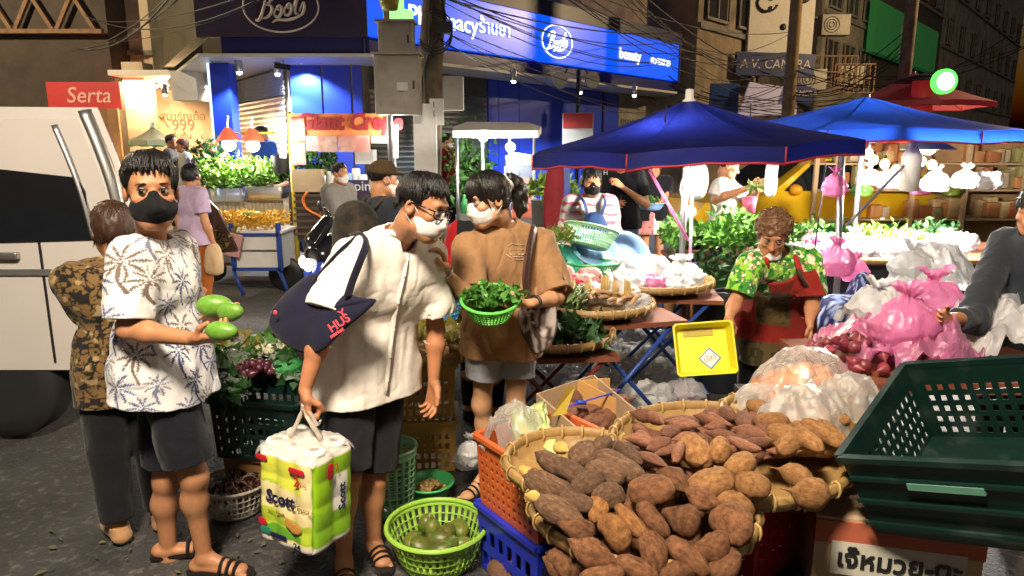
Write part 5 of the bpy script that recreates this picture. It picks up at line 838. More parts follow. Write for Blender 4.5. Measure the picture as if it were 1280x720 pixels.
# drinks cart
Y = 9.9; O = V3((P(622, 220, Y).x, Y, 0)); o = thing('drinks_cart', 'drinks cart with a cream roof and two glaring lamps', 'cart', O); rf = [V3(P(u, v, yy))-O for u, v, yy in ((566, 163, Y-.1), (672, 163, Y-.1), (676, 158, Y+.7), (568, 158, Y+.7))]; rg = [V3(P(u, v, yy))-O for u, v, yy in ((584, 152, Y+.3), (660, 153, Y+.3))]
m = MB(); m.add(rf+rg, [(0, 1, 5, 4), (2, 3, 4, 5), (1, 2, 5), (3, 0, 4), (3, 2, 1, 0)]); m.build('roof', mat('cream_canvas', (.5, .45, .36), .6, .1), o); m = MB(); [m.beam(rf[i]-ZU*.05, rf[(i+1) % 4]-ZU*.05, .02, .1) for i in range(4)]; m.build('roof_fascia', wht, o)
for u in (571, 603, 637, 668): m = MB(); q = V3(P(u, 164, Y-.08))-O; m.tube([q, q*(1, 1, 0)], .022, 8); m.build('roof_post', steel, o, True)
zt = P(622, 268, Y).z; m = MB(); m.box((0, .3, zt/2), (1.2, .75, zt)); m.build('cart_body', steel, o); m = MB(); pxbox(m, 630, 208, 666, 240, Y-.05, .4, O); m.build('glass_case', mat('case_glass', (.5, .55, .52), .08, .1, alpha=.45), o); m = MB(); pxbox(m, 634, 222, 662, 240, Y+.1, .1, O); m.build('snack_tray', mat('salmon_card', (.6, .25, .18), .6, .1), o)
m = MB(); pxbox(m, 640, 240, 668, 272, Y-.1, .35, O); m.build('red_box', mat('salmon_red', (.65, .16, .1), .5, .1), o); text('box_lettering', 'ราดหน้า\n19', .13, wht, o, V3(P(654, 256, Y-.12))-O, (PI/2, 0, 0))
for u, h_ in ((637, 12), (646, 15), (653, 14), (660, 13)): m = MB(); q = V3(P(u, 207, Y+.1))-O; m.lathe([(0, 0), (.05, 0), (.065, h_*.012), (0, h_*.012)], 12, q); m.build('paper_cup', mat('cup_paper', (.7, .6, .5), .6), o, angle=40)
for u, v in ((604, 171), (638, 184)): m = MB(); q = V3(P(u, v, Y-.05))-O; m.ell(q, (.07, .07, .07)); m.build('lamp_bulb', coldm, o, True); lamp('POINT', q-V3((0, .1, 0)), 45, (.95, 1, .98), .08, None, o)
for k, u in enumerate((580, 586, 594, 612, 620)): m = MB(); q = V3((P(u, 225, Y+.2).x-O[0], .2, zt)); m.lathe([(0, 0), (.045, 0), (.045, .16+.04*(k % 2)), (.02, .22), (.02, .27), (0, .27)], 10, q); m.build('syrup_bottle', wht if k % 2 else gpl, o, True)
O = V3((P(588, 205, 10.6).x, 10.6, .3)); o = thing('potted_plant', 'bushy green plant standing behind the drinks cart', 'plant', O); m = MB(); m.lathe([(0, 0), (.14, 0), (.18, .3), (0, .3)], 16); m.build('pot', MATS['kraft_card'], o, angle=40); m = MB(); leaves(m, lambda r: V3((r.normal(0, .2), r.normal(0, .16), 1.15+r.normal(0, .32))), 520, .13, 41, .3, 2); m.build('foliage', G1, o); m = MB(); m.tube([(0, 0, .3), (.02, 0, 1.6)], .02, 6); m.build('stem', MATS['weathered_pole'], o, True)
O = V3((P(690, 240, 8.6).x, 8.6, 0)); o = thing('plant_tub', 'grey tub of leafy greens right of the drinks cart', 'plant', O); zz = P(690, 250, 8.6).z; m = MB(); m.lathe([(0, .3), (.22, .3), (.26, zz), (0, zz)], 18); m.build('tub', mat('grey_tub', (.1, .1, .1), .6, .2), o, angle=40); m = MB(); leaves(m, lambda r: V3((r.normal(0, .14), r.normal(0, .12), zz+.05+abs(r.normal(0, .1)))), 300, .16, 42, .8, 3); m.build('foliage', G3, o); m = MB(); m.box((0, 0, .15), (.4, .4, .3)); m.build('support_box', MATS['kraft_card'], o)
m = MB(); q = V3(P(708, 255, 7.6)); m.box((q[0], q[1], q[2]), (.06, .06, .9)); m.box((q[0]+.25, q[1], q[2]-.15), (.5, .06, .06)); m.box((q[0]+.5, q[1], q[2]-.2), (.06, .06, .8)); tag(m.build('blue_rack_frame', bl_frame, None), 'blue frame of a rack beside the girl with the rucksack', 'rack')
m = MB(); q = V3(P(695, 268, 7.9)); cushion(m, smooth_poly([q+V3((x, 0, z)) for x, z in ((-.1, -.5), (-.12, .45), (.1, .48), (.12, -.5))], 4), (0, -1, 0), .06, 5, wr=.03); tag(m.build('hanging_apron', mat('deep_red_cloth', (.3, .02, .03), .8, .2), None, True), 'dark red cloth hanging beside the blue rack', 'cloth')
# ------------------------------------------------------------ people
def fdir(yaw): return np.array((math.sin(R(yaw)), -math.cos(R(yaw)), 0))
def px(*a): return V3(P(*a))
def standing(base, yaw, H, **kw):
    """joints of a standing figure; yaw 0 faces the camera side, 90 the right of the street; kw overrides with world points"""
    F = fdir(yaw); L = np.array((-F[1], F[0], 0)); s = H/1.72; b = V3(base)
    q = lambda l, f, u: b+(L*l+F*f+ZU*u)*s
    J = dict(pel=q(0, 0, .93), neck=q(0, -.01, 1.45), head=q(0, .03, 1.595))
    for n, k in (('L', 1), ('R', -1)):
        J.update({'sh'+n: q(.175*k, -.01, 1.405), 'el'+n: q(.225*k, -.02, 1.12), 'wr'+n: q(.24*k, .05, .88), 'hip'+n: q(.09*k, 0, .9), 'kn'+n: q(.1*k, .02, .49), 'an'+n: q(.1*k, -.02, .085), 'toe'+n: q(.125*k, .16, .025)})
    J.update({k: V3(v) for k, v in kw.items()}); J['F'] = F; J['L'] = L; J['s'] = s; J['base'] = b
    J['chest'] = J.get('chest', (J['shL']+J['shR'])*.5*.72+J['pel']*.28); J['waist'] = J.get('waist', J['pel']*.62+J['chest']*.38)
    return J
def torso(S_, J, c=0., fat=1., k=.06, low=True):
    F, L, s = J['F'], J['L'], J['s']; ax = F
    pe, wa, ch, ne = J['pel'], J['waist'], J['chest'], J['neck']; r = lambda x: x*s*fat+c
    up = unit(ne-pe); Ls = unit(J['shL']-J['shR']); fl = .86
    if low: S_.cone(pe-L*.07*s, pe+L*.07*s, r(.098), None, k, ax, .95)
    S_.cone(wa-L*.055*s, wa+L*.055*s, r(.092), None, k, ax, fl)
    S_.cone(ch-Ls*.075*s, ch+Ls*.075*s, r(.1), None, k, ax, fl)
    S_.cone(wa, ch, r(.095), r(.105), k, ax, fl); 
    if low: S_.cone(pe, wa, r(.1), r(.095), k, ax, fl)
    S_.cone(J['shL']*.85+ch*.15-up*.03*s, J['shR']*.85+ch*.15-up*.03*s, r(.06), None, k, ax, .95)
    S_.cone(ne-up*.04*s, ne*.5+J['shL']*.5-up*.01*s, r(.045), r(.045), k); S_.cone(ne-up*.04*s, ne*.5+J['shR']*.5-up*.01*s, r(.045), r(.045), k)
def arm(S_, J, n, c=0., k=.025, upto=1.0, fat=1.):
    s = J['s']; a, b, w = J['sh'+n], J['el'+n], J['wr'+n]; r = lambda x: x*s*fat+c
    S_.cone(a, a+(b-a)*.35, r(.054), r(.047), k)
    if upto <= 1.0: S_.cone(a+(b-a)*.3, a+(b-a)*min(1, upto), r(.047), r(.040), k)
    if upto >= 1.0:
        S_.cone(a+(b-a)*.3, b, r(.047), r(.038), k)
        if upto > 1: S_.cone(b, b+(w-b)*.3, r(.038), r(.041), k); S_.cone(b+(w-b)*.3, w, r(.041), r(.025), k, None)
def leg(S_, J, n, c=0., k=.055, upto=2.0, fat=1.):
    s = J['s']; a, b, w = J['hip'+n], J['kn'+n], J['an'+n]; r = lambda x: x*s*fat+c; F = J['F']
    if upto <= 1: S_.cone(a, a+(b-a)*upto, r(.088), r(.088-.028*upto), k); return
    S_.cone(a, b, r(.084), r(.05), k); m = b+(w-b)*.3-F*.018*s
    if upto < 2: e = b+(w-b)*(upto-1); S_.cone(b, e, r(.055), r(.055), k); return
    S_.cone(b, m, r(.044), r(.047), k); S_.cone(m, w, r(.047), r(.032), k)
def foot(S_, J, n, c=0., k=.015, flat=.62):
    s = J['s']; w, t = J['an'+n], J['toe'+n]; r = lambda x: x*s+c; d = unit((t-w)*(1, 1, 0)); hz = w*(1, 1, 0)+ZU*.032*s-d*.03*s
    S_.cone(w, hz, r(.034), r(.034), k); S_.cone(hz, t*(1, 1, 0)+ZU*.024*s-d*.02, r(.034), r(.034), k, ZU, flat); S_.cone(w, t*(1, 1, 0)+ZU*.03*s-d*.06, r(.032), r(.026), k)
def toes(S_, J, n):
    s = J['s']; w, t = J['an'+n], J['toe'+n]; d = unit((t-w)*(1, 1, 0)); sd = np.cross(d, ZU)*(1 if n == 'L' else -1)
    for i in range(5):
        o = t*(1, 1, 0)+sd*(.026-.0135*i)*s*-1+ZU*.014; S_.cone(o-d*.03, o+d*(.018-.007*i), .0125 if i == 0 else .009, .0105 if i == 0 else .0075, .004)
def hand(S_, wr, d, n, side, curl=.4, thumb=.4, s=1., spread=.12, k=.006):
    """palm, four bent fingers of different length, thumb from the side of the palm; d towards the fingers, n out of the palm"""
    wr = V3(wr); d = unit(d); n = V3(n); n = unit(n-d*(n @ d)); t = np.cross(d, n)*side; cu = curl if hasattr(curl, '__len__') else [curl]*4
    for i, (o, ln) in enumerate(((.03, .072), (.0105, .08), (-.009, .074), (-.028, .058))):
        kn = wr+(d*(.094-.004*abs(i-1))+t*o)*s; S_.cone(wr+(t*(.014-.009*i)+d*.012)*s, kn, .0145*s, .0125*s, .012, n, .95)
        p = kn; a = 0.
        for j, f in enumerate((.42, .33, .25)):
            a += cu[i]*(1., 1.25, .8)[j]; dd = unit(d+t*spread*(1.5-i)*.5); v = dd*math.cos(a)+n*math.sin(a); e = p+v*ln*f*s
            S_.cone(p, e, (.0098-.0008*j)*s*(1 if i < 3 else .88), (.009-.0009*j)*s*(1 if i < 3 else .88), k*.6); p = e
    b = wr+(d*.03+t*.024)*s; S_.cone(wr+(d*.012+t*.01)*s, b, .017*s, .016*s, .012)
    v = unit(d*.62+t*(.75-.4*thumb)+n*(.25+.75*thumb)); e = b+v*.045*s; S_.cone(b, e, .0145*s, .0115*s, .009); v2 = unit(d*.85+t*(.3-.5*thumb)+n*(.1+.5*thumb)); S_.cone(e, e+v2*.032*s, .0112*s, .0088*s, k*.6)
class Head:
    def __init__(s, c, f, u=None, size=1.0):
        s.c = V3(c); s.f = unit(f); u = ZU if u is None else V3(u); s.u = unit(u-s.f*(u @ s.f)); s.r = np.cross(s.f, s.u); s.s = size; s.M = np.stack([s.r, s.f, s.u], 1)
    def w(s, p): return s.c+(s.M @ V3(p))*s.s
    def W(s, p): return s.c+(np.asarray(p, float) @ s.M.T)*s.s
    def loc(s, V): return ((V-s.c) @ s.M)/s.s
def head_sdf(S_, h, k=.02, ears=True):
    e = lambda c, r, kk=k, op='u': S_.ell(h.w(c), V3(r)*h.s, h.M, kk*h.s, op); c_ = lambda a, b, ra, rb, kk=.01: S_.cone(h.w(a), h.w(b), ra*h.s, rb*h.s, kk*h.s)
    e((0, -.014, .034), (.073, .092, .082)); e((0, .028, -.03), (.059, .062, .078), .03); e((0, .05, -.088), (.034, .032, .028), .03)
    c_((-.045, .02, -.07), (-.02, .06, -.095), .022, .02, .03); c_((.045, .02, -.07), (.02, .06, -.095), .022, .02, .03)
    c_((-.03, .074, .03), (.03, .074, .03), .0115, .0115, .016); e((-.043, .062, -.02), (.018, .018, .016), .02); e((.043, .062, -.02), (.018, .018, .016), .02)
    for x in (-.031, .031): e((x, .096, .006), (.0175, .02, .0078), .005, 's')
    c_((0, .086, .008), (0, .106, -.03), .0075, .0125, .009); c_((-.011, .094, -.034), (.011, .094, -.034), .008, .008, .006)
    e((0, .083, -.06), (.022, .012, .0055), .006); e((0, .08, -.07), (.019, .012, .006), .006)
    if ears:
        for x in (-1, 1): e((.075*x, -.01, -.006), (.011, .021, .031), .006); e((.084*x, -.006, -.002), (.008, .011, .017), .004, 's'); 
    e((0, -.035, -.07), (.05, .05, .06), .03)
def eyes(h, parent, off, dirn=None, iris='#1c0f08'):
    d = unit(V3(dirn)) if dirn is not None else h.f
    for x in (-.031, .031):
        b = MB(); b.ell((0, 0, 0), (.0125*h.s,)*3, 14, 12); V = np.concatenate(b.V); a = np.arccos(np.clip(unit_rows(V) @ d, -1, 1))
        C = np.where((a < .25)[:, None], (.004, .003, .003), np.where((a < .7)[:, None], hexc(iris), (.36, .32, .29))); b.C = [C]
        b.build('eye', M_EYE, parent, True, col=True).location = h.w((x, .0795, .0055))-off
        bm = MB(); pts = [h.w((x+q, y, z)) for q, y, z in ((-.019, .083, .026), (-.006, .0895, .0315), (.008, .0885, .031), (.02, .079, .025))]
        bm.tube([p+ZU*.0 for p in pts], [.0016*h.s, .0038*h.s, .0034*h.s, .001], 6, flat=.6); bm.build('eyebrow', M_HAIR, parent, True, off=off)
        lid = MB(); lid.tube([h.w((x+q, .0815+.0095*math.cos(q*70), .0125+.003*math.cos(q*90))) for q in (-.015, -.008, 0, .008, .015)], .0016*h.s, 5); lid.build('eyelash', M_HAIR, parent, True, off=off)
def unit_rows(V): return V/np.maximum(np.linalg.norm(V, axis=-1, keepdims=True), 1e-9)
def hair(h, name, m, parent, off, style='short', vox=.004, n=220, seed=1, fringe=.05):
    rng = np.random.default_rng(seed); s = h.s
    ex = .02 if style in ('pony', 'bob') else .0
    S_ = SDF(h.c-.17*s, h.c+.17*s, vox*s); S_.ell(h.w((0, -.018, .042)), V3((.08, .098, .086))*s, h.M, .01)
    if style in ('pony', 'bob'): S_.ell(h.w((0, -.03, .0)), V3((.079, .085, .08))*s, h.M, .03)
    sl = tuple(slice(0, int(x)) for x in S_.n); p = h.loc(S_.pts(sl)); y, z, x = p[..., 1], p[..., 2], p[..., 0]
    if style in ('pony', 'bob'): hl = np.interp(y, [-.12, -.03, .0, .03, .055, .1], [-.075, -.06, -.02, .02, .05, .052])
    else: hl = np.interp(y, [-.12, -.06, -.03, .0, .02, .045, .07, .1], [-.05, -.04, -.012, .02, .014, .05, .08, .085])
    hl = hl+.006*np.sin(x*140+1)+.004*np.sin(x*310)+(.012*np.sin(x*45+.6)*(y > .03) if style == 'short' else 0)
    S_.D = np.maximum(S_.D, ((hl-z)*s).astype(np.float32))
    S_.warp(lambda q: .0035*s*vnoise(q*(1, 1, .4), 90, 3)+.004*vnoise(q, 30, 5))
    V, Q = S_.quads(); mb = MB()
    whorl = V3((.01, -.045, .118))
    for i in range(n):
        az = rng.uniform(0, 2*PI); fr = math.cos(az)   # az 0 = front
        if style in ('pony',) and fr < .2: continue
        end_z = (.094+.012*math.sin(az*2+1)-rng.uniform(0, 1)**2*fringe*1.6 if style == 'short' else .05-rng.uniform(0, fringe)) if fr > .5 else (.012 if abs(fr) < .5 else -.03)+rng.uniform(-.012, .012)
        if style == 'bob' and fr <= .5: end_z = -.06+rng.uniform(-.02, .02)
        e = V3((math.sin(az+(.55 if style == 'short' and fr > .2 else 0))*.083, math.cos(az)*.1-.012, end_z)); st = whorl+V3((math.sin(az)*.03, math.cos(az)*.04, 0))+rng.normal(0, .008, 3)
        pts = []
        for t in (0, .3, .6, .85, 1):
            q = st*(1-t)+e*t; c0 = V3((0, -.018, .042)); d = (q-c0)/V3((.08, .098, .086)); l = np.linalg.norm(d); lift = 1.015+.03*math.sin(t*PI)+rng.uniform(0, .03)+(.05*t*t if fr > .5 else 0)+(.07*math.sin(t*PI)*max(0, fr) if style == 'short' else 0)
            pts.append(h.w(c0+d/max(l, 1e-6)*lift*V3((.08, .098, .086)) if q[2] > .0 else q*V3((1.02, 1.02, 1))+rng.normal(0, .002, 3)))
        r = rng.uniform(.0016, .0046)*s; mb.tube(pts, [r*.6, r, r, r*.7, r*.1], 4, flat=.6)
    if style == 'pony':
        pass
    return mesh_obj(name, V, Q, m, parent, off, None, mb)
def curls(h, m, parent, off, seed=2):
    """short permed hair: a rounded mass broken into curls"""
    rng = np.random.default_rng(seed); S_ = SDF(h.c-.2, h.c+.2, .0055); S_.ell(h.w((0, -.025, .045)), V3((.092, .105, .09))*h.s, h.M, .01); S_.ell(h.w((0, -.05, -.02)), V3((.088, .075, .08))*h.s, h.M, .03)
    sl = tuple(slice(0, int(x)) for x in S_.n); p = h.loc(S_.pts(sl)); hl = np.interp(p[..., 1], [-.12, -.02, .02, .05, .1], [-.1, -.08, .0, .045, .05]); S_.D = np.maximum(S_.D, ((hl-p[..., 2])*h.s).astype(np.float32))
    S_.warp(lambda q: .011*ridged(q+.01*vnoise(q, 50, 9)[:, None], 34, 2, 5)-.006)
    V, Q = S_.quads(); mb = MB()
    for i in range(240):
        az, el = rng.uniform(0, 2*PI), rng.uniform(-.35, 1.5)
        if math.cos(az) > .35 and el < .25: continue
        d = V3((math.cos(el)*math.sin(az), math.cos(el)*math.cos(az), math.sin(el))); o = V3((0, -.03, .035))+d*V3((.096, .108, .096)); t1 = unit(np.cross(d, rng.normal(0, 1, 3))); t2 = np.cross(d, t1); a0 = rng.uniform(0, 6)
        mb.tube([h.w(o+(t1*math.cos(a0+k*.8)+t2*math.sin(a0+k*.8))*.014+d*(.004*k-.006)) for k in range(6)], [.004*h.s, .0045*h.s, .0045*h.s, .004*h.s, .003*h.s, .001], 4, flat=.7)
    return mesh_obj('hair', V, Q, m, parent, off, None, mb)
def mask(h, m, parent, off, name='face_mask', fold=False, dy=0., dz=0., strapm=None):
    S_ = SDF(h.c-.15, h.c+.15, .0035*h.s); e = lambda c, r, k=.01: S_.ell(h.w(V3(c)+(0, dy, dz)), V3(r)*h.s, h.M, k)
    e((0, .032, -.055), (.067, .074, .066)); S_.cone(h.w((0, .088+dy, .002+dz)), h.w((0, .1+dy, -.035+dz)), .014*h.s, .019*h.s, .02)
    if fold: S_.cone(h.w((-.05, .05+dy, -.05+dz)), h.w((0, .108+dy, -.047+dz)), .014*h.s, .012*h.s, .03); S_.cone(h.w((.05, .05+dy, -.05+dz)), h.w((0, .108+dy, -.047+dz)), .014*h.s, .012*h.s, .03)
    sl = tuple(slice(0, int(x)) for x in S_.n); p = h.loc(S_.pts(sl))-V3((0, dy, dz)); x, y, z = np.abs(p[..., 0]), p[..., 1], p[..., 2]
    top = np.interp(x, [0, .02, .045, .07], [.012, .002, -.012, -.02]); bot = np.interp(x, [0, .03, .06], [-.124, -.117, -.086])
    S_.D = np.maximum.reduce([S_.D, ((z-top)*h.s).astype(np.float32), ((bot-z)*h.s).astype(np.float32), ((.0-y+.2*x)*h.s).astype(np.float32)])
    S_.warp(lambda q: .0006*np.sin(h.loc(q)[:, 2]*(170 if not fold else 60)+3*vnoise(q, 25, 3))*(1 if not fold else .5))
    o = S_.build(name, m, parent, off); mb = MB()
    for k in (-1, 1):
        mb.tube([h.w((.056*k, .034+dy, -.03+dz)), h.w((.07*k, .015, -.004)), h.w((.08*k, -.008, .024)), h.w((.081*k, -.024, .006))], .0018*h.s, 5)
        mb.tube([h.w((.052*k, .034+dy, -.08+dz)), h.w((.069*k, .01, -.058)), h.w((.08*k, -.012, -.036)), h.w((.081*k, -.024, -.005))], .0018*h.s, 5)
    mb.build('ear_loop', strapm or m, o, True, off=off); return o
def folds(amp, f=8, seed=0, vert=.35):
    return lambda q: amp*(ridged(q*(1, 1, vert)+.04*vnoise(q, 6, seed+3)[:, None], f, 2, seed)-.35)+amp*.5*vnoise(q*(1, 1, .7), f*2.3, seed+8)+amp*.55*(np.clip(ridged(q*(1, 1, .55)+.05*vnoise(q, 5, seed+1)[:, None], f*1.7, 2, seed+6), 0, 1)**2.5-.2)
def bbox(pts, pad):
    A = np.array(pts); return A.min(0)-pad, A.max(0)+pad
BODYPTS = ('pel', 'neck', 'head', 'shL', 'shR', 'elL', 'elR', 'wrL', 'wrR', 'hipL', 'hipR', 'knL', 'knR', 'anL', 'anR', 'toeL', 'toeR')
SKIN = {}
def skin_mat(): return mat('skin', rough=.5, var=.06, vs=30, bump=.12, bs=160, attr=True, spec=.4, sss=.06)
def body(J, h, parent, vox, skin='#c98d66', hands=None, feet='bare', fat=1., headon=True, nolegs=False, lipc=True):
    lo, hi = bbox([J[k] for k in BODYPTS if not (nolegs and k[:2] in ('kn', 'an', 'to'))], .22); S_ = SDF(lo, hi, vox)
    torso(S_, J, -.004, fat)
    for n in 'LR':
        arm(S_, J, n, upto=2, fat=fat)
        if not nolegs: leg(S_, J, n, fat=fat); foot(S_, J, n); 
        if feet == 'bare' and vox < .006 and not nolegs: toes(S_, J, n)
        hd = (hands or {}).get(n)
        if hd: hand(S_, J['wr'+n], hd['d'], hd['n'], 1 if n == 'R' else -1, hd.get('curl', .35), hd.get('thumb', .3), J['s'], hd.get('spread', .12))
        else: hand(S_, J['wr'+n], unit(J['wr'+n]-J['el'+n]), J['L']*(-1 if n == 'L' else 1), 1 if n == 'R' else -1, .3, .2, J['s'])
    if headon:
        S_.cone(J['neck']-unit(h.c-J['neck'])*.03, h.w((0, -.025, -.07)), .054*J['s'], .052*J['s'], .025); head_sdf(S_, h)
    base = V3(hexc(skin))
    def paint(V):
        C = np.tile(base, (len(V), 1)); C *= (1+.08*fbm(V, 14, 2, 4)+.06*vnoise(V, 55, 6))[:, None]; C[:, 0] *= 1+.05*vnoise(V, 22, 2)
        if headon:
            p = h.loc(V); near = np.linalg.norm(p, axis=1) < .2
            lip = near & (np.abs(p[:, 0]) < .023) & (p[:, 1] > .07) & (p[:, 2] > -.076) & (p[:, 2] < -.054); C[lip] = C[lip]*(.95, .62, .6)
            ch = near & (np.linalg.norm(p-(0, .09, -.03), axis=1) < .05); C[ch] *= (1.02, .94, .92)
            if parent.get('stub'): pass
        for n in 'LR':
            d = np.linalg.norm(V-J['wr'+n], axis=1) < .2; C[d] *= (1.02, .96, .93)
        return C
    return S_.build('body', skin_mat(), parent, J['base'], paint)
def shirt(J, name, m, parent, vox, c=.022, hem=.0, sleeve=.75, fat=1., paint=None, neckcut=.02, amp=.012, flare=.02, hemtilt=None, seed=0, hollow=True, collar=None, thick=0, vneck=False, neckr=.062):
    """a loose top following the torso: hem height z, sleeves cut at a share of the upper arm (above 1: of the forearm)"""
    s = J['s']; pts = [J[k] for k in ('pel', 'neck', 'shL', 'shR', 'elL', 'elR')]+[V3((J['pel'][0], J['pel'][1], hem))]+([J['wrL'], J['wrR']] if sleeve > 1 else []); lo, hi = bbox(pts, .22); S_ = SDF(lo, hi, vox)
    torso(S_, J, c, fat); F, L = J['F'], J['L']
    b = J['pel']*(1, 1, 0)+ZU*(hem-.08); S_.cone(J['waist']-L*.06*s, b-L*.075*s, .095*s*fat+c, .105*s*fat+c+flare, .05, F, .88); S_.cone(J['waist']+L*.06*s, b+L*.075*s, .095*s*fat+c, .105*s*fat+c+flare, .05, F, .88)
    S_.cone(J['waist'], b, .1*s*fat+c, .115*s*fat+c+flare, .05, F, .85)
    for n in 'LR': S_.cone(J['hip'+n], J['hip'+n]*.5+J['kn'+n]*.5, .09*s*fat+c+.008, .085*s*fat+c+.012, .05)
    S2 = SDF(lo, hi, vox)
    for n in 'LR':
        a, e, w = J['sh'+n], J['el'+n], J['wr'+n]; r0 = .056*s*fat+c*.9
        if sleeve <= 1: q = a+(e-a)*sleeve; d = unit(e-a); r = .054*s*fat+c*1.15; S2.cone(a, q+d*.05, r0, r, .02)
        else: q = e+(w-e)*(sleeve-1); d = unit(w-e); r = .034*s+c*.8; S2.cone(a, e, r0, .045*s*fat+c, .02); S2.cone(e, q+d*.04, .045*s*fat+c, r, .02)
        S2.warp(folds(amp*.7, 10, seed+5), .05); S2.cut(q, d, (q-.13, q+.13))
        if hollow: S2.cone(q-d*.02, q+d*.05, r-.012, r-.008, .004, None, 1, 's')
    S_.warp(folds(amp, 8, seed), .05)
    k2 = .03; hh = np.maximum(k2-np.abs(S_.D-S2.D), 0)/k2; S_.D = (np.minimum(S_.D, S2.D)-hh*hh*k2*.25).astype(np.float32)
    J['_sd'] = (lo, hi, S_.D.copy())
    up = unit(J['neck']-J['pel'])
    if vneck: S_.cone(J['neck']+F*.06, J['chest']*.75+J['neck']*.25+F*(.17+c), .042, .012, .004, None, 1, 's')
    S_.cone(J['neck']-up*.0+F*.012, J['neck']+up*.16+F*.05, neckr*s, (neckr+.012)*s, .006, None, 1, 's'); 
    hz = np.array((0, 0, hem)); n_ = unit(hemtilt if hemtilt is not None else (0, 0, -1)); S_.cut(np.array((J['pel'][0], J['pel'][1], hem)), n_)
    return S_.build(name, m, parent, J['base'], paint)
def pants(J, name, m, parent, vox, upto=1.6, c=.012, fat=1., paint=None, amp=.008, top=None, seed=4, hollow=True):
    pts = [J[k] for k in ('pel', 'hipL', 'hipR', 'knL', 'knR', 'anL', 'anR')]; lo, hi = bbox(pts, .22); S_ = SDF(lo, hi, vox); s = J['s']; F, L = J['F'], J['L']
    S_.cone(J['pel']-L*.07*s, J['pel']+L*.07*s, .1*s*fat+c, None, .05, F, .95); S_.cone(J['pel'], J['waist'], .1*s*fat+c, .1*s*fat+c, .05, F, .88)
    S_.warp(folds(amp*.6, 9, seed), .05)
    for n in 'LR':
        a, b, w = J['hip'+n], J['kn'+n], J['an'+n]; S2 = SDF(lo, hi, vox)
        if upto <= 1: q = a+(b-a)*upto; d = unit(b-a); r1 = (.09-.02*upto)*s*fat+c+.008; S2.cone(a, q+d*.05, .092*s*fat+c, r1, .03)
        else:
            q = b+(w-b)*(upto-1); d = unit(w-b); r1 = (.058-.02*(upto-1))*s*fat+c; S2.cone(a, b, .09*s*fat+c, .06*s*fat+c, .03); S2.cone(b, q+d*.04, .06*s*fat+c, r1, .03)
        S2.warp(folds(amp, 9, seed+ord(n)), .05); S2.cut(q, d, (q-.14, q+.14))
        if hollow: S2.cone(q-d*.015, q+d*.05, r1-.012, r1-.008, .004, None, 1, 's')
        k2 = .012; hh = np.maximum(k2-np.abs(S_.D-S2.D), 0)/k2; S_.D = (np.minimum(S_.D, S2.D)-hh*hh*k2*.25).astype(np.float32)
    if top is not None: S_.cut(np.array((0, 0, top)), (0, 0, 1))
    return S_.build(name, m, parent, J['base'], paint)
def skirt(J, name, m, parent, vox, hem, c=.02, flare=.06, paint=None):
    pel = J['pel']; b = pel*(1, 1, 0)+ZU*(hem-.06); lo, hi = bbox([pel, b, J['waist']], .3); S_ = SDF(lo, hi, vox); s = J['s']; L = J['L']
    S_.cone(J['waist'], pel, .1*s+c, .125*s+c, .04, J['F'], .88)
    for k in (-1, 1): S_.cone(pel+L*.05*k, b+L*.07*k, .11*s+c, .11*s+c+flare, .06, J['F'], .9)
    S_.warp(folds(.014, 7, 6, .15), .05); S_.cut(np.array((0, 0, hem)), (0, 0, -1)); S_.cut(J['waist'], (0, 0, 1)); return S_.build(name, m, parent, J['base'], paint)
def shoes(J, m, parent, vox=.006, name='shoe', sole=None):
    for n in 'LR':
        lo, hi = bbox([J['an'+n], J['toe'+n], J['toe'+n]*(1, 1, 0)], .12); S_ = SDF(lo, hi, vox); foot(S_, J, n, .009, .02, .75); S_.cut(J['an'+n]*(1, 1, 0)+ZU*.085*J['s'], (0, 0, 1)); S_.cut((0, 0, .004), (0, 0, -1)); S_.build(name, m, parent, J['base'])
def sandals(J, m, parent):
    for n in 'LR':
        mb = MB(); w, t = J['an'+n]*(1, 1, 0), J['toe'+n]*(1, 1, 0); d = unit(t-w); sd = np.cross(d, ZU); pr = [(-.07, .03), (-.03, .036), (.05, .036), (.11, .046), (.16, .044), (.2, .03), (.213, .012)]
        poly = [w+d*(a-.0)+sd*b for a, b in pr]+[w+d*a-sd*b for a, b in pr[::-1]]; V = [p+ZU*.002 for p in poly]+[p+ZU*.02 for p in poly]; k = len(poly)
        mb.add(V, [tuple(range(k))[::-1], tuple(range(k, 2*k))]+[(i, (i+1) % k, k+(i+1) % k, k+i) for i in range(k)]); mb.build('sandal', m, parent, off=J['base'])
        for o, hgt in ((.085, .052), (.115, .045), (.145, .038)):
            st = MB(); st.tube([w+d*o+sd*.046*math.cos(a)+ZU*(.018+hgt*math.sin(a)) for a in np.linspace(0, PI, 9)], .008, 6, flat=.35); st.build('sandal_strap', m, parent, True, off=J['base'])
def person(label, J, group=None):
    o = thing('person', label, 'person', Vector(J['base']), 0, group); return o
M_EYE = mat('eye_white', rough=.15, var=0, attr=True); M_HAIR = mat('black_hair', (.006, .005, .005), .42, .3, 30, .25, 220, spec=.45)
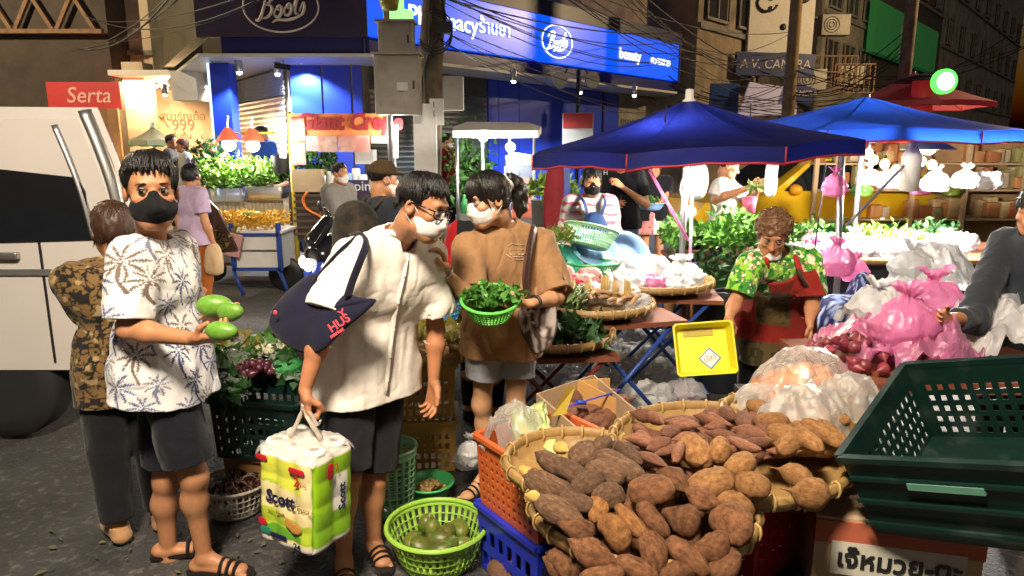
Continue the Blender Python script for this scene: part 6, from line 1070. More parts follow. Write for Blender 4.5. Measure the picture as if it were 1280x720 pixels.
# ------------------------------------------------------------ cast of the market, posed as in the photograph
CLOTH = lambda n, c, **k: mat(n, c, **{**dict(rough=.85, var=.1, vs=25, bump=.3, bs=42, spec=.2, sheen=.1), **k})
PRINT = lambda n: mat(n, rough=.85, var=.07, vs=25, bump=.25, bs=42, attr=True, spec=.2, sheen=.1)
def cyl_uv(V, c): d = V-c; return np.stack([np.arctan2(d[:, 0], -d[:, 1])*.17, V[:, 2]], 1)
def palm_print(J):
    def paint(V):
        rng = np.random.default_rng(5); uv = cyl_uv(V, J['pel']); C = np.tile((.68, .66, .66), (len(V), 1)); cols = [(.045, .06, .16), (.1, .13, .27), (.16, .12, .1), (.17, .18, .27)]
        spots = [(a*.135+.067*(b % 2)+rng.uniform(-.02, .02), .78+b*.098+rng.uniform(-.02, .02)) for a in range(-5, 6) for b in range(8)]
        for u, v in spots:
            Rm = rng.uniform(.046, .068); d = uv-(u, v); r = np.hypot(d[:, 0], d[:, 1]); m = np.where(r < Rm*1.9)[0]; 
            if not len(m): continue
            d, rr = d[m], r[m]; th = np.arctan2(d[:, 1], d[:, 0])+rng.uniform(-.15, .15); k = 9; ph = rng.uniform(0, 1)
            th2 = th+np.sign(np.cos(th))*rr/Rm*.35; q = (th2/(2*PI)*k+ph) % 1-.5; t = rr/Rm
            w = .5*np.clip(1-t, 0, 1)**.7*np.clip(t*4, .3, 1)*(.7+.3*np.sign(np.sin(rr*900))); ok = (np.abs(q) < w) & (t < 1)
            tr = (d[:, 1] < 0) & (d[:, 1] > -Rm*1.6) & (np.abs(d[:, 0]-.010*np.sin(d[:, 1]*40)) < .0045)
            C[m[ok | tr]] = cols[rng.integers(4)]
        return C
    return paint
def blotch_print(base, cols, f, th, seed=0):
    def paint(V):
        C = np.tile(hexc(base), (len(V), 1))
        for i, (c, t) in enumerate(zip(cols, th)):
            n = fbm(V+i*3.1, f*(1+.25*i), 2, seed+i*11); C[n > t] = hexc(c)
        return C
    return paint
def leopard(V):
    q = V+.01*np.stack([vnoise(V, 30, i) for i in range(3)], 1); a = np.abs(vnoise(q, 52, 2)); b = vnoise(q, 36, 9); C = np.tile(hexc('#6e5532'), (len(V), 1)); C[(a < .17)] = (.012, .01, .008); C[(b > .38)] = (.012, .01, .008); C[(b < -.45)] = hexc('#93805c'); return C
def stripes(V):
    C = np.tile(hexc('#e9dedd'), (len(V), 1)); s = np.sin(V[:, 2]*2*PI/.07+V[:, 0]*4)+.8*vnoise(V, 30, 2); C[s > .35] = hexc('#d9707f'); return C

# --- A: young man in the palm shirt
J = standing((-1.38, 2.66, 0), 62, 1.76, pel=px(204, 456, 2.66), neck=px(188, 303, 2.66), head=px(189, 238, 2.6), shR=px(163, 322, 2.49), shL=px(222, 312, 2.82), elR=px(160, 412, 2.42), wrR=px(243, 424, 2.36), elL=px(228, 395, 2.9), wrL=px(258, 396, 2.72),
    hipR=px(204, 464, 2.6), hipL=px(203, 462, 2.74), knR=px(243, 596, 2.6), anR=px(256, 697, 2.62), toeR=px(305, 713, 2.6), knL=px(208, 600, 2.72), anL=px(212, 699, 2.74), toeL=px(262, 700, 2.78))
J['base'] = V3((-1.38, 2.66, 0))
p = person('young man in a white palm-leaf shirt and black mask holding green mangoes', J)
h = Head(J['head'], (.5, -.84, -.06), None, 1.15)
body(J, h, p, .0042, '#ad7a57', {'R': dict(d=(1, -.25, .12), n=(-.1, .45, .9), curl=(.5, .55, .6, .65), thumb=.6), 'L': dict(d=(1, -.3, .0), n=(0, 0, 1), curl=.5, thumb=.5)}, fat=.92)
eyes(h, p, J['base'], (.25, -.95, 0)); hair(h, 'hair', M_HAIR, p, J['base'], 'short', n=620, seed=3, fringe=.025); mask(h, CLOTH('black_mask_fabric', (.006, .006, .008), sheen=.05), p, J['base'], fold=True)
shirt(J, 'shirt', PRINT('palm_print_cotton'), p, .0045, .026, P(205, 498, 2.6).z, .86, paint=palm_print(J), amp=.014, flare=.028, hemtilt=(-.1, 0, -1))
pants(J, 'shorts', CLOTH('navy_shorts', '#14161f'), p, .006, .84, .016, .96, top=.92); sandals(J, CLOTH('dark_sandal', '#1a1512', rough=.6), p)

# --- B: short woman in leopard print, half hidden behind him
b0 = G(176, 664, 0); J = standing(b0, -140, 1.5, head=px(141, 287, 3.02), neck=px(141, 330, 3.02), elL=px(136, 425, 2.97), wrL=px(134, 470, 2.92)); J['base'] = V3(b0)
p = person('short woman in a leopard print blouse and dark trousers behind the palm shirt man', J); h = Head(J['head'], (-.6, .75, -.1), None, 1.0)
body(J, h, p, .008, '#b58058'); hair(h, 'hair', mat('brown_hair', '#3a2417', .45, .3, 30, .25, 220), p, J['base'], 'bob', .006, 140, 8)
shirt(J, 'blouse', PRINT('leopard_print_fabric'), p, .006, .024, .66, .5, paint=leopard, fat=1.0); pants(J, 'trousers', CLOTH('dark_trousers', '#15161c'), p, .009, 1.92, .03, 1.0, top=.7); shoes(J, CLOTH('tan_suede', '#a9825c'), p)

# --- C: man in the white shirt, stooping towards the basket
J = standing((-.55, 2.78, 0), 48, 1.78, pel=px(459, 438, 2.86), neck=px(497, 296, 2.8), head=px(529, 259, 2.7), shR=px(441, 325, 2.66), shL=px(531, 322, 2.9), elR=px(402, 415, 2.52), wrR=px(381, 487, 2.46), elL=px(545, 412, 2.95), wrL=px(542, 476, 2.9),
    hipR=px(438, 448, 2.78), hipL=px(481, 448, 2.92), knR=px(434, 600, 2.68), anR=px(430, 702, 2.62), toeR=px(432, 722, 2.48), knL=px(468, 600, 2.82), anL=px(468, 684, 2.78), toeL=px(480, 704, 2.64)); J['base'] = V3((-.55, 2.78, 0))
p = person('man in a white collarless shirt and glasses leaning over with a toilet roll pack', J); h = Head(J['head'], (.86, -.42, -.3), (.25, 0, 1), 1.05); hC = h
body(J, h, p, .0045, '#ad7856', {'R': dict(d=(.02, -.05, -1), n=(.75, .5, 0), curl=(1.15, 1.2, 1.25, 1.25), thumb=.95, spread=.02), 'L': dict(d=(-.05, -.1, -1), n=(-.6, -.7, 0), curl=(.35, .45, .5, .55), thumb=.3)}, fat=.92)
eyes(h, p, J['base'], (.7, -.4, -.9)); hair(h, 'hair', M_HAIR, p, J['base'], 'short', n=620, seed=4, fringe=.03); mask(h, CLOTH('white_mask_fabric', '#dcd6d4'), p, J['base'])
gl = MB()
for k in (-1, 1): gl.tube([h.w((.034*k+.0275*np.sign(math.cos(a))*abs(math.cos(a))**.7, .103-4.2*(.034*k+.0275*math.cos(a))**2, .003+.0185*np.sign(math.sin(a))*abs(math.sin(a))**.7)) for a in np.linspace(0, 2*PI, 25)[:-1]], .003, 6, closed=True)
for k in (-1, 1): gl.tube([h.w((.061*k, .087, .012)), h.w((.074*k, .07, .014)), h.w((.08*k, -.005, .014)), h.w((.08*k, -.022, -.004))], .0032, 6)
gl.tube([h.w((-.012, .1, .01)), h.w((0, .104, .013)), h.w((.012, .1, .01))], .0022, 6); g = gl.build('glasses', mat('black_acetate', (.006, .006, .007), .2), p, True, off=J['base'])
J['chest'] = J['chest']+V3((0, 0, .0))
def neckv(): pass
ivory = CLOTH('ivory_cotton', '#e2dad0', var=.06)
s_ = shirt(J, 'shirt', ivory, p, .0045, .036, P(470, 500, 2.75).z, .74, amp=.014, flare=.045, seed=2, hollow=False, vneck=True, neckr=.066)
# placket, buttons and band collar
def on_front(J, l, u, off):  # point on the shirt front
    q = J['pel']*(1-u)+J['neck']*u; return q+J['L']*l+J['F']*off
pants(J, 'shorts', CLOTH('charcoal_shorts', '#1b1a1f'), p, .006, .9, .018, .96, top=.78); sandals(J, MATS['dark_sandal'], p)
JC = J

# --- D: woman in the brown T-shirt with ponytail
J = standing((-.06, 3.3, 0), -28, 1.68, pel=px(627, 404, 3.3), neck=px(632, 284, 3.3), head=px(610, 249, 3.2), shR=px(585, 311, 3.18), shL=px(673, 305, 3.38), elR=px(588, 372, 3.0), wrR=px(557, 341, 2.88), elL=px(696, 372, 3.22), wrL=px(666, 379, 3.0),
    hipR=px(609, 410, 3.26), hipL=px(646, 410, 3.33)); J['base'] = V3((-.06, 3.3, 0))
p = person('woman in a brown T-shirt with a ponytail holding a green basket of leaves', J); h = Head(J['head'], (-.8, -.5, -.24), None, 1.02)
body(J, h, p, .0045, '#c4946f', {'R': dict(d=(-.25, -.15, 1), n=(-.75, -.5, -.2), curl=(.5, .55, .6, .65), thumb=.5), 'L': dict(d=(-1, -.1, .02), n=(0, -.1, 1), curl=(.3, .3, .35, .35), thumb=.35)}, fat=.88)
eyes(h, p, J['base'], (-.6, -.4, -1.1)); M_B2 = mat('soft_black_hair', (.009, .007, .006), .4, .3, 30, .25, 220)
hr = hair(h, 'hair', M_B2, p, J['base'], 'pony', n=420, seed=6, fringe=.03)
pt = SDF(h.c-.3, h.c+.3, .005); tail = [(.0, -.1, .045), (.0, -.135, .05), (.0, -.162, .02), (.0, -.168, -.03), (.0, -.158, -.085), (.0, -.145, -.125)]; pt.chain([h.w(q) for q in tail], [.022, .03, .036, .036, .03, .012], .02); pt.warp(lambda q: .005*vnoise(q*(1, 1, .25), 130, 2)+.004*vnoise(q, 40, 3)); pt.build('ponytail', M_B2, hr, J['base'])
fr = MB(); rng = np.random.default_rng(3)
for i in range(70):
    x = rng.uniform(-.07, .072); t = rng.uniform(.0, 1); y0 = .07-abs(x)*.5; fr.tube([h.w((x*.55, .035, .122)), h.w((x*.85, y0+.012, .1)), h.w((x, y0+.034-abs(x)*.25, .06)), h.w((x*1.05, y0+.028-abs(x)*.3, .022-.02*t)), h.w((x*1.08, y0+.02-abs(x)*.3, .008-.045*t*(abs(x) > .04)))], [.004, .0065, .006, .004, .0008], 5, flat=.5)
fr.build('fringe', M_B2, hr, True, off=J['base'])
sc = MB(); sc.tube([h.w((.034*math.cos(a), -.112-.012*math.sin(2*a), .047+.034*math.sin(a))) for a in np.linspace(0, 2*PI, 15)[:-1]], [.009, .011]*7, 6, closed=True); sc.build('scrunchie', CLOTH('white_scrunchie', '#d9d9dd'), hr, True, off=J['base'])
mask(h, MATS['white_mask_fabric'], p, J['base'])
shirt(J, 'shirt', CLOTH('brown_jersey', '#96714e', var=.06), p, .0045, .028, P(625, 441, 3.3).z, .92, .97, amp=.013, flare=.02, seed=9)
pants(J, 'denim_shorts', CLOTH('grey_denim', '#9a9fa8'), p, .006, .6, .014, .96, top=.86); sandals(J, MATS['dark_sandal'], p)
JD = J; pD = p

# --- V: stall keeper in the green flowered blouse and red apron
J = standing((1.66, 4.36, 0), -14, 1.52, pel=px(976, 382, 4.34), neck=px(974, 317, 4.02), head=px(966, 293, 3.9), shR=px(938, 330, 3.92), shL=px(1010, 326, 4.02), elR=px(919, 378, 3.85), wrR=px(911, 398, 3.72), elL=px(1016, 380, 3.94), wrL=px(1012, 402, 3.82)); J['base'] = V3((1.66, 4.36, 0))
p = person('old woman in a green flowered blouse and red apron bending over the produce', J); h = Head(J['head'], (-.28, -.82, -.5), (0, -.2, 1), 1.0)
body(J, h, p, .0055, '#b98561', {'R': dict(d=(-.15, -.35, -.92), n=(.5, .85, -.2), curl=1.0, thumb=.8, spread=.03), 'L': dict(d=(0, -.25, -1), n=(-.9, .2, 0), curl=.5, thumb=.4)}, fat=1.08)
eyes(h, p, J['base'], (-.3, -.5, -1.1)); curls(h, mat('brown_perm', '#6b4a30', .5, .4, 40, .2, 200), p, J['base']); mask(h, MATS['white_mask_fabric'], p, J['base'], dy=-.008, dz=-.068)
shirt(J, 'blouse', PRINT('green_floral_cotton'), p, .005, .03, P(972, 412, 4.3).z, .8, 1.08, paint=blotch_print('#3f8a35', ['#8fc83c', '#1f5a2a', '#ece5c4', '#e79a86'], 30, [.1, .3, .22, .4], 5), amp=.013, seed=12)
pants(J, 'trousers', CLOTH('dark_trousers', '#15161c'), p, .009, 1.9, .02, 1.1); shoes(J, MATS['dark_sandal'], p)
# apron: bib and skirt panels follow the front of the body
def apron(J, p):
    lo_, hi_, D0 = J['_sd']; S_ = SDF(lo_, hi_, .005); S_.D = (D0-.013).astype(np.float32)
    F, L = J['F'], J['L']; lo = J['pel']*(1, 1, 0)+ZU*.3+F*.05; q = J['chest']; up = unit(J['neck']-J['pel'])
    for k in (-1, 1): S_.cone(J['pel']+L*.05*k, lo+L*.08*k, .15, .175, .05, F, .95)
    S_.cut(J['pel']-F*.02, -F); S_.cut((0, 0, .31), (0, 0, -1)); S_.cut(q+up*.1, up)
    sl = tuple(slice(0, int(x)) for x in S_.n); P_ = S_.pts(sl)-J['pel']; z = P_ @ up; l = np.abs((P_-up*z[..., None]) @ unit(J['shL']-J['shR'])); w = np.interp(z, [0.0, .12, .3], [.34, .2, .12]); S_.D = np.maximum(S_.D, (l-w).astype(np.float32))
    def paint(V):
        d = V-J['pel']; C = np.tile(hexc('#86231b'), (len(V), 1)); z = d @ up; l = (d-np.outer(z, up)) @ L; w = V[:, 2]; pk = (np.abs(l+.05) < .1) & (w < .93) & (w > .68); n = fbm(V, 24, 2, 3); C[pk] = hexc('#5d4a2a'); C[pk & (n > .1)] = hexc('#3f3a22'); lowp = (w < .56); C[lowp] = hexc('#54452a'); C[lowp & (n > .1)] = hexc('#33301c'); C[(w < .37)] = hexc('#7d241c'); return C
    a = S_.build('apron', PRINT('apron_cotton'), p, J['base'], paint); mb = MB()
    for k in (-1, 1): mb.tube(spline([q+up*.09+L*.09*k+F*.155, J['shL' if k > 0 else 'shR']*.5+J['neck']*.5+F*.085+up*.025, J['neck']+L*.07*k-F*.06+up*.02]), .016, 6, flat=.35)
    mb.build('apron_strap', MATS['apron_red'] if 'apron_red' in MATS else CLOTH('apron_red', '#a32a1f'), a, True, off=J['base']); mb = MB(); mb.tube(spline([J['neck']+L*.075-F*.02, J['chest']+L*.09+F*.19+up*.06, J['waist']+L*.18+F*.17, J['pel']+L*.22+F*.1]), .011, 6, flat=.4); mb.build('bag_strap', CLOTH('brown_strap', '#4a3527'), p, True, off=J['base'])
apron(J, p); JV = J; pV = p

# --- the people further back: simpler figures in the same spots
def walker(label, base, yaw, H, hd, top, topc, bot, botc, kind='short', hc=None, vox=.011, group=None, toppaint=None, mk=None, botlen=1.9, sleeve=.7, hem=None, fat=1.0, sk='#bb8560', skirt_hem=None, botpaint=None, shoe='dark_trousers', size=1.0, **kw):
    J = standing(base, yaw, H, **kw); J['base'] = V3(base); p = person(label, J, group); h = Head(J['head'], hd, None, J['s']*1.0*size)
    body(J, h, p, vox, sk, None, fat=fat)
    hm = hc or M_HAIR
    if kind == 'cap':
        hair(h, 'hair', hm, p, J['base'], 'short', .008, 60, 3); S_ = SDF(h.c-.22, h.c+.22, .007); S_.ell(h.w((0, -.012, .05)), V3((.088, .105, .085))*h.s, h.M, .01); S_.cut(h.w((0, 0, .035)), -h.u); S_.cone(h.w((-.03, .1, .05)), h.w((.03, .1, .05)), .055, None, .01, h.u, .16); S_.build('cap', CLOTH('olive_cap', '#4a3a22'), p, J['base'])
    else: hair(h, 'hair', hm, p, J['base'], kind, .008, 90, 3)
    if mk: mask(h, mk, p, J['base'])
    m = PRINT(top) if toppaint else CLOTH(top, topc); hem = (J['pel'][2]-.06) if hem is None else hem
    shirt(J, 'shirt', m, p, vox*.85, .024, hem, sleeve, fat, paint=toppaint, amp=.012, hollow=False)
    if skirt_hem: skirt(J, 'skirt', PRINT(bot) if botpaint else CLOTH(bot, botc), p, vox*.85, skirt_hem, paint=botpaint)
    else: pants(J, 'trousers' if botlen > 1 else 'shorts', CLOTH(bot, botc), p, vox, botlen, .014, fat, hollow=False)
    shoes(J, MATS[shoe], p, .009); return J, p, h
def at(u, v, Y): q = P(u, v, Y); return V3((q.x, Y, 0))
MB_ = MATS['black_mask_fabric']; MW_ = MATS['white_mask_fabric']
# woman with the small blue backpack worn in front
q = at(737, 300, 5.7); J, p, h = walker('young woman in a pink striped cardigan with a blue rucksack worn in front', q, 4, 1.62, (.05, -1, -.12), 'striped_knit', None, 'dark_trousers', '#15161c', 'bob', vox=.008, toppaint=stripes, mk=MB_, sleeve=1.8, size=1.06)
mb = MB(); o = J['chest']*.55+J['waist']*.45+J['F']*.2; cushion(mb, smooth_poly([o+V3((x, 0, z)) for x, z in ((-.09, -.15), (-.115, 0), (-.07, .13), (0, .16), (.07, .13), (.115, 0), (.09, -.15), (0, -.165))]), J['F'], .075, wr=.008); rk = mb.build('rucksack', CLOTH('blue_nylon', '#24406f', sheen=0, rough=.6), p, True, off=J['base'])
for k in (-1, 1): m_ = MB(); m_.tube(spline([o+V3((.05*k, -.0, .12)), o+V3((.085*k, .02, .24)), J['sh'+('L' if k > 0 else 'R')]*.6+J['neck']*.4+V3((0, -.02, .05))]), .018, 6, flat=.35); m_.build('rucksack_strap', MATS['blue_nylon'], rk, True, off=J['base'])
m_ = MB(); cushion(m_, smooth_poly([o+J['F']*.06+V3((x, 0, z-.06)) for x, z in ((-.06, -.06), (-.065, .05), (.065, .05), (.06, -.06))]), J['F'], .03, 4); m_.build('rucksack_pocket', MATS['blue_nylon'], rk, True, off=J['base'])
sc = MB(); sc.tube(spline([J['neck']+V3((-.07, -.03, .02)), J['chest']+V3((-.06, -.15, .07)), J['chest']+V3((0, -.16, .0)), J['chest']+V3((.06, -.15, .07)), J['neck']+V3((.07, -.03, .02))]), .03, 8, flat=.5); sc.build('collar', CLOTH('white_collar', '#dcdadb'), p, True, off=J['base'])
# man in black behind her, head above the umbrella edge
q = at(775, 300, 7.6); a = q; J, p, h = walker('man in a black printed T-shirt holding a dark bottle under the parasol', q, -20, 1.8, (-.5, -.9, -.1), 'black_jersey', '#14141a', 'blue_jeans', '#5a6a80', vox=.009, botlen=.95, elL=px(808, 256, 7.5), wrL=px(778, 234, 7.3), elR=px(750, 264, 7.5), wrR=px(766, 258, 7.3), mk=MW_)
mb = MB(); o = P(769, 256, 7.22); mb.lathe([(.0, -.13), (.036, -.13), (.037, .02), (.014, .07), (.013, .13), (0, .13)], 16, o, M=Euler((.5, .5, 0)).to_matrix()); mb.build('bottle', mat('dark_bottle', (.015, .015, .02), .15), p, True, off=J['base'])
text('shirt_print', 'H', .07, mat('white_print', (.75, .75, .75), .7), p, P(757, 216, 7.4)-Vector(J['base']), (PI/2, 0, R(-20)))
# woman in black with the two-tone dotted skirt and the blue basin
def dots(V):
    c = V[:, 0]; C = np.tile(hexc('#d8cfca'), (len(V), 1)); C[c < q[0]-.01] = hexc('#d58a86'); C[vnoise(V, 42, 3) > .62] = hexc('#5a4a55'); return C
q = at(815, 300, 9.2); J, p, h = walker('woman in a black top and pink and white dotted skirt carrying a blue basin', q, -10, 1.66, (-.5, -.9, -.2), 'black_jersey', '#14141a', 'dotted_skirt_cloth', None, 'bob', vox=.009, skirt_hem=P(812, 292, 9.2).z, botpaint=dots, elL=px(832, 244, 9.15), wrL=px(826, 252, 8.95), elR=px(797, 246, 9.15), wrR=px(802, 254, 8.95)); basin(P(813, 262, 8.85), .17, .09, bpl, 'pale blue basin carried by the woman in the dotted skirt'); m = MB(); q_ = V3(P(813, 252, 8.85)); leaves(m, lambda g: q_+V3((g.normal(0, .06), g.normal(0, .05), -.02+.06*g.random())), 90, .07, 3, .4, 2); stuff(tag(m.build('basin_greens', G1), 'greens lying in the carried basin', 'vegetables'))
# shopper in white under the parasol, taking greens
q = at(905, 250, 7.0); J, p, h = walker('shopper in a plain white T-shirt reaching for a bunch of greens', q, 60, 1.72, (.9, -.3, -.3), 'white_jersey', '#dfdad2', 'dark_trousers', '#15161c', vox=.01, fat=1.08, elR=px(893, 250, 6.85), wrR=px(938, 234, 6.6), elL=px(935, 255, 7.1), wrL=px(946, 240, 6.8))
# walker in lavender with brown trousers behind the palm-shirt man
q = at(252, 392, 7.0); J, p, h = walker('shopper in a lavender T-shirt and rust trousers carrying a paper bag', q, 150, 1.62, (.3, .9, 0), 'lavender_jersey', '#b9a2bf', 'rust_trousers', '#9c5522', 'bob', vox=.009, botlen=1.85)
o = J['wrL'] if J['wrL'][0] > J['wrR'][0] else J['wrR']; mb = MB(); cushion(mb, smooth_poly([o+V3((x, -.03, z)) for x, z in ((-.07, -.06), (-.085, -.3), (.085, -.3), (.08, -.06), (.0, .0))]), (0, -1, 0), .06, wr=.012); t_ = tag(mb.build('carrier_bag', CLOTH('cream_paper', '#c9ab84'), None, True), 'small cream carrier bag hanging from the lavender shopper\'s hand', 'bag')
# crepe seller, capped man with rucksack and others by the stall
q = at(425, 260, 7.6); walker('crepe seller in a grey shirt and white mask beside the topping counter', q, 60, 1.62, (.9, -.5, -.1), 'grey_twill', '#77726e', 'dark_trousers', '#15161c', mk=MW_, vox=.009, sleeve=1.7, elR=px(424, 275, 7.45), wrR=px(450, 268, 7.3))
q = at(478, 300, 4.7); J, p, h = walker('man in an olive cap and dark jacket with a big rucksack', q, 130, 1.68, (.78, .45, -.1), 'dark_slate_jersey', '#2a2f38', 'dark_trousers', '#15161c', 'cap', vox=.008, mk=MW_, sleeve=.95, size=1.0)
mb = MB(); o = J['chest']*.7+J['waist']*.3-J['F']*.2-J['L']*.02; cushion(mb, smooth_poly([o+J['L']*x+ZU*z for x, z in ((-.15, -.24), (-.17, 0), (-.13, .2), (0, .25), (.13, .2), (.17, 0), (.15, -.24))]), -J['F'], .14, wr=.012); rk = mb.build('rucksack', CLOTH('camo_nylon', '#2b2a25', col2='#4a3f33', ms=14, mix=.55), p, True, off=J['base'])
for k in (-1, 1): m_ = MB(); m_.tube(spline([o+J['L']*.1*k+ZU*.2+J['F']*.08, J['sh'+('L' if k > 0 else 'R')]*.7+J['neck']*.3+ZU*.05, J['chest']+J['L']*.12*k+J['F']*.13, J['waist']+J['L']*.16*k]), .022, 6, flat=.35); m_.build('rucksack_strap', MATS['camo_nylon'], rk, True, off=J['base'])
q = at(602, 300, 4.3); walker('shopper in a red shirt and black waistcoat hidden behind the ponytail woman', q, 170, 1.52, (.1, 1, 0), 'red_black_jersey', None, 'dark_trousers', '#15161c', vox=.009, toppaint=lambda V: np.where((np.abs(V[:, 0]-q[0]) < .15)[:, None], (.012, .012, .015), hexc('#a3161f')), sleeve=.9)
def on_step(u, vtop, Y, H): return V3((P(u, vtop, Y).x, Y, P(u, vtop, Y).z-H))
walker('man in a bright blue T-shirt standing by the roller shutters', on_step(328, 157, 11.6, 1.7), -30, 1.7, (-.6, -.7, -.3), 'bright_blue_jersey', '#2a56b8', 'dark_trousers', '#15161c', vox=.014)
walker('man in a maroon T-shirt waiting beside the drinks cart', on_step(557, 167, 11.4, 1.7), 40, 1.7, (.9, .1, 0), 'maroon_jersey', '#7a1722', 'dark_trousers', '#15161c', vox=.014, mk=MW_)
walker('man in a charcoal shirt standing at the lit alley entrance', on_step(212, 168, 12.2, 1.7), 100, 1.7, (.9, -.1, 0), 'charcoal_jersey', '#4a4644', 'dark_trousers', '#15161c', vox=.014)
walker('woman in a pale grey shirt at the lit alley entrance', on_step(229, 173, 12.0, 1.66), -60, 1.66, (-.7, -.4, 0), 'pale_jersey', '#b4b4ae', 'dark_trousers', '#15161c', 'bob', mat('auburn_hair', '#5a2c1a', .5), vox=.014)
# stall keeper whose arm reaches in at the right edge
J, p, h = walker('stall keeper in a slate top reaching over the pink bags', (2.56, 3.35, 0), -75, 1.58, (-.8, -.5, -.3), 'slate_jersey', '#2b3038', 'dark_trousers', '#15161c', 'bob', vox=.009, sleeve=1.5, elR=px(1215, 400, 3.1), wrR=px(1182, 398, 2.92), elL=px(1262, 405, 3.35), wrL=px(1240, 425, 3.2))
# ------------------------------------------------------------ foreground produce, crates and baskets
def crate(c, size, m, label, rot=(0, 0, 0), rows=3, cols=9, th=.006, name='crate', rimw=.02, taper=.94, holes=True, M=None, slot=.62, open_=.6, group=None, solid_top=.16, floor=True, solid=()):
    """plastic stacking crate: four slotted walls with rims, ribs and a floor; c is the centre of the base"""
    o = thing(name, label, 'crate', c, 0, group, rot=rot); w, d, h = size
    if M is not None: o.rotation_euler = Matrix(M).to_euler()
    for k, (L, D) in enumerate(((w, d), (d, w), (w, d), (d, w))):
        us = np.concatenate([[0, .05], .05+.9*np.cumsum([open_/cols, (1-open_)/cols]*cols), [1.0]]); us = us[:-2].tolist()+[1.0]; n = len(us)
        vs = np.concatenate([[0, .08], .08+(1-solid_top-.08)*np.cumsum([slot/rows, (1-slot)/rows]*rows), [1.0]]); ca, sa = math.cos(k*PI/2), math.sin(k*PI/2)
        def f(U, V): t = taper+(1-taper)*V; x = (U-.5)*L*t; y = np.full_like(x, 0)-D/2*t; return np.stack([x*ca-y*sa, x*sa+y*ca, V*h], -1)
        mb = MB(); mb.perf(f, np.array(us), vs, (lambda i, j: k not in solid and i % 2 == 1 and j % 2 == 1 and j < 2*rows+1 and 0 < i < n-2), th); mb.build('slotted_side', m, o)
    for k in range(4):
        L, D = ((w, d), (d, w))[k % 2]; ca, sa = math.cos(k*PI/2), math.sin(k*PI/2); mb = MB(); y = -D/2-.004; mb.box((-y*0*0+0*ca-y*sa*1.0, y*ca, h), (L*abs(ca)+rimw*abs(sa)+.004, L*abs(sa)+rimw*abs(ca)+.004, .018+.001*k)); mb.build('rim', m, o)
    if floor: mb = MB(); mb.box((0, 0, .004), (w*taper-.012, d*taper-.012, .007)); mb.build('base', m, o)
    return o
orangep = mat('orange_plastic', (.55, .12, .03), .42, .2, 6, .05, 40, col2=(.35, .07, .02), ms=5, mix=.6); ochrep = mat('ochre_plastic', (.5, .28, .06), .45, .2, 6); dgreen = mat('dark_green_plastic', (.003, .017, .013), .36, .25, 5, .08, 40, col2=(.02, .035, .03), ms=9, mix=.62, sharp=.08); bluep = mat('blue_plastic', (.015, .03, .42), .35, .15, 6); kraft = MATS['kraft_card']
# ---- tubers
soil = dict(rough=.82, vs=9, bump=.75, bs=42, spec=.22)
M_YAM = mat('yam_skin', (.21, .092, .042), var=.5, col2=(.095, .042, .022), ms=5, mix=.55, rnd=.22, **soil); M_DARK = mat('dark_yam_skin', (.115, .062, .036), var=.5, col2=(.19, .11, .06), ms=7, mix=.56, rnd=.22, **soil); M_GOLD = mat('golden_yam_skin', (.33, .15, .05), var=.45, col2=(.18, .075, .028), ms=5, mix=.58, rnd=.15, **soil)
M_RED = mat('sweet_potato_skin', (.22, .095, .055), var=.45, col2=(.13, .05, .03), ms=6, mix=.6, rnd=.3, rough=.7, vs=10, bump=.45, bs=50, spec=.3); M_JIC = mat('jicama_skin', (.37, .185, .07), var=.42, col2=(.22, .095, .036), ms=6, mix=.58, rnd=.15, **soil); M_TIP = mat('cut_yam_tip', (.5, .32, .08), .7, .3, 14, .4, 40)
def tuber_mesh(name, m, prof, seed, bend=.1, lump=.15, ring=0., n=20, oval=.12):
    """unit root along x: profile of (x, radius), bent and dented"""
    mb = MB(); xs = np.array([p[0] for p in prof]); rs = np.array([p[1] for p in prof])
    def fn(U, V):
        a = U*2*PI; x = -.5+V; r = np.interp(V, xs, rs)*.5; q = np.stack([x*2+seed*3.1, np.cos(a), np.sin(a)], -1); r = r*(1+lump*fbm(q, 1.6, 3, seed)+.035*vnoise(q, 7, seed+5)+ring*np.sin(V*70+2*vnoise(q, 3, seed))); 
        return np.stack([x+.02*vnoise(q, 2, 4), np.cos(a)*r*(1+oval)+bend*(4*x*x-.5)*.5, np.sin(a)*r*(1-oval)+bend*.4*np.sin(x*5+seed)], -1)
    mb.grid(fn, n, 26, True); g = np.random.default_rng(seed)
    for k in range(9):
        a, x = g.uniform(0, 6.28), g.uniform(-.42, .42); r0 = float(np.interp(x+.5, xs, rs))*.48; p = V3((x, math.cos(a)*r0+bend*(4*x*x-.5)*.5, math.sin(a)*r0)); d = V3((g.normal(0, .03), math.cos(a)*.09, math.sin(a)*.09)); mb.tube([p, p+d, p+d*1.6+V3((.03, 0, -.03))], [.006, .004, .002], 3)
    return mb.mesh(name, m, True)
PY = [(0, .0), (.02, .3), (.08, .62), (.25, .92), (.5, 1), (.75, .9), (.92, .6), (.98, .3), (1, 0)]; PP = [(0, 0), (.02, .16), (.1, .28), (.25, .5), (.5, .92), (.72, 1), (.9, .75), (.97, .4), (1, 0)]; PS = [(0, 0), (.03, .1), (.12, .35), (.3, .85), (.5, 1), (.72, .8), (.9, .32), (.97, .12), (1, 0)]; PB = [(0, 0), (.02, .35), (.1, .7), (.3, .95), (.55, 1), (.8, .85), (.95, .5), (1, 0)]
PJ = [(0, 0), (.02, .03), (.12, .05), (.22, .12), (.3, .4), (.42, .82), (.6, 1), (.8, .92), (.94, .55), (1, 0)]
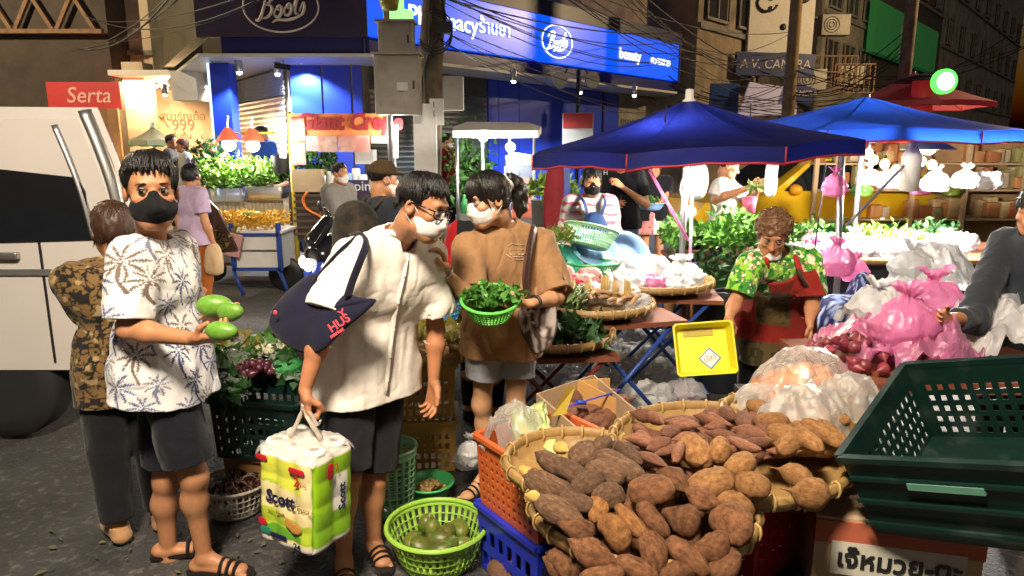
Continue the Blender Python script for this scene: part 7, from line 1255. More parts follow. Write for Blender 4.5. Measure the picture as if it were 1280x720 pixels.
TUB = {'o': [tuber_mesh('yam', M_YAM, p, i, b) for i, (p, b) in enumerate(((PY, .1), (PB, .05), (PP, .14), (PY, .22), (PS, .18), (PB, .2)))], 'd': [tuber_mesh('dark_yam', M_DARK, p, 10+i, b, .09, .025) for i, (p, b) in enumerate(((PY, .12), (PS, .1), (PB, .08)))], 'y': [tuber_mesh('golden_yam', M_GOLD, p, 20+i, b) for i, (p, b) in enumerate(((PY, .12), (PP, .12)))], 's': [tuber_mesh('sweet_potato', M_RED, p, 30+i, b) for i, (p, b) in enumerate(((PS, .12), (PS, .3), (PY, .15), (PS, -.1)))], 'j': [tuber_mesh('jicama', M_JIC, p, 40+i, b, .07) for i, (p, b) in enumerate(((PJ, .05), (PJ, .1), (PB, .02)))]}
LAB = {'o': ('yam', 'brown thick-skinned yam in the heap on the front bamboo tray', 'yams heaped on the front tray'), 'd': ('dark_yam', 'dark ringed yam at the upper left of the front heap', 'dark yams at the upper left of the heap'), 'y': ('golden_yam', 'smooth golden yam in the middle of the front heap', 'golden yams amid the front heap'), 's': ('sweet_potato', 'small reddish sweet potato in the heap behind the yams', 'sweet potatoes heaped behind the yams'), 'j': ('jicama', 'round golden root with a thin tail beside the sweet potatoes', 'round golden roots beside the sweet potatoes')}
CNT = {}
def tuber(a, b, w, k, lab=None, idx=None, roll=None):
    """root of kind k from point a to point b, width w"""
    a, b = V3(a), V3(b); i = CNT.get(k, 0); CNT[k] = i+1; me = TUB[k][(i*7+i//3) % len(TUB[k]) if idx is None else idx]; nm, l, g = LAB[k]; o = bpy.data.objects.new(nm, me); COL.objects.link(o); L = np.linalg.norm(b-a); x = (b-a)/L; y = unit(np.cross(ZU, x)); z = np.cross(x, y); r = (i*2.4 if roll is None else roll); y2 = y*math.cos(r)+z*math.sin(r); z2 = -y*math.sin(r)+z*math.cos(r)
    Mx = Matrix(((x[0]*L, y2[0]*w, z2[0]*w), (x[1]*L, y2[1]*w, z2[1]*w), (x[2]*L, y2[2]*w, z2[2]*w))).to_4x4(); Mx.translation = (a+b)/2; o.matrix_world = Mx
    if lab: l, g = lab
    o['label'] = l; o['category'] = 'root vegetable'; o['group'] = g; return o
ZM = lambda v: float(np.interp(v, [520, 570, 610, 650, 700, 740], [.70, .80, .80, .76, .68, .62]))
def put(u, v, Lp, wp, ang, k, zf=ZM, dz=0, idx=None, lab=None, roll=None):
    c, s = math.cos(R(ang))*Lp/2, math.sin(R(ang))*Lp/2; a, b = G(u-c, v+s, zf(v+s)+dz), G(u+c, v-s, zf(v-s)+dz); d = ray(u, v); m_ = (Vector(G(u, v, zf(v)+dz))-Vector((0, 0, CAMZ))).length/d.length/FPX
    a, b = Vector(a), Vector(b); mid = (a+b)/2; L = min((b-a).length, Lp*m_*1.35); ax = (b-a).normalized()*L/2; return tuber(mid-ax, mid+ax, wp*m_*1.0, k, lab, idx, roll)
t1 = V3(G(800, 655, .58)); tray(t1, .345, 'large bamboo tray at the front under the heap of yams', .075)
t1b = V3(G(722, 600, .6)); tray(t1b, .25, 'bamboo tray of dark yams resting on the orange crate', .07)
HEAP = []
for (u, v, L_, w, a, k) in ((729, 570, 60, 36, 58, 'd'), (690, 581, 68, 29, -38, 'd'), (687, 606, 62, 26, -30, 'd'), (698, 638, 86, 32, -28, 'd'), (735, 605, 42, 30, 30, 'd'), (775, 584, 64, 38, -25, 'd'), (787, 570, 56, 24, -35, 'd'), (814, 613, 60, 43, 0, 'o'), (760, 622, 42, 32, 20, 'd'), (747, 635, 36, 24, 80, 'y'), (785, 647, 68, 28, -52, 'y'), (768, 666, 54, 36, -55, 'y'), (817, 650, 58, 30, -50, 'o'), (851, 650, 54, 43, -30, 'o'), (741, 690, 72, 34, -25, 'o'), (816, 690, 60, 32, -75, 'o'), (860, 696, 72, 34, -45, 'o'), (888, 684, 50, 43, 10, 'o'), (915, 656, 62, 46, -40, 'o'), (878, 622, 52, 30, -20, 'o'), (796, 711, 58, 32, -20, 'o'), (848, 717, 52, 32, 20, 'o'), (720, 661, 50, 28, -15, 'o'), (703, 612, 40, 24, -40, 'd'), (712, 590, 58, 30, -35, 'd'), (750, 560, 50, 28, 40, 'd'), (757, 592, 56, 32, -10, 'd'), (672, 605, 46, 24, -35, 'd'), (722, 628, 52, 28, -20, 'd'), (840, 600, 50, 30, -35, 'o'), (905, 706, 50, 34, 35, 'o'), (752, 722, 60, 34, 15, 'o')): HEAP.append((v, u, put(u, v, L_, w, a, k)))
ORD = 'first second third fourth fifth sixth seventh eighth ninth tenth eleventh twelfth'.split(); HEAP.sort(key=lambda t: t[0]); rws = [HEAP[i*len(HEAP)//4:(i+1)*len(HEAP)//4] for i in range(4)]
for nm_, rw in zip(('back', 'second', 'third', 'front'), rws):
    for i, (_, _, o) in enumerate(sorted(rw, key=lambda t: t[1])): o['label'] = {'y': 'smooth golden', 'd': 'dark ringed'}.get({'golden_yam': 'y', 'dark_yam': 'd'}.get(o.name.split('.')[0], 'o'), 'brown')+' yam, '+ORD[i]+' from the left in the '+nm_+' row of the heap'
rng = np.random.default_rng(12)
for i in range(44): put(rng.uniform(695, 905), rng.uniform(575, 715), rng.uniform(46, 64), rng.uniform(26, 36), rng.uniform(-80, 60), 'o', dz=-.075-.05*rng.random())
for i in range(14): put(rng.uniform(680, 800), rng.uniform(560, 630), rng.uniform(46, 64), rng.uniform(24, 32), rng.uniform(-60, 60), 'd', dz=-.07-.04*rng.random())
for (u, v, a) in ((668, 622, 160), (659, 590, 150), (702, 560, 155)): q = put(u, v, 26, 17, a, 'd', dz=.0, idx=1); q.data = q.data.copy(); q.data.materials.clear(); q.data.materials.append(M_TIP); q['label'] = 'pale yellow broken yam tip at the left edge of the heap'; q['group'] = 'broken yam tips'; q.name = 'yam_tip'
# second tray: round golden roots and sweet potatoes
t2 = V3(G(905, 585, .62)); tray(t2, .4, 'wide bamboo tray of sweet potatoes and round roots on the red crate', .08)
Z2 = lambda v: float(np.interp(v, [505, 540, 580, 620, 650], [.74, .8, .8, .76, .68]))
JL = []
for (u, v, L_, w, a, k, ix) in ((889, 604, 54, 40, -160, 'j', 2), (868, 562, 78, 44, 118, 'j', 0), (900, 562, 44, 32, 80, 'j', 0), (929, 580, 52, 38, 30, 'j', 1), (940, 607, 48, 38, -10, 'j', 2), (989, 592, 58, 34, 165, 'j', 1), (1006, 616, 66, 42, 170, 'j', 0), (916, 634, 50, 40, -30, 'j', 2)): JL.append(put(u, v, L_, w, a+180 if k == 'j' else a, k, Z2, idx=ix))
for o, l in zip(JL, ('round golden root in front of the pear shaped one', 'pear shaped golden root with its neck pointing up', 'small golden root right of the pear shaped one', 'round golden root above the bare patch of the tray', 'round golden root under the one above the bare patch', 'long golden root at the right end of the second tray', 'golden root with a thin tail at the right rim', 'golden root nearest the front rim of the second tray')): o['label'] = l
for i in range(64):
    u = rng.uniform(795, 985); v = rng.uniform(518, 612); 
    if v > 575 and u > 860: continue
    put(u, v, rng.uniform(30, 52), rng.uniform(14, 20), rng.uniform(-50, 30), 's', Z2, dz=-.0+rng.uniform(-.07, .0)-.02*(v > 575))
for (u, v, L_, w, a) in ((853, 530, 44, 20, -8), (890, 525, 50, 19, -15), (910, 518, 38, 19, -30), (931, 527, 52, 20, -65), (957, 533, 50, 26, -70), (820, 524, 42, 18, -40), (905, 545, 52, 15, -12), (860, 548, 44, 15, 4), (838, 540, 30, 20, 20), (930, 556, 46, 16, -18), (848, 566, 38, 18, 60), (823, 556, 36, 18, 25), (815, 574, 46, 14, -25)): put(u, v, L_, w, a, 's', Z2, dz=.012)
# third tray with bagged roots
t3 = V3(G(992, 545, .66)); tray(t3, .27, 'bamboo tray of bagged roots behind the dark green crate', .07)
for i in range(26): put(rng.uniform(955, 1042), rng.uniform(500, 556), 44, 24, rng.uniform(-60, 60), 'j', lambda v: .78, dz=rng.uniform(-.05, .04), idx=2, lab=('pale root wrapped in a milky bag on the third tray', 'bagged pale roots'))
for (u, v, rx, ry, h_, l, z) in ((1005, 536, .19, .15, .15, 'milky bag of roots at the front of the third tray', .72), (950, 510, .14, .11, .08, 'white bag of roots behind the sweet potatoes', .7), (1060, 515, .14, .13, .14, 'milky bag of roots beside the dark green crate', .74)): q = G(u, v, z); heap_film((q.x, q.y, rx, ry, .3), z, h_, plastic_film('milky_film', (.8, .76, .7), .56, .38), l, int(u), .05, name='root_bag')
# oranges, shallots under pink film, big bags at the right
M_OR = mat('orange_peel', (.75, .26, .03), .42, .1, 8, .25, 160, rnd=.12); ob = MB(); ob.ell((0, 0, 0), (.034, .034, .031), 16, 12, disp=.03); ome = ob.mesh('orange', M_OR, True); M_SH = mat('shallot_skin', (.19, .028, .04), .4, .25, 14, .1, 50, rnd=.3); sb = MB(); sb.lathe([(0, -.026), (.012, -.024), (.026, -.008), (.024, .008), (.008, .026), (.002, .038), (0, .04)], 14); sme = sb.mesh('shallot', M_SH, True)
def scatter(me, name, lab, grp, cat, n, fpos, rs=(0, 0), seed=0):
    g = np.random.default_rng(seed)
    for i in range(n):
        o = bpy.data.objects.new(name, me); COL.objects.link(o); o.location = fpos(g, i); o.rotation_euler = g.uniform(0, 6, 3); s = 1+g.uniform(*rs); o.scale = (s, s, s); tag(o, lab, cat, grp)
hq = V3(G(1006, 490, .74)); 
def heap(c, rx, ry, h): 
    def f(g, i): 
        a, r = g.uniform(0, 2*PI), math.sqrt(g.random()); return V3((c[0]+rx*r*math.cos(a), c[1]+ry*r*math.sin(a), c[2]+h*(1-r*r)*.9+g.uniform(-.02, .01)))
    return f
scatter(ome, 'orange', 'orange fruit in the clear bag behind the root tray', 'oranges bagged behind the root tray', 'orange', 56, heap(hq, .21, .15, .1), (-.1, .1), 3)
heap_film((hq[0], hq[1], .25, .18, .2), .73, .19, plastic_film('thin_clear_film', (.9, .88, .85), .72, .14), 'clear bag stretched over the oranges', 8, .045, name='orange_bag'); o = thing('support_crate', 'dark crate carrying the bagged oranges', 'crate', (hq[0], hq[1], 0)); m = MB(); m.box((0, 0, .36), (.5, .32, .72)); m.build('crate_body', mat('dark_crate_plastic', (.03, .025, .03), .5), o)
sq = V3(G(1092, 446, .84)); scatter(sme, 'shallot', 'red shallot spilling under the pink plastic', 'red shallots under the pink plastic', 'shallot', 80, heap(sq, .34, .2, .1), (-.2, .25), 5); o = thing('support_table', 'low table under the shallots and pink plastic', 'table', (sq[0]+.5, sq[1]+.1, 0)); m = MB(); m.box((0, 0, .775), (1.5, .7, .05)); m.build('tabletop', MATS['red_brown_board'], o)
for sx in (-.65, .65):
    for sy in (-.3, .3): m = MB(); m.box((sx, sy, .375), (.05, .05, .75)); m.build('leg', bl_frame, o)
pk2 = plastic_film('pink_clear_film', (.9, .3, .55), .5, .2)
for (u, v, z, rx, ry, ro, h_, mm, l, s) in ((1102, 430, .86, .3, .2, -.15, .16, pk2, 'pink tinted plastic spread over the shallots', 11), (1150, 445, .86, .3, .18, .2, .2, pinkf, 'bright pink plastic at the right end of the shallot table', 12), (1125, 395, .86, .3, .2, 0, .22, whitef, 'pile of white plastic bags behind the pink sheet', 13), (1165, 360, .9, .3, .22, .1, .3, whitef, 'tall heap of white bags at the right edge', 14), (1240, 420, .86, .34, .25, 0, .22, whitef, 'loose white bag beside the stall keeper', 15)): q = G(u, v, z); heap_film((q.x, q.y, rx, ry, ro), z-.04, h_, mm, l, s, .1, n=40)
knot_bag(V3(G(1128, 440, .88)), .16, pinkf, 'pink carrier bag standing upright with loose ears at the right', 71, tall=1.5, wr=.15); knot_bag(V3(G(1162, 400, .9)), .17, pinkf, 'second pink carrier bag slumped at the right edge', 72, tall=1.2, wr=.15); knot_bag(V3(G(1095, 405, .88)), .16, whitef, 'white carrier bag standing before the flower print bag', 73, tall=1.1, wr=.2); knot_bag(V3(G(1138, 352, .95)), .15, clearf, 'clear bag hanging at the edge of the stall table', 74, tall=1.3)
# ---- cardboard box of sweet potatoes
def openbox(pts, h, label, inner):
    c = sum((V3(p) for p in pts), V3((0, 0, 0)))/4; z = c[2]; base = V3((c[0], c[1], z-h)); o = thing('cardboard_box', label, 'box', base)
    for i in range(4):
        a, b = V3(pts[i])-base, V3(pts[(i+1) % 4])-base; d = unit(b-a); n = V3((-d[1], d[0], 0)); n = n if n @ (c-V3(pts[i])) > 0 else -n; a2, b2 = a+d*.004, b-d*.004; lo = V3((0, 0, h)); V = [a2, b2, b2+n*.008, a2+n*.008]; m = MB(); m.add([p-lo for p in V]+V, [(3, 2, 1, 0), (4, 5, 6, 7), (0, 1, 5, 4), (1, 2, 6, 5), (2, 3, 7, 6), (3, 0, 4, 7)]); m.build('box_wall', kraft if i != 1 else mat('printed_card', (.5, .4, .3), .8, .12, 5, col2=(.3, .05, .05), ms=9, mix=.66, sharp=.03), o)
    m = MB(); q = [V3(p)-base-V3((0, 0, h-.004)) for p in pts]; m.add(q, [(0, 1, 2, 3)]); m.build('box_floor', kraft, o); return o
bz = .64; bp = [G(670, 492, bz), G(740, 552, bz), G(808, 522, bz), G(742, 468, bz)]; openbox(bp, .2, 'open cardboard box of sweet potatoes tied with a blue strap', None); bc = sum((V3(p) for p in bp), V3((0, 0, 0)))/4
for i in range(26): u, v = rng.uniform(712, 780), rng.uniform(490, 530); put(u, v, rng.uniform(30, 48), rng.uniform(15, 22), rng.uniform(-30, 50), 's', lambda v: .53, dz=rng.uniform(-.04, .02), lab=('sweet potato lying in the open cardboard box', 'sweet potatoes in the cardboard box'))
m = MB(); a, b_ = G(722, 486, .6), G(778, 516, .56); m.beam(a, b_, .006, .1); m.beam(V3(a)+V3((0, .0, 0)), G(762, 482, .6), .006, .08); tag(m.build('divider_card', mat('orange_card', (.55, .3, .1), .8, .1), None), 'orange card divider standing in the open box', 'divider')
m = MB(); a = [G(698, 512, bz+.004), G(726, 503, bz-.02), G(770, 490, bz-.01), G(776, 486, bz+.006)]; m.tube(a, .006, 6, flat=.5); m.tube([a[0], V3(a[0])-V3((.0, .012, .2))], .008, 6, flat=.5); m.box(V3(a[1]), (.05, .02, .015)); tag(m.build('blue_strap', mat('blue_strap_plastic', (.02, .04, .45), .35), None, True), 'blue plastic strap round the cardboard box', 'strap')
o = thing('support_crate', 'dark crate under the cardboard box', 'crate', (bc[0], bc[1], 0)); m = MB(); m.box((0, 0, (bz-.21)/2), (.42, .36, bz-.21)); m.build('crate_body', MATS['dark_crate_plastic'], o)
# ---- orange crate on a blue one at the left of the yams
a, b_ = V3(G(597, 545, .6)), V3(G(670, 590, .6)); d = unit(b_-a); nrm = V3((-d[1], d[0], 0)); nrm = nrm if nrm[0] > 0 else -nrm; cc = (a+b_)/2+nrm*.22; rz = math.atan2(d[1], d[0])
crate((cc[0], cc[1], .3), (.42, .44, .3), orangep, 'orange slotted crate holding corn at the left of the yams', (0, 0, rz), 6, 10, slot=.5, open_=.5); crate((cc[0], cc[1], .0), (.42, .44, .295), bluep, 'blue crate on the asphalt under the orange one', (0, 0, rz), 2, 6)
kn = MB()
def corn(u, v, z, L, ang, label):
    o = thing('corn_cob', label, 'corn', G(u, v, z)); e = V3(G(u+math.cos(R(ang))*L, v-math.sin(R(ang))*L, z+.02))-V3(o.location); m = MB(); m.tube([(0, 0, 0), e*.3, e*.7, e], [.012, .03, .028, .008], 12); m.build('kernels', mat('corn_kernels', (.65, .55, .2), .45, .2, 40, .6, 90), o, True)
    for k in range(5): a = k*1.25; s = V3((math.cos(a)*.02, math.sin(a)*.012, math.sin(a)*.02)); m = MB(); m.tube([V3((0, 0, 0)), e*.3+s*1.5, e*.7+s*1.5, e*1.08+s*.6], [.006, .022, .02, .003], 8, flat=.35); m.build('husk', mat('corn_husk', (.42, .5, .18), .6, .2, 14, .3, 60), o, True)
for u, v, L, a, l in ((676, 562, 52, 95, 'pale corn cob in its husk upright at the front of the orange crate'), (692, 570, 44, 115, 'corn cob leaning right in the orange crate'), (655, 545, 44, 60, 'corn cob lying at the back of the orange crate'), (664, 558, 50, 110, 'half wrapped corn cob at the left of the orange crate')): corn(u, v, .62, L, a, l)
q = G(640, 548, .6); heap_film((q.x+.02, q.y+.02, .14, .13, .3), .56, .17, plastic_film('thin_clear_film', (.9, .88, .85), .72, .14), 'clear bag folded over the corn in the orange crate', 31, .05, name='corn_bag'); m = MB(); q = G(690, 520, .64); m.add([V3(q), V3(q)+V3((.06, .02, .0)), V3(q)+V3((.1, .03, .12)), V3(q)+V3((.06, .0, .13))], [(0, 1, 2, 3)]); tag(m.build('yellow_sheet', mat('yellow_paper', (.65, .5, .08), .6), None), 'folded yellow sheet stuck behind the corn', 'paper')
# ---- crates under tray two, right
a, b_ = V3(G(946, 658, .52)), V3(G(1055, 588, .52)); d = unit(b_-a); nrm = V3((-d[1], d[0], 0)); L_ = np.linalg.norm(b_-a); cc = (a+b_)/2+nrm*.2; rz = math.atan2(d[1], d[0])
crate((cc[0], cc[1], .26), (L_, .4, .33), red_p2, 'red slotted crate under the tray of round roots', (0, 0, rz), 6, 12, slot=.5, open_=.45)
crate((cc[0]+.03, cc[1]-.02, .0), (L_+.06, .44, .255), bluep, 'blue crate on the ground under the red one', (0, 0, rz), 2, 5, open_=.5)
o = thing('support_crate', 'hidden dark crate under the front yam tray', 'crate', (t1[0], t1[1]+.03, 0)); m = MB(); m.box((0, 0, .285), (.44, .4, .57)); m.build('crate_body', MATS['dark_crate_plastic'], o)
m = MB(); q = V3(G(1038, 592, .56)); m.box(q, (.03, .006, .05), Euler((0, .2, .6)).to_matrix()); tag(m.build('paper_tag', wht, None), 'small white paper tag on the rim of the root tray', 'tag')
# ---- dark green crate at the right, tilted
d1 = unit((.43, .43, .17)); d2 = unit((.615, -.73, .297)); n3 = np.cross(d2, d1); w_, d_, h_ = .52, .62, .29; cor = V3(G(1050, 572, .80)); top = cor+d2*w_/2+d1*d_/2; Mx = np.stack([d2, d1, n3], 1)
o = crate(top-n3*h_, (w_, d_, h_), dgreen, 'large dark green slotted crate tilted at the right of the roots', M=Mx.tolist(), rows=5, cols=12, slot=.55, open_=.5, solid_top=.2, solid=(0,))
for k in range(3): m = MB(); m.box((0, -d_/2-.006, h_*(.2+.28*k)), (w_*.96, .012, .012)); m.build('rib', dgreen, o)
m = MB(); m.box((.02, -d_/2-.009, h_*.72), (.2, .014, .022)); m.build('handle_slot', mat('pale_green_edge', (.1, .25, .18), .4), o)
o = thing('lettered_carton', 'carton with handwritten black Thai lettering under the dark green crate', 'box', V3((P(1150, 690, 2.0).x, 2.24, 0))); Oc = V3(o.location); m = MB(); m.box((0, 0, .28), (.5, .42, .56), Euler((0, 0, -.25)).to_matrix()); m.build('carton', kraft, o); m = MB(); m.box((-.0, -.004, .51), (.504, .426, .08), Euler((0, 0, -.25)).to_matrix()); m.build('red_band', mat('brick_red_card', (.4, .1, .05), .7, .15), o); t = text('carton_lettering', 'เจ๊หมวย-ตะ', .085, blk, o, (-.05, -.2165, .42), (PI/2, 0, -.25), .003, bold=.002); m = MB(); m.box((-.0505, -.2085, .42), (.4, .006, .12), Euler((0, 0, -.25)).to_matrix()); m.build('white_label', mat('pale_card', (.5, .48, .4), .8), o)
m = MB(); q = V3(G(1065, 640, .3)); m.tube(spline([q+V3((0, 0, .12)), q+V3((.03, -.03, .06)), q+V3((.01, -.05, -.05)), q+V3((.06, -.02, -.12)), q+V3((.09, 0, -.2))]), .014, 8); tag(m.build('black_hose', blk, None, True), 'black hose curling beside the lettered carton', 'hose'); crate((cc[0]+.42, cc[1]+.0, 0), (.26, .2, .3), ochrep, 'ochre crate squeezed beside the blue crate', (0, 0, .4), 3, 5)
# ---- left: green crate with bagged vegetables
q = V3(G(338, 500, .5)); crate((q[0], q[1], .24), (.46, .34, .3), dgreen, 'dark green slotted crate of bagged vegetables behind the palm shirt man', (0, 0, -.2), 4, 9, slot=.6); crate((q[0]+.02, q[1]+.02, 0), (.44, .32, .235), mat('brown_crate_plastic', (.2, .1, .04), .5, .2), 'brown crate under the bagged vegetables', (0, 0, -.25), 2, 6)
zt = .55
for i, (u, v, r_, mm, l) in enumerate(((290, 462, .12, mat('cabbage_leaf', (.09, .17, .03), .5, .4, 8, .5, 30), 'net of leafy greens at the left of the green crate'), (352, 462, .1, mat('chopped_herb', (.03, .22, .05), .6, .5, 40, .9, 60), 'bag of chopped green herbs at the right of the green crate'), (300, 440, .11, mat('bagged_leaves', (.14, .2, .06), .5, .4, 10, .5, 30), 'bag of pale leaves at the back of the green crate'), (338, 438, .1, mat('bean_sprouts', (.5, .46, .28), .5, .4, 40, .9, 60), 'bag of pale sprouts at the back of the green crate'), (282, 490, .1, MATS['dark_leaf'], 'dark leafy bundle hanging over the left of the crate'))):
    q = V3(G(u, v+8, zt)); m = MB(); m.ell(q+V3((0, 0, .05)), (r_*1.15, r_, r_*.62), 30, 20, None, None, .22, 5, i); tag(m.build('vegetable_bag', mm, None, True), l, 'vegetables'); heap_film((q[0], q[1], r_*1.25, r_*1.1, i), q[2]+.02, r_*.9, MATS['thin_clear_film'], 'clear film over the '+l, 80+i, .035, name='film_wrap', n=20); m = MB(); leaves(m, indome(q+V3((0, 0, .05)), (r_*1.1, r_, r_*.66)), 130, .09, 90+i, .2, 1.5); stuff(tag(m.build('loose_leaves', [G1, MATS['dark_leaf'], MATS['olive_leaf']][i % 3] if 'olive_leaf' in MATS else G1), 'loose leaves on the '+l, 'leaves'))
sq = V3(G(317, 464, zt+.07)); sme2 = sme.copy(); sme2.materials.clear(); sme2.materials.append(mat('purple_shallot', (.07, .014, .025), .4, .25, 14, rnd=.3)); scatter(sme2, 'shallot', 'purple shallot in the bag on the dark green crate', 'purple shallots bagged on the green crate', 'shallot', 46, heap(sq, .1, .08, .05), (-.25, .1), 9)
q = V3(G(293, 640, .0)); basket((q[0], q[1]+.03, .0), .12, .165, .15, mat('cream_plastic', (.5, .46, .38), .45, .15), 'cream slotted basket of dark grapes behind the toilet rolls', n=32, rows=4); M_GR = mat('grape_skin', (.05, .015, .012), .35, .3, rnd=.4); gb = MB(); gb.ell((0, 0, 0), (.012, .012, .013), 12, 8); scatter(gb.mesh('grape', M_GR, True), 'grape', 'dark red grape in the cream basket', 'dark grapes in the cream basket', 'grape', 150, heap(V3((q[0], q[1]+.03, .09)), .14, .14, .07), (-.1, .25), 4); stm = MB(); g = np.random.default_rng(3)
for i in range(14): a = g.uniform(0, 6.28); stm.tube(spline([(q[0], q[1]+.03, .14), (q[0]+.08*math.cos(a), q[1]+.03+.08*math.sin(a), .16+.02*g.random()), (q[0]+.13*math.cos(a+.3), q[1]+.03+.13*math.sin(a+.3), .12)]), .0025, 4)
stuff(tag(stm.build('grape_stalks', MATS['weathered_pole'], None, True), 'thin stalks among the dark grapes', 'stalks'))
# ---- behind the white shirt man: ochre crates, tray of roots, green pail, blue basket
q = V3(G(528, 588, 0)); 
crate((q[0], q[1]+.12, 0), (.36, .3, .29), ochrep, 'ochre slotted crate on the ground behind the white shirt man', (0, 0, .1), 4, 8); crate((q[0]-.01, q[1]+.13, .31), (.36, .3, .29), ochrep, 'upper ochre crate carrying the root tray', (0, 0, .16), 4, 8)
tq = V3((q[0]-.02, q[1]+.16, .63)); tray(tq, .4, 'bamboo tray of ginger and garlic behind the white shirt man', .08); M_GI = mat('ginger_skin', (.5, .34, .16), .65, .3, 12, .5, 50, rnd=.25); gm = [tuber_mesh('ginger_root', M_GI, PB, 60+i, .2, .3, n=12) for i in range(3)]
for i in range(70):
    o = bpy.data.objects.new('ginger_root', gm[i % 3]); COL.objects.link(o); a, r_ = rng.uniform(0, 6.28), math.sqrt(rng.random())*.35; o.location = (tq[0]+r_*math.cos(a), tq[1]+r_*math.sin(a), .72+.05*(1-r_/.35)+rng.uniform(-.02, .03)); o.rotation_euler = (rng.uniform(-.4, .4), rng.uniform(-.4, .4), rng.uniform(0, 6)); s = rng.uniform(.07, .11); o.scale = (s, s*.42, s*.4); tag(o, 'pale knobbly root on the tray behind the white shirt man', 'root vegetable', 'pale roots on the rear tray')
m = MB(); leaves(m, lambda g: tq+V3((g.uniform(-.3, .35), g.uniform(-.3, .3), .12+.05*g.random())), 240, .09, 55, .2, 1.6); stuff(tag(m.build('loose_leaves', MATS['olive_leaf']), 'wilted leaves among the pale roots', 'leaves'))
bsk = V3(P(556, 385, 3.75)); basket(bsk-V3((0, 0, .06)), .07, .1, .13, mat('sky_blue_plastic', (.05, .32, .65), .35), 'sky blue slotted basket between the couple', n=26, rows=4)
m = MB(); q = V3(P(565, 372, 4.0)); leaves(m, inbox(q-V3((.1, .1, .12)), q+V3((.1, .1, .05))), 160, .07, 58, .4, 1.5); stuff(tag(m.build('loose_leaves', YF), 'yellow blossoms by the sky blue basket', 'flowers'))
q = V3(G(487, 652, 0)); basket((q[0], q[1]+.1, 0), .1, .125, .34, ppl, 'pale green laundry-like basket behind the white shirt man\'s leg', n=20, rows=9)
# green bowl with longans, lime basket with mangoes, bag of scraps
q = V3(G(537, 622, 0)); basin((q[0], q[1], .0), .115, .095, gpl, 'green bowl of small brown longans on the asphalt'); M_LO = mat('longan_skin', (.36, .22, .08), .6, .3, 20, .3, 80, rnd=.2); lb = MB(); lb.ell((0, 0, 0), (.0115, .0115, .011), 12, 8); scatter(lb.mesh('longan', M_LO, True), 'longan', 'small round brown longan in the green bowl', 'longans in the green bowl', 'fruit', 90, heap(V3((q[0], q[1], .035)), .088, .088, .045), (-.1, .15), 6)
q = V3(G(547, 700, .0)); basket((q[0], q[1], 0), .15, .215, .17, lgpl, 'lime slotted basket of green mangoes at the front', n=40, rows=4, rimr=.013, slot=(.45, .5)); M_MG = mat('mango_skin', (.08, .14, .02), .4, .35, 6, .1, 40, col2=(.2, .12, .03), ms=5, mix=.58, rnd=.25, spec=.5)
def mango_mesh(seed, m): mb = MB(); mb.grid(lambda U, V: (lambda a, t: np.stack([np.cos(a)*np.sin(t)*.5*(1+.12*np.cos(t)), np.sin(a)*np.sin(t)*.42, -np.cos(t)*.68+.08*np.cos(a)*np.sin(t)], -1))(U*2*PI, V*PI), 22, 16, True); return mb.mesh('mango', m, True)
mg = mango_mesh(1, M_MG); g = np.random.default_rng(9)
for i in range(17): o = bpy.data.objects.new('mango', mg); COL.objects.link(o); a, r_ = g.uniform(0, 6.28), math.sqrt(g.random())*.13; o.location = (q[0]+r_*math.cos(a), q[1]+r_*math.sin(a), .06+.06*g.random()); o.rotation_euler = g.uniform(0, 6, 3); s = g.uniform(.075, .095); o.scale = (s, s, s); tag(o, 'dull green mango lying in the lime basket', 'mango', 'mangoes in the lime basket')
# mangoes on the palm-shirt man's hands
M_MG2 = mat('bright_mango_skin', (.12, .3, .03), .38, .2, 6, .12, 40, spec=.45, col2=(.2, .3, .06), ms=4, mix=.6); mg2 = mango_mesh(2, M_MG2)
for (u, v, Y, s, l, ro) in ((268, 382, 2.64, .1, 'bright green mango furthest back on the palm shirt man\'s far hand', (0, 1.4, .1)), (288, 390, 2.6, .085, 'bright green mango at the fingertips of the palm shirt man\'s far hand', (0, 1.3, -.3)), (277, 414, 2.31, .08, 'bright green mango on the palm shirt man\'s near hand', (0, 1.45, -.2))): o = bpy.data.objects.new('mango', mg2); COL.objects.link(o); o.location = P(u, v, Y); o.scale = (s*.9, s*(.82+.1*(u % 3)), s*(1.0+.1*(u % 2))); o.rotation_euler = ro; tag(o, l, 'mango')
q = V3(G(582, 590, 0)); knot_bag(q+V3((0, .06, 0)), .1, clearf, 'clear bag of greens beside the orange crate', 77, ears=False); knot_bag(V3(G(588, 580, .15)), .07, whitef, 'torn white bag beside the orange crate', 78, tall=1.8, wr=.2)
m = MB(); q = V3(G(640, 712, .05)); m.ell(q, (.1, .08, .06), 16, 10, None, None, .2, 4, 3); tag(m.build('brown_bundle', mat('coconut_husk', (.14, .07, .04), .9, .4, 20, .8, 60), None, True), 'brown fibrous bundle on the ground before the blue crate', 'bundle')
# litter
M_LT = mat('litter_leaf', (.1, .1, .04), .7, .4, 9, rnd=.3); m = MB(); g = np.random.default_rng(21)
for i in range(620):
    x, y = g.uniform(-2.2, .8), g.uniform(2.2, 6); a = g.uniform(0, 6.28); s = g.uniform(.005, .028); d = V3((math.cos(a), math.sin(a), 0))*s; w = V3((-math.sin(a), math.cos(a), 0))*s*.35; p = V3((x, y, .006)); m.add([p-d, p+w+ZU*.006, p+d, p-w], [(0, 1, 2, 3)])
stuff(tag(m.build('litter', M_LT), 'scraps of leaf scattered over the asphalt', 'litter'))
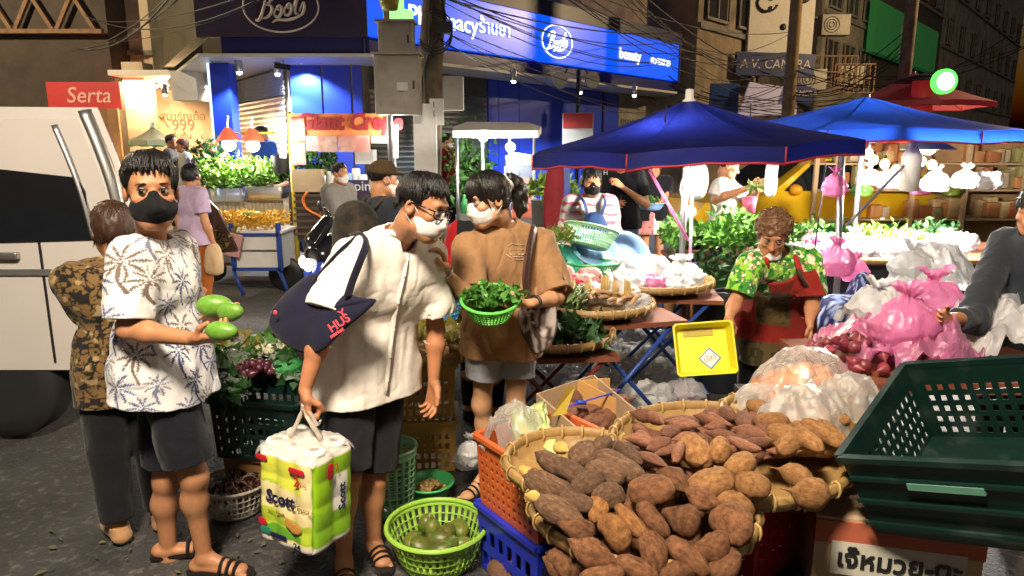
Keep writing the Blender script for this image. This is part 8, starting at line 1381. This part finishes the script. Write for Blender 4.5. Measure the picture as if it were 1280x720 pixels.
# ---- toilet roll pack carried by the white shirt man
pc = P(383, 612, 2.42); PW, PD, PH = .27, .22, .385; o = thing('toilet_roll_pack', 'big lime and cream pack of wrapped toilet rolls hanging from the white shirt man\'s hand', 'toilet rolls', pc, R(24), rot=(R(-2), R(2), R(-27)))
lime, crm, pale, grn = V3(hexc('#8fbf1d')), V3(hexc('#e8d9a0')), V3(hexc('#cfd54a')), V3(hexc('#5f9a2a'))
def pack():
    n, k = 96, 60; per = 2*(PW+PD); V = []; C = []
    for j in range(k+1):
        z = -PH/2+PH*j/k; f = j/k; e = min(f, 1-f); ins = .028*max(0, 1-e/.06)**2
        for i in range(n):
            s = per*i/n
            if s < PW: x, y, fc, t = -PW/2+s, -PD/2, 0, s/PW
            elif s < PW+PD: x, y, fc, t = PW/2, -PD/2+(s-PW), 1, (s-PW)/PD
            elif s < 2*PW+PD: x, y, fc, t = PW/2-(s-PW-PD), PD/2, 2, (s-PW-PD)/PW
            else: x, y, fc, t = -PW/2, PD/2-(s-2*PW-PD), 3, (s-2*PW-PD)/PD
            nr = (3, 2, 3, 2)[fc]; bul = .010*abs(math.sin(PI*t*nr))-.004; nx, ny = ((0, -1), (1, 0), (0, 1), (-1, 0))[fc]; rr = .022*max(0, 1-min(t, 1-t)/.1)**2; rowb = .004*abs(math.sin(PI*f*4))
            V.append((x+nx*(bul+rowb-rr-ins), y+ny*(bul+rowb-rr-ins), z))
            if fc in (0, 2): 
                w = .045*math.sin(t*5+.5); c = crm if .36+w < f < .64+w*.6 else pale if f > .64+w else lime if f > .12 else crm
                if .14 < f < .36+w: c = pale*.5+lime*.5
                if t > .82 and f > .5: c = crm
                if .12 < f < .2+.04*math.sin(t*4) and t < .8: c = grn
            else:
                c = lime if f > .1 else crm
                if f < .45-.1*t: c = grn*.4+lime*.6
                if .38 < f < .75 and .45 < t < .78: c = V3((.7, .68, .6))
            if f < .1 or f > .93: c = V3((.72, .68, .6))
            C.append(c)
    F = [(j*n+i, j*n+(i+1) % n, (j+1)*n+(i+1) % n, (j+1)*n+i) for j in range(k) for i in range(n)]+[tuple(range(n))[::-1], tuple(range(k*n, (k+1)*n))]; m = MB(); m.add(V, F); m.C = [np.array(C)]; return m
pack().build('wrapper', mat('printed_wrapper', rough=.28, var=.04, attr=True, coat=.5, bump=.15, bs=30, spec=.5), o, True, col=True)
ink = mat('navy_ink', (.01, .012, .06), .35); inkr = mat('red_ink', (.5, .015, .03), .35); inkb = mat('brown_ink', (.25, .12, .04), .4)
yf = -PD/2-.0145
for (s, x, z, sz, mm, sh, bo) in (('Scott', -.012, .012, .066, ink, .12, .002), ('Extra', .1, .0, .028, inkb, .2, 0), ('2', .07, .098, .05, inkr, .0, .0015), ('24', .07, -.155, .034, ink, 0, .0006), ('ยาว', .1, .098, .022, inkr, 0, 0), ('extra absorb', -.03, -.045, .016, inkb, 0, 0)): text('printed_lettering', s, sz, mm, o, (x, yf, z), (PI/2, 0, 0), .001, sh, bold=bo)
text('printed_lettering', 'Scott', .05, ink, o, (PW/2+.0145, .03, .0), (PI/2, -PI/2, PI/2), .001, .12, bold=.0015); text('printed_lettering', '2', .04, inkr, o, (PW/2+.0145, .0, .13), (PI/2, -.2, PI/2), .001)
for x, z, w, h_, mm in ((-.1, .155, .055, .022, inkr), (.07, .14, .075, .022, inkr), (-.1, -.1, .04, .03, inkr), (-.085, -.13, .05, .028, mat('teal_ink', (.02, .2, .14), .35)), (-.02, -.138, .08, .018, ink)): m = MB(); m.rbox((x, yf, z), (w, h_, .0016), h_*.4, Euler((PI/2, 0, 0)).to_matrix()); m.build('printed_badge', mm, o, angle=30)
m = MB(); m.rbox((PW/2+.0145, -.035, .125), (.03, .06, .0016), .008, Euler((PI/2, 0, PI/2)).to_matrix()); m.build('printed_badge', inkr, o, angle=30)
m = MB(); m.ell((.035, yf, -.075), (.022, .0012, .018), 16, 8); m.ell((.062, yf, -.085), (.03, .0012, .02), 16, 8); m.ell((.025, yf, -.062), (.01, .0012, .012), 12, 8); m.build('printed_puppy', mat('caramel_ink', (.55, .25, .06), .4), o, True)
rollm = mat('tissue_paper', (.75, .71, .65), .9, .06, 20, .2, 120)
for i in range(3):
    for j in range(2): m = MB(); m.lathe([(.019, 0), (.019, .014), (.041, .012), (.044, .004), (.044, -.02), (.019, -.02)], 28, (-.088+.088*i, -.052+.104*j, PH/2)); rl = m.build('roll_end', rollm, o, True); m = MB(); m.lathe([(.0, -.01), (.0188, -.01), (.0188, .01), (.0165, .01), (.0165, -.008), (0, -.008)], 20, (-.088+.088*i, -.052+.104*j, PH/2)); m.build('card_core', mat('core_card', (.2, .15, .1), .8), rl, True)
m = MB(); f_ = lambda U, V: np.stack([(U-.5)*(PW+.01), (V-.5)*(PD+.01), PH/2+.016+.018*ridged(np.stack([U*6, V*5, U*0], -1), 1.2, 2, 4)-.03*(np.abs(U-.5)*2)**6-.03*(np.abs(V-.5)*2)**6], -1); m.grid(f_, 36, 30); m.build('film_top', MATS['thin_clear_film'], o, True)
hw = V3(P(379, 512, 2.44)); Mi = o.matrix_basis.inverted(); toL = lambda p: V3(Mi @ Vector(p)); bpy.context.view_layer.update(); Mi = o.matrix_world.inverted(); m = MB(); h0 = toL(hw)
for s in (-1, 1): m.tube(spline([(s*.06, s*.02, PH/2+.015), (s*.03+h0[0]*.4, h0[1]*.4, PH/2+.02+(h0[2]-PH/2)*.5), h0+V3((s*.006, 0, .0)), h0+V3((s*.004, 0, .02))]), [.016]*8+[.01]*8, 7, flat=.5)
m.tube(spline([h0, h0+V3((.03, 0, .0)), h0+V3((.06, .01, -.05)), h0+V3((.075, .01, -.03))]), .009, 6, flat=.4); m.build('carry_handle', plastic_film('handle_film', (.85, .78, .68), .3, .25), o, True)
# ---- things held: green basket of leaves, yellow tray, tote and shoulder bags
q = V3(P(613, 382, 2.92)); o = basket(q-V3((0, 0, .045)), .085, .125, .085, mat('grass_green_plastic', (.12, .5, .08), .35, .08, 6), 'grass green slotted basket of leaves held by the brown T-shirt woman', n=44, rows=5, tilt=(.32, .0, 0)); m = MB(); qq = q+V3((0, .0, .035)); leaves(m, lambda g: qq+V3((g.normal(0, .055), g.normal(0, .045), abs(g.normal(0, .018)))), 760, .038, 66, .3, 1.5); stuff(tag(m.build('basil_leaves', mat('basil_leaf', (.06, .2, .025), .45, .4, 9)), 'fresh dark green leaves heaped in the held basket', 'herbs')); m = MB(); m.ell(q+V3((.085, -.03, .05)), (.035, .028, .022), 16, 10); tag(m.build('pink_fruit', mat('peach_skin', (.6, .3, .2), .5, .15), None, True), 'pinkish fruit at the rim of the held basket', 'fruit')
yel2 = mat('bright_yellow_plastic', (.75, .68, .02), .38, .06, 5); q = V3(P(879, 437, 3.62)); o = thing('yellow_tray', 'bright yellow plastic tray held on edge by the apron woman', 'tray', q, rot=(R(68), R(-6), R(-6))); w_, d_, h_ = .3, .27, .075
mb = MB(); ring = lambda s, z: [(x*s*w_/2, y*s*d_/2, z) for x, y in ((-1, -.9), (-.9, -1), (.9, -1), (1, -.9), (1, .9), (.9, 1), (-.9, 1), (-1, .9))]; rs = [ring(.86, 0), ring(1, h_), ring(1.06, h_), ring(1.06, h_-.012), ring(1.01, h_-.008), ring(.88, -.006)]; V = [p for r_ in rs for p in r_]; F = [(i*8+j, i*8+(j+1) % 8, (i+1)*8+(j+1) % 8, (i+1)*8+j) for i in range(5) for j in range(8)]+[tuple(range(8)), tuple(range(40, 48))[::-1]]; mb.add(V, F); mb.build('tray_shell', yel2, o)
m = MB(); m.prism([(0, .062), (.062, 0), (0, -.062), (-.062, 0)], .002, None, (.03, -.05, .001)); m.build('diamond_sticker', mat('sticker_white', (.75, .75, .72), .5), o); m = MB(); m.tube([(.03, .006-.0, .005), (.086, -.05, .005), (.03, -.106, .005), (-.026, -.05, .005)], .004, 5, closed=True); m.build('sticker_border', mat('sticker_blue', (.03, .15, .5), .4), o); text('sticker_mark', 'ปลา', .045, mat('sticker_orange', (.7, .2, .02), .4), o, (.03, -.05, .005), (0, 0, .2), .001)
m = MB(); m.box((-.02, .1, .003), (.16, .05, .003)); m.build('price_card', mat('amber_card', (.45, .33, .03), .5, .2), o)
# ------------------------------------------------------------ bags worn by the couple, shirt details
tq = [P(u, v, Y) for u, v, Y in ((452, 372, 2.5), (470, 375, 2.5), (455, 392, 2.48), (425, 420, 2.46), (400, 441, 2.46), (374, 440, 2.5), (345, 418, 2.56), (337, 402, 2.6), (350, 372, 2.62), (378, 348, 2.64), (400, 342, 2.62), (425, 362, 2.56))]
o = thing('tote_bag', 'navy tote bag with red lettering slung under the white shirt man\'s arm', 'bag', P(405, 400, 2.55)); O = V3(o.location); m = MB(); navc = CLOTH('navy_canvas', '#17172c', bump=.2); cushion(m, smooth_poly(tq, 4), V3(ray(405, 400))*-1, .05, 10, wr=.02, f=7); m.build('bag_body', navc, o, True, off=O)
m = MB(); m.tube(spline([P(434, 372, 2.48), P(441, 350, 2.5), P(452, 322, 2.52), P(458, 303, 2.58), P(452, 292, 2.68), P(440, 296, 2.78)]), .017, 7, flat=.35); m.tube(spline([P(392, 352, 2.6), P(420, 318, 2.58), P(440, 300, 2.62), P(446, 295, 2.72)]), .015, 7, flat=.35); m.build('bag_strap', navc, o, True, off=O)
cr = mat('coral_print', (.6, .06, .08), .6)
for s, u, v, sz in (('Y', 428, 392, .04), ('HUS', 424, 404, .045), ('market', 421, 416, .02)): text('bag_lettering', s, sz, cr, o, V3(P(u, v, 2.415))-O, (R(78), R(-32), R(6)), .001, bold=.001)
m = MB(); m.ell(P(344, 391, 2.53), (.008, .004, .01)); m.build('bag_badge', cr, o, True, off=O)
# brown and white shoulder bag of the ponytail woman
o = thing('shoulder_bag', 'brown bag with a worn white print hanging from the ponytail woman\'s shoulder', 'bag', P(675, 405, 3.15)); O = V3(o.location); pts = [P(u, v, 3.14) for u, v in ((655, 372), (690, 374), (697, 395), (690, 425), (672, 443), (655, 420), (648, 395))]; m = MB(); cushion(m, smooth_poly(pts, 5), V3(ray(672, 405))*-1, .05, 10, wr=.02); V = np.concatenate(m.V); n_ = vnoise(V*(1, 1, .25), 60, 3); C = np.tile(hexc('#4a3a33'), (len(V), 1)); C[(n_ > .05)] = hexc('#b3a7a3'); C[V[:, 2] > P(672, 382, 3.14).z] = hexc('#3a241c'); m.C = [C]; m.build('bag_body', PRINT('worn_print_cloth'), o, True, off=O, col=True)
m = MB(); m.tube(spline([P(662, 385, 3.1), P(657, 350, 3.1), P(661, 315, 3.16), P(667, 288, 3.27), P(668, 284, 3.4)]), .021, 7, flat=.4); m.build('bag_strap', CLOTH('brown_leather', '#3a211a', rough=.5), o, True, off=O)
def ringband(p, off, c, d, r, w, m, nm): mb = MB(); d = unit(d); a = unit(np.cross(d, (0, .3, 1))); b = np.cross(d, a); mb.tube([V3(c)+a*r*math.cos(t)+b*r*math.sin(t) for t in np.linspace(0, 2*PI, 17)[:-1]], w, 6, closed=True); return mb.build(nm, m, p, True, off=off)
ringband(pD, JD['base'], JD['wrL']-unit(JD['wrL']-JD['elL'])*.02, JD['wrL']-JD['elL'], .03, .008, blk, 'bracelet'); ringband(pD, JD['base'], JD['wrR'], JD['wrR']-JD['elR'], .03, .006, steel, 'bracelet')
# print on the brown shirt and the placket of the white shirt follow the cloth
def onto(obj, pts, lift=.004):
    """drop photo points onto a garment along the sight line"""
    from mathutils.bvhtree import BVHTree
    me = obj.data; key = obj.name
    if key not in onto.c: onto.c[key] = BVHTree.FromPolygons([v.co for v in me.vertices], [tuple(p.vertices) for p in me.polygons])
    off = Vector(obj.parent.location); out = []
    for u, v in pts:
        d = ray(u, v).normalized(); h = onto.c[key].ray_cast(Vector((0, 0, CAMZ))-off, d)
        out.append((h[0]+h[1].normalized()*lift*(1 if h[1].dot(d) < 0 else -1)) if h[0] else None)
    return [p for p in out if p is not None]
onto.c = {}
def child(p, n): return [c for c in p.children if c.name.split('.')[0] == n][0]
sD = child(pD, 'shirt'); pr_ = mat('cream_print', (.6, .5, .38), .7); ln = onto(sD, [(633, 318), (634, 308), (640, 304), (648, 307), (655, 305), (660, 311), (659, 322), (650, 325), (640, 324), (633, 318)]); m = MB(); m.tube(ln, .0016, 4); 
for r_, (u0, u1) in ((312, (638, 655)), (318, (637, 657)), (321, (641, 654))):
    for k in range(4): q = onto(sD, [(u0+(u1-u0)*k/4, r_), (u0+(u1-u0)*(k+.65)/4, r_)]); len(q) > 1 and m.tube(q, .0022, 4)
m.build('chest_print', pr_, pD, True)
pC = [o for o in bpy.data.objects if o.name.startswith('person') and 'collarless' in o.get('label', '')][0]; sC = child(pC, 'shirt'); m = MB(); pl_ = onto(sC, spline([(507, 303, 0), (506, 330, 0), (499, 370, 0), (491, 410, 0), (485, 450, 0), (481, 490, 0)], 5)[:] and [(507, 306), (508, 320), (505, 338), (501, 356), (497, 374), (493, 394), (490, 414), (487, 434), (485, 454), (483, 474), (481, 492)], .002); len(pl_) > 3 and m.tube(pl_, .012, 6, flat=.3); m.build('placket', MATS['ivory_cotton'], pC, True)
for q in onto(sC, [(504, 345), (497, 378), (491, 412), (486, 446), (483, 476)], .008): m = MB(); m.ell(q, (.006, .006, .006), 8, 6); m.build('button', mat('shell_button', (.6, .55, .48), .3), pC, True)
h = hC; nb = JC['neck']; m = MB(); m.tube([nb+unit(h.c-nb)*.02+V3((math.cos(a)*.078, math.sin(a)*.072, .012*math.cos(a+2.2)-.0)) for a in np.linspace(0, 2*PI, 25)[:-1]], .015, 6, closed=True, flat=1.0); m.build('band_collar', MATS['ivory_cotton'], pC, True, off=JC['base'])
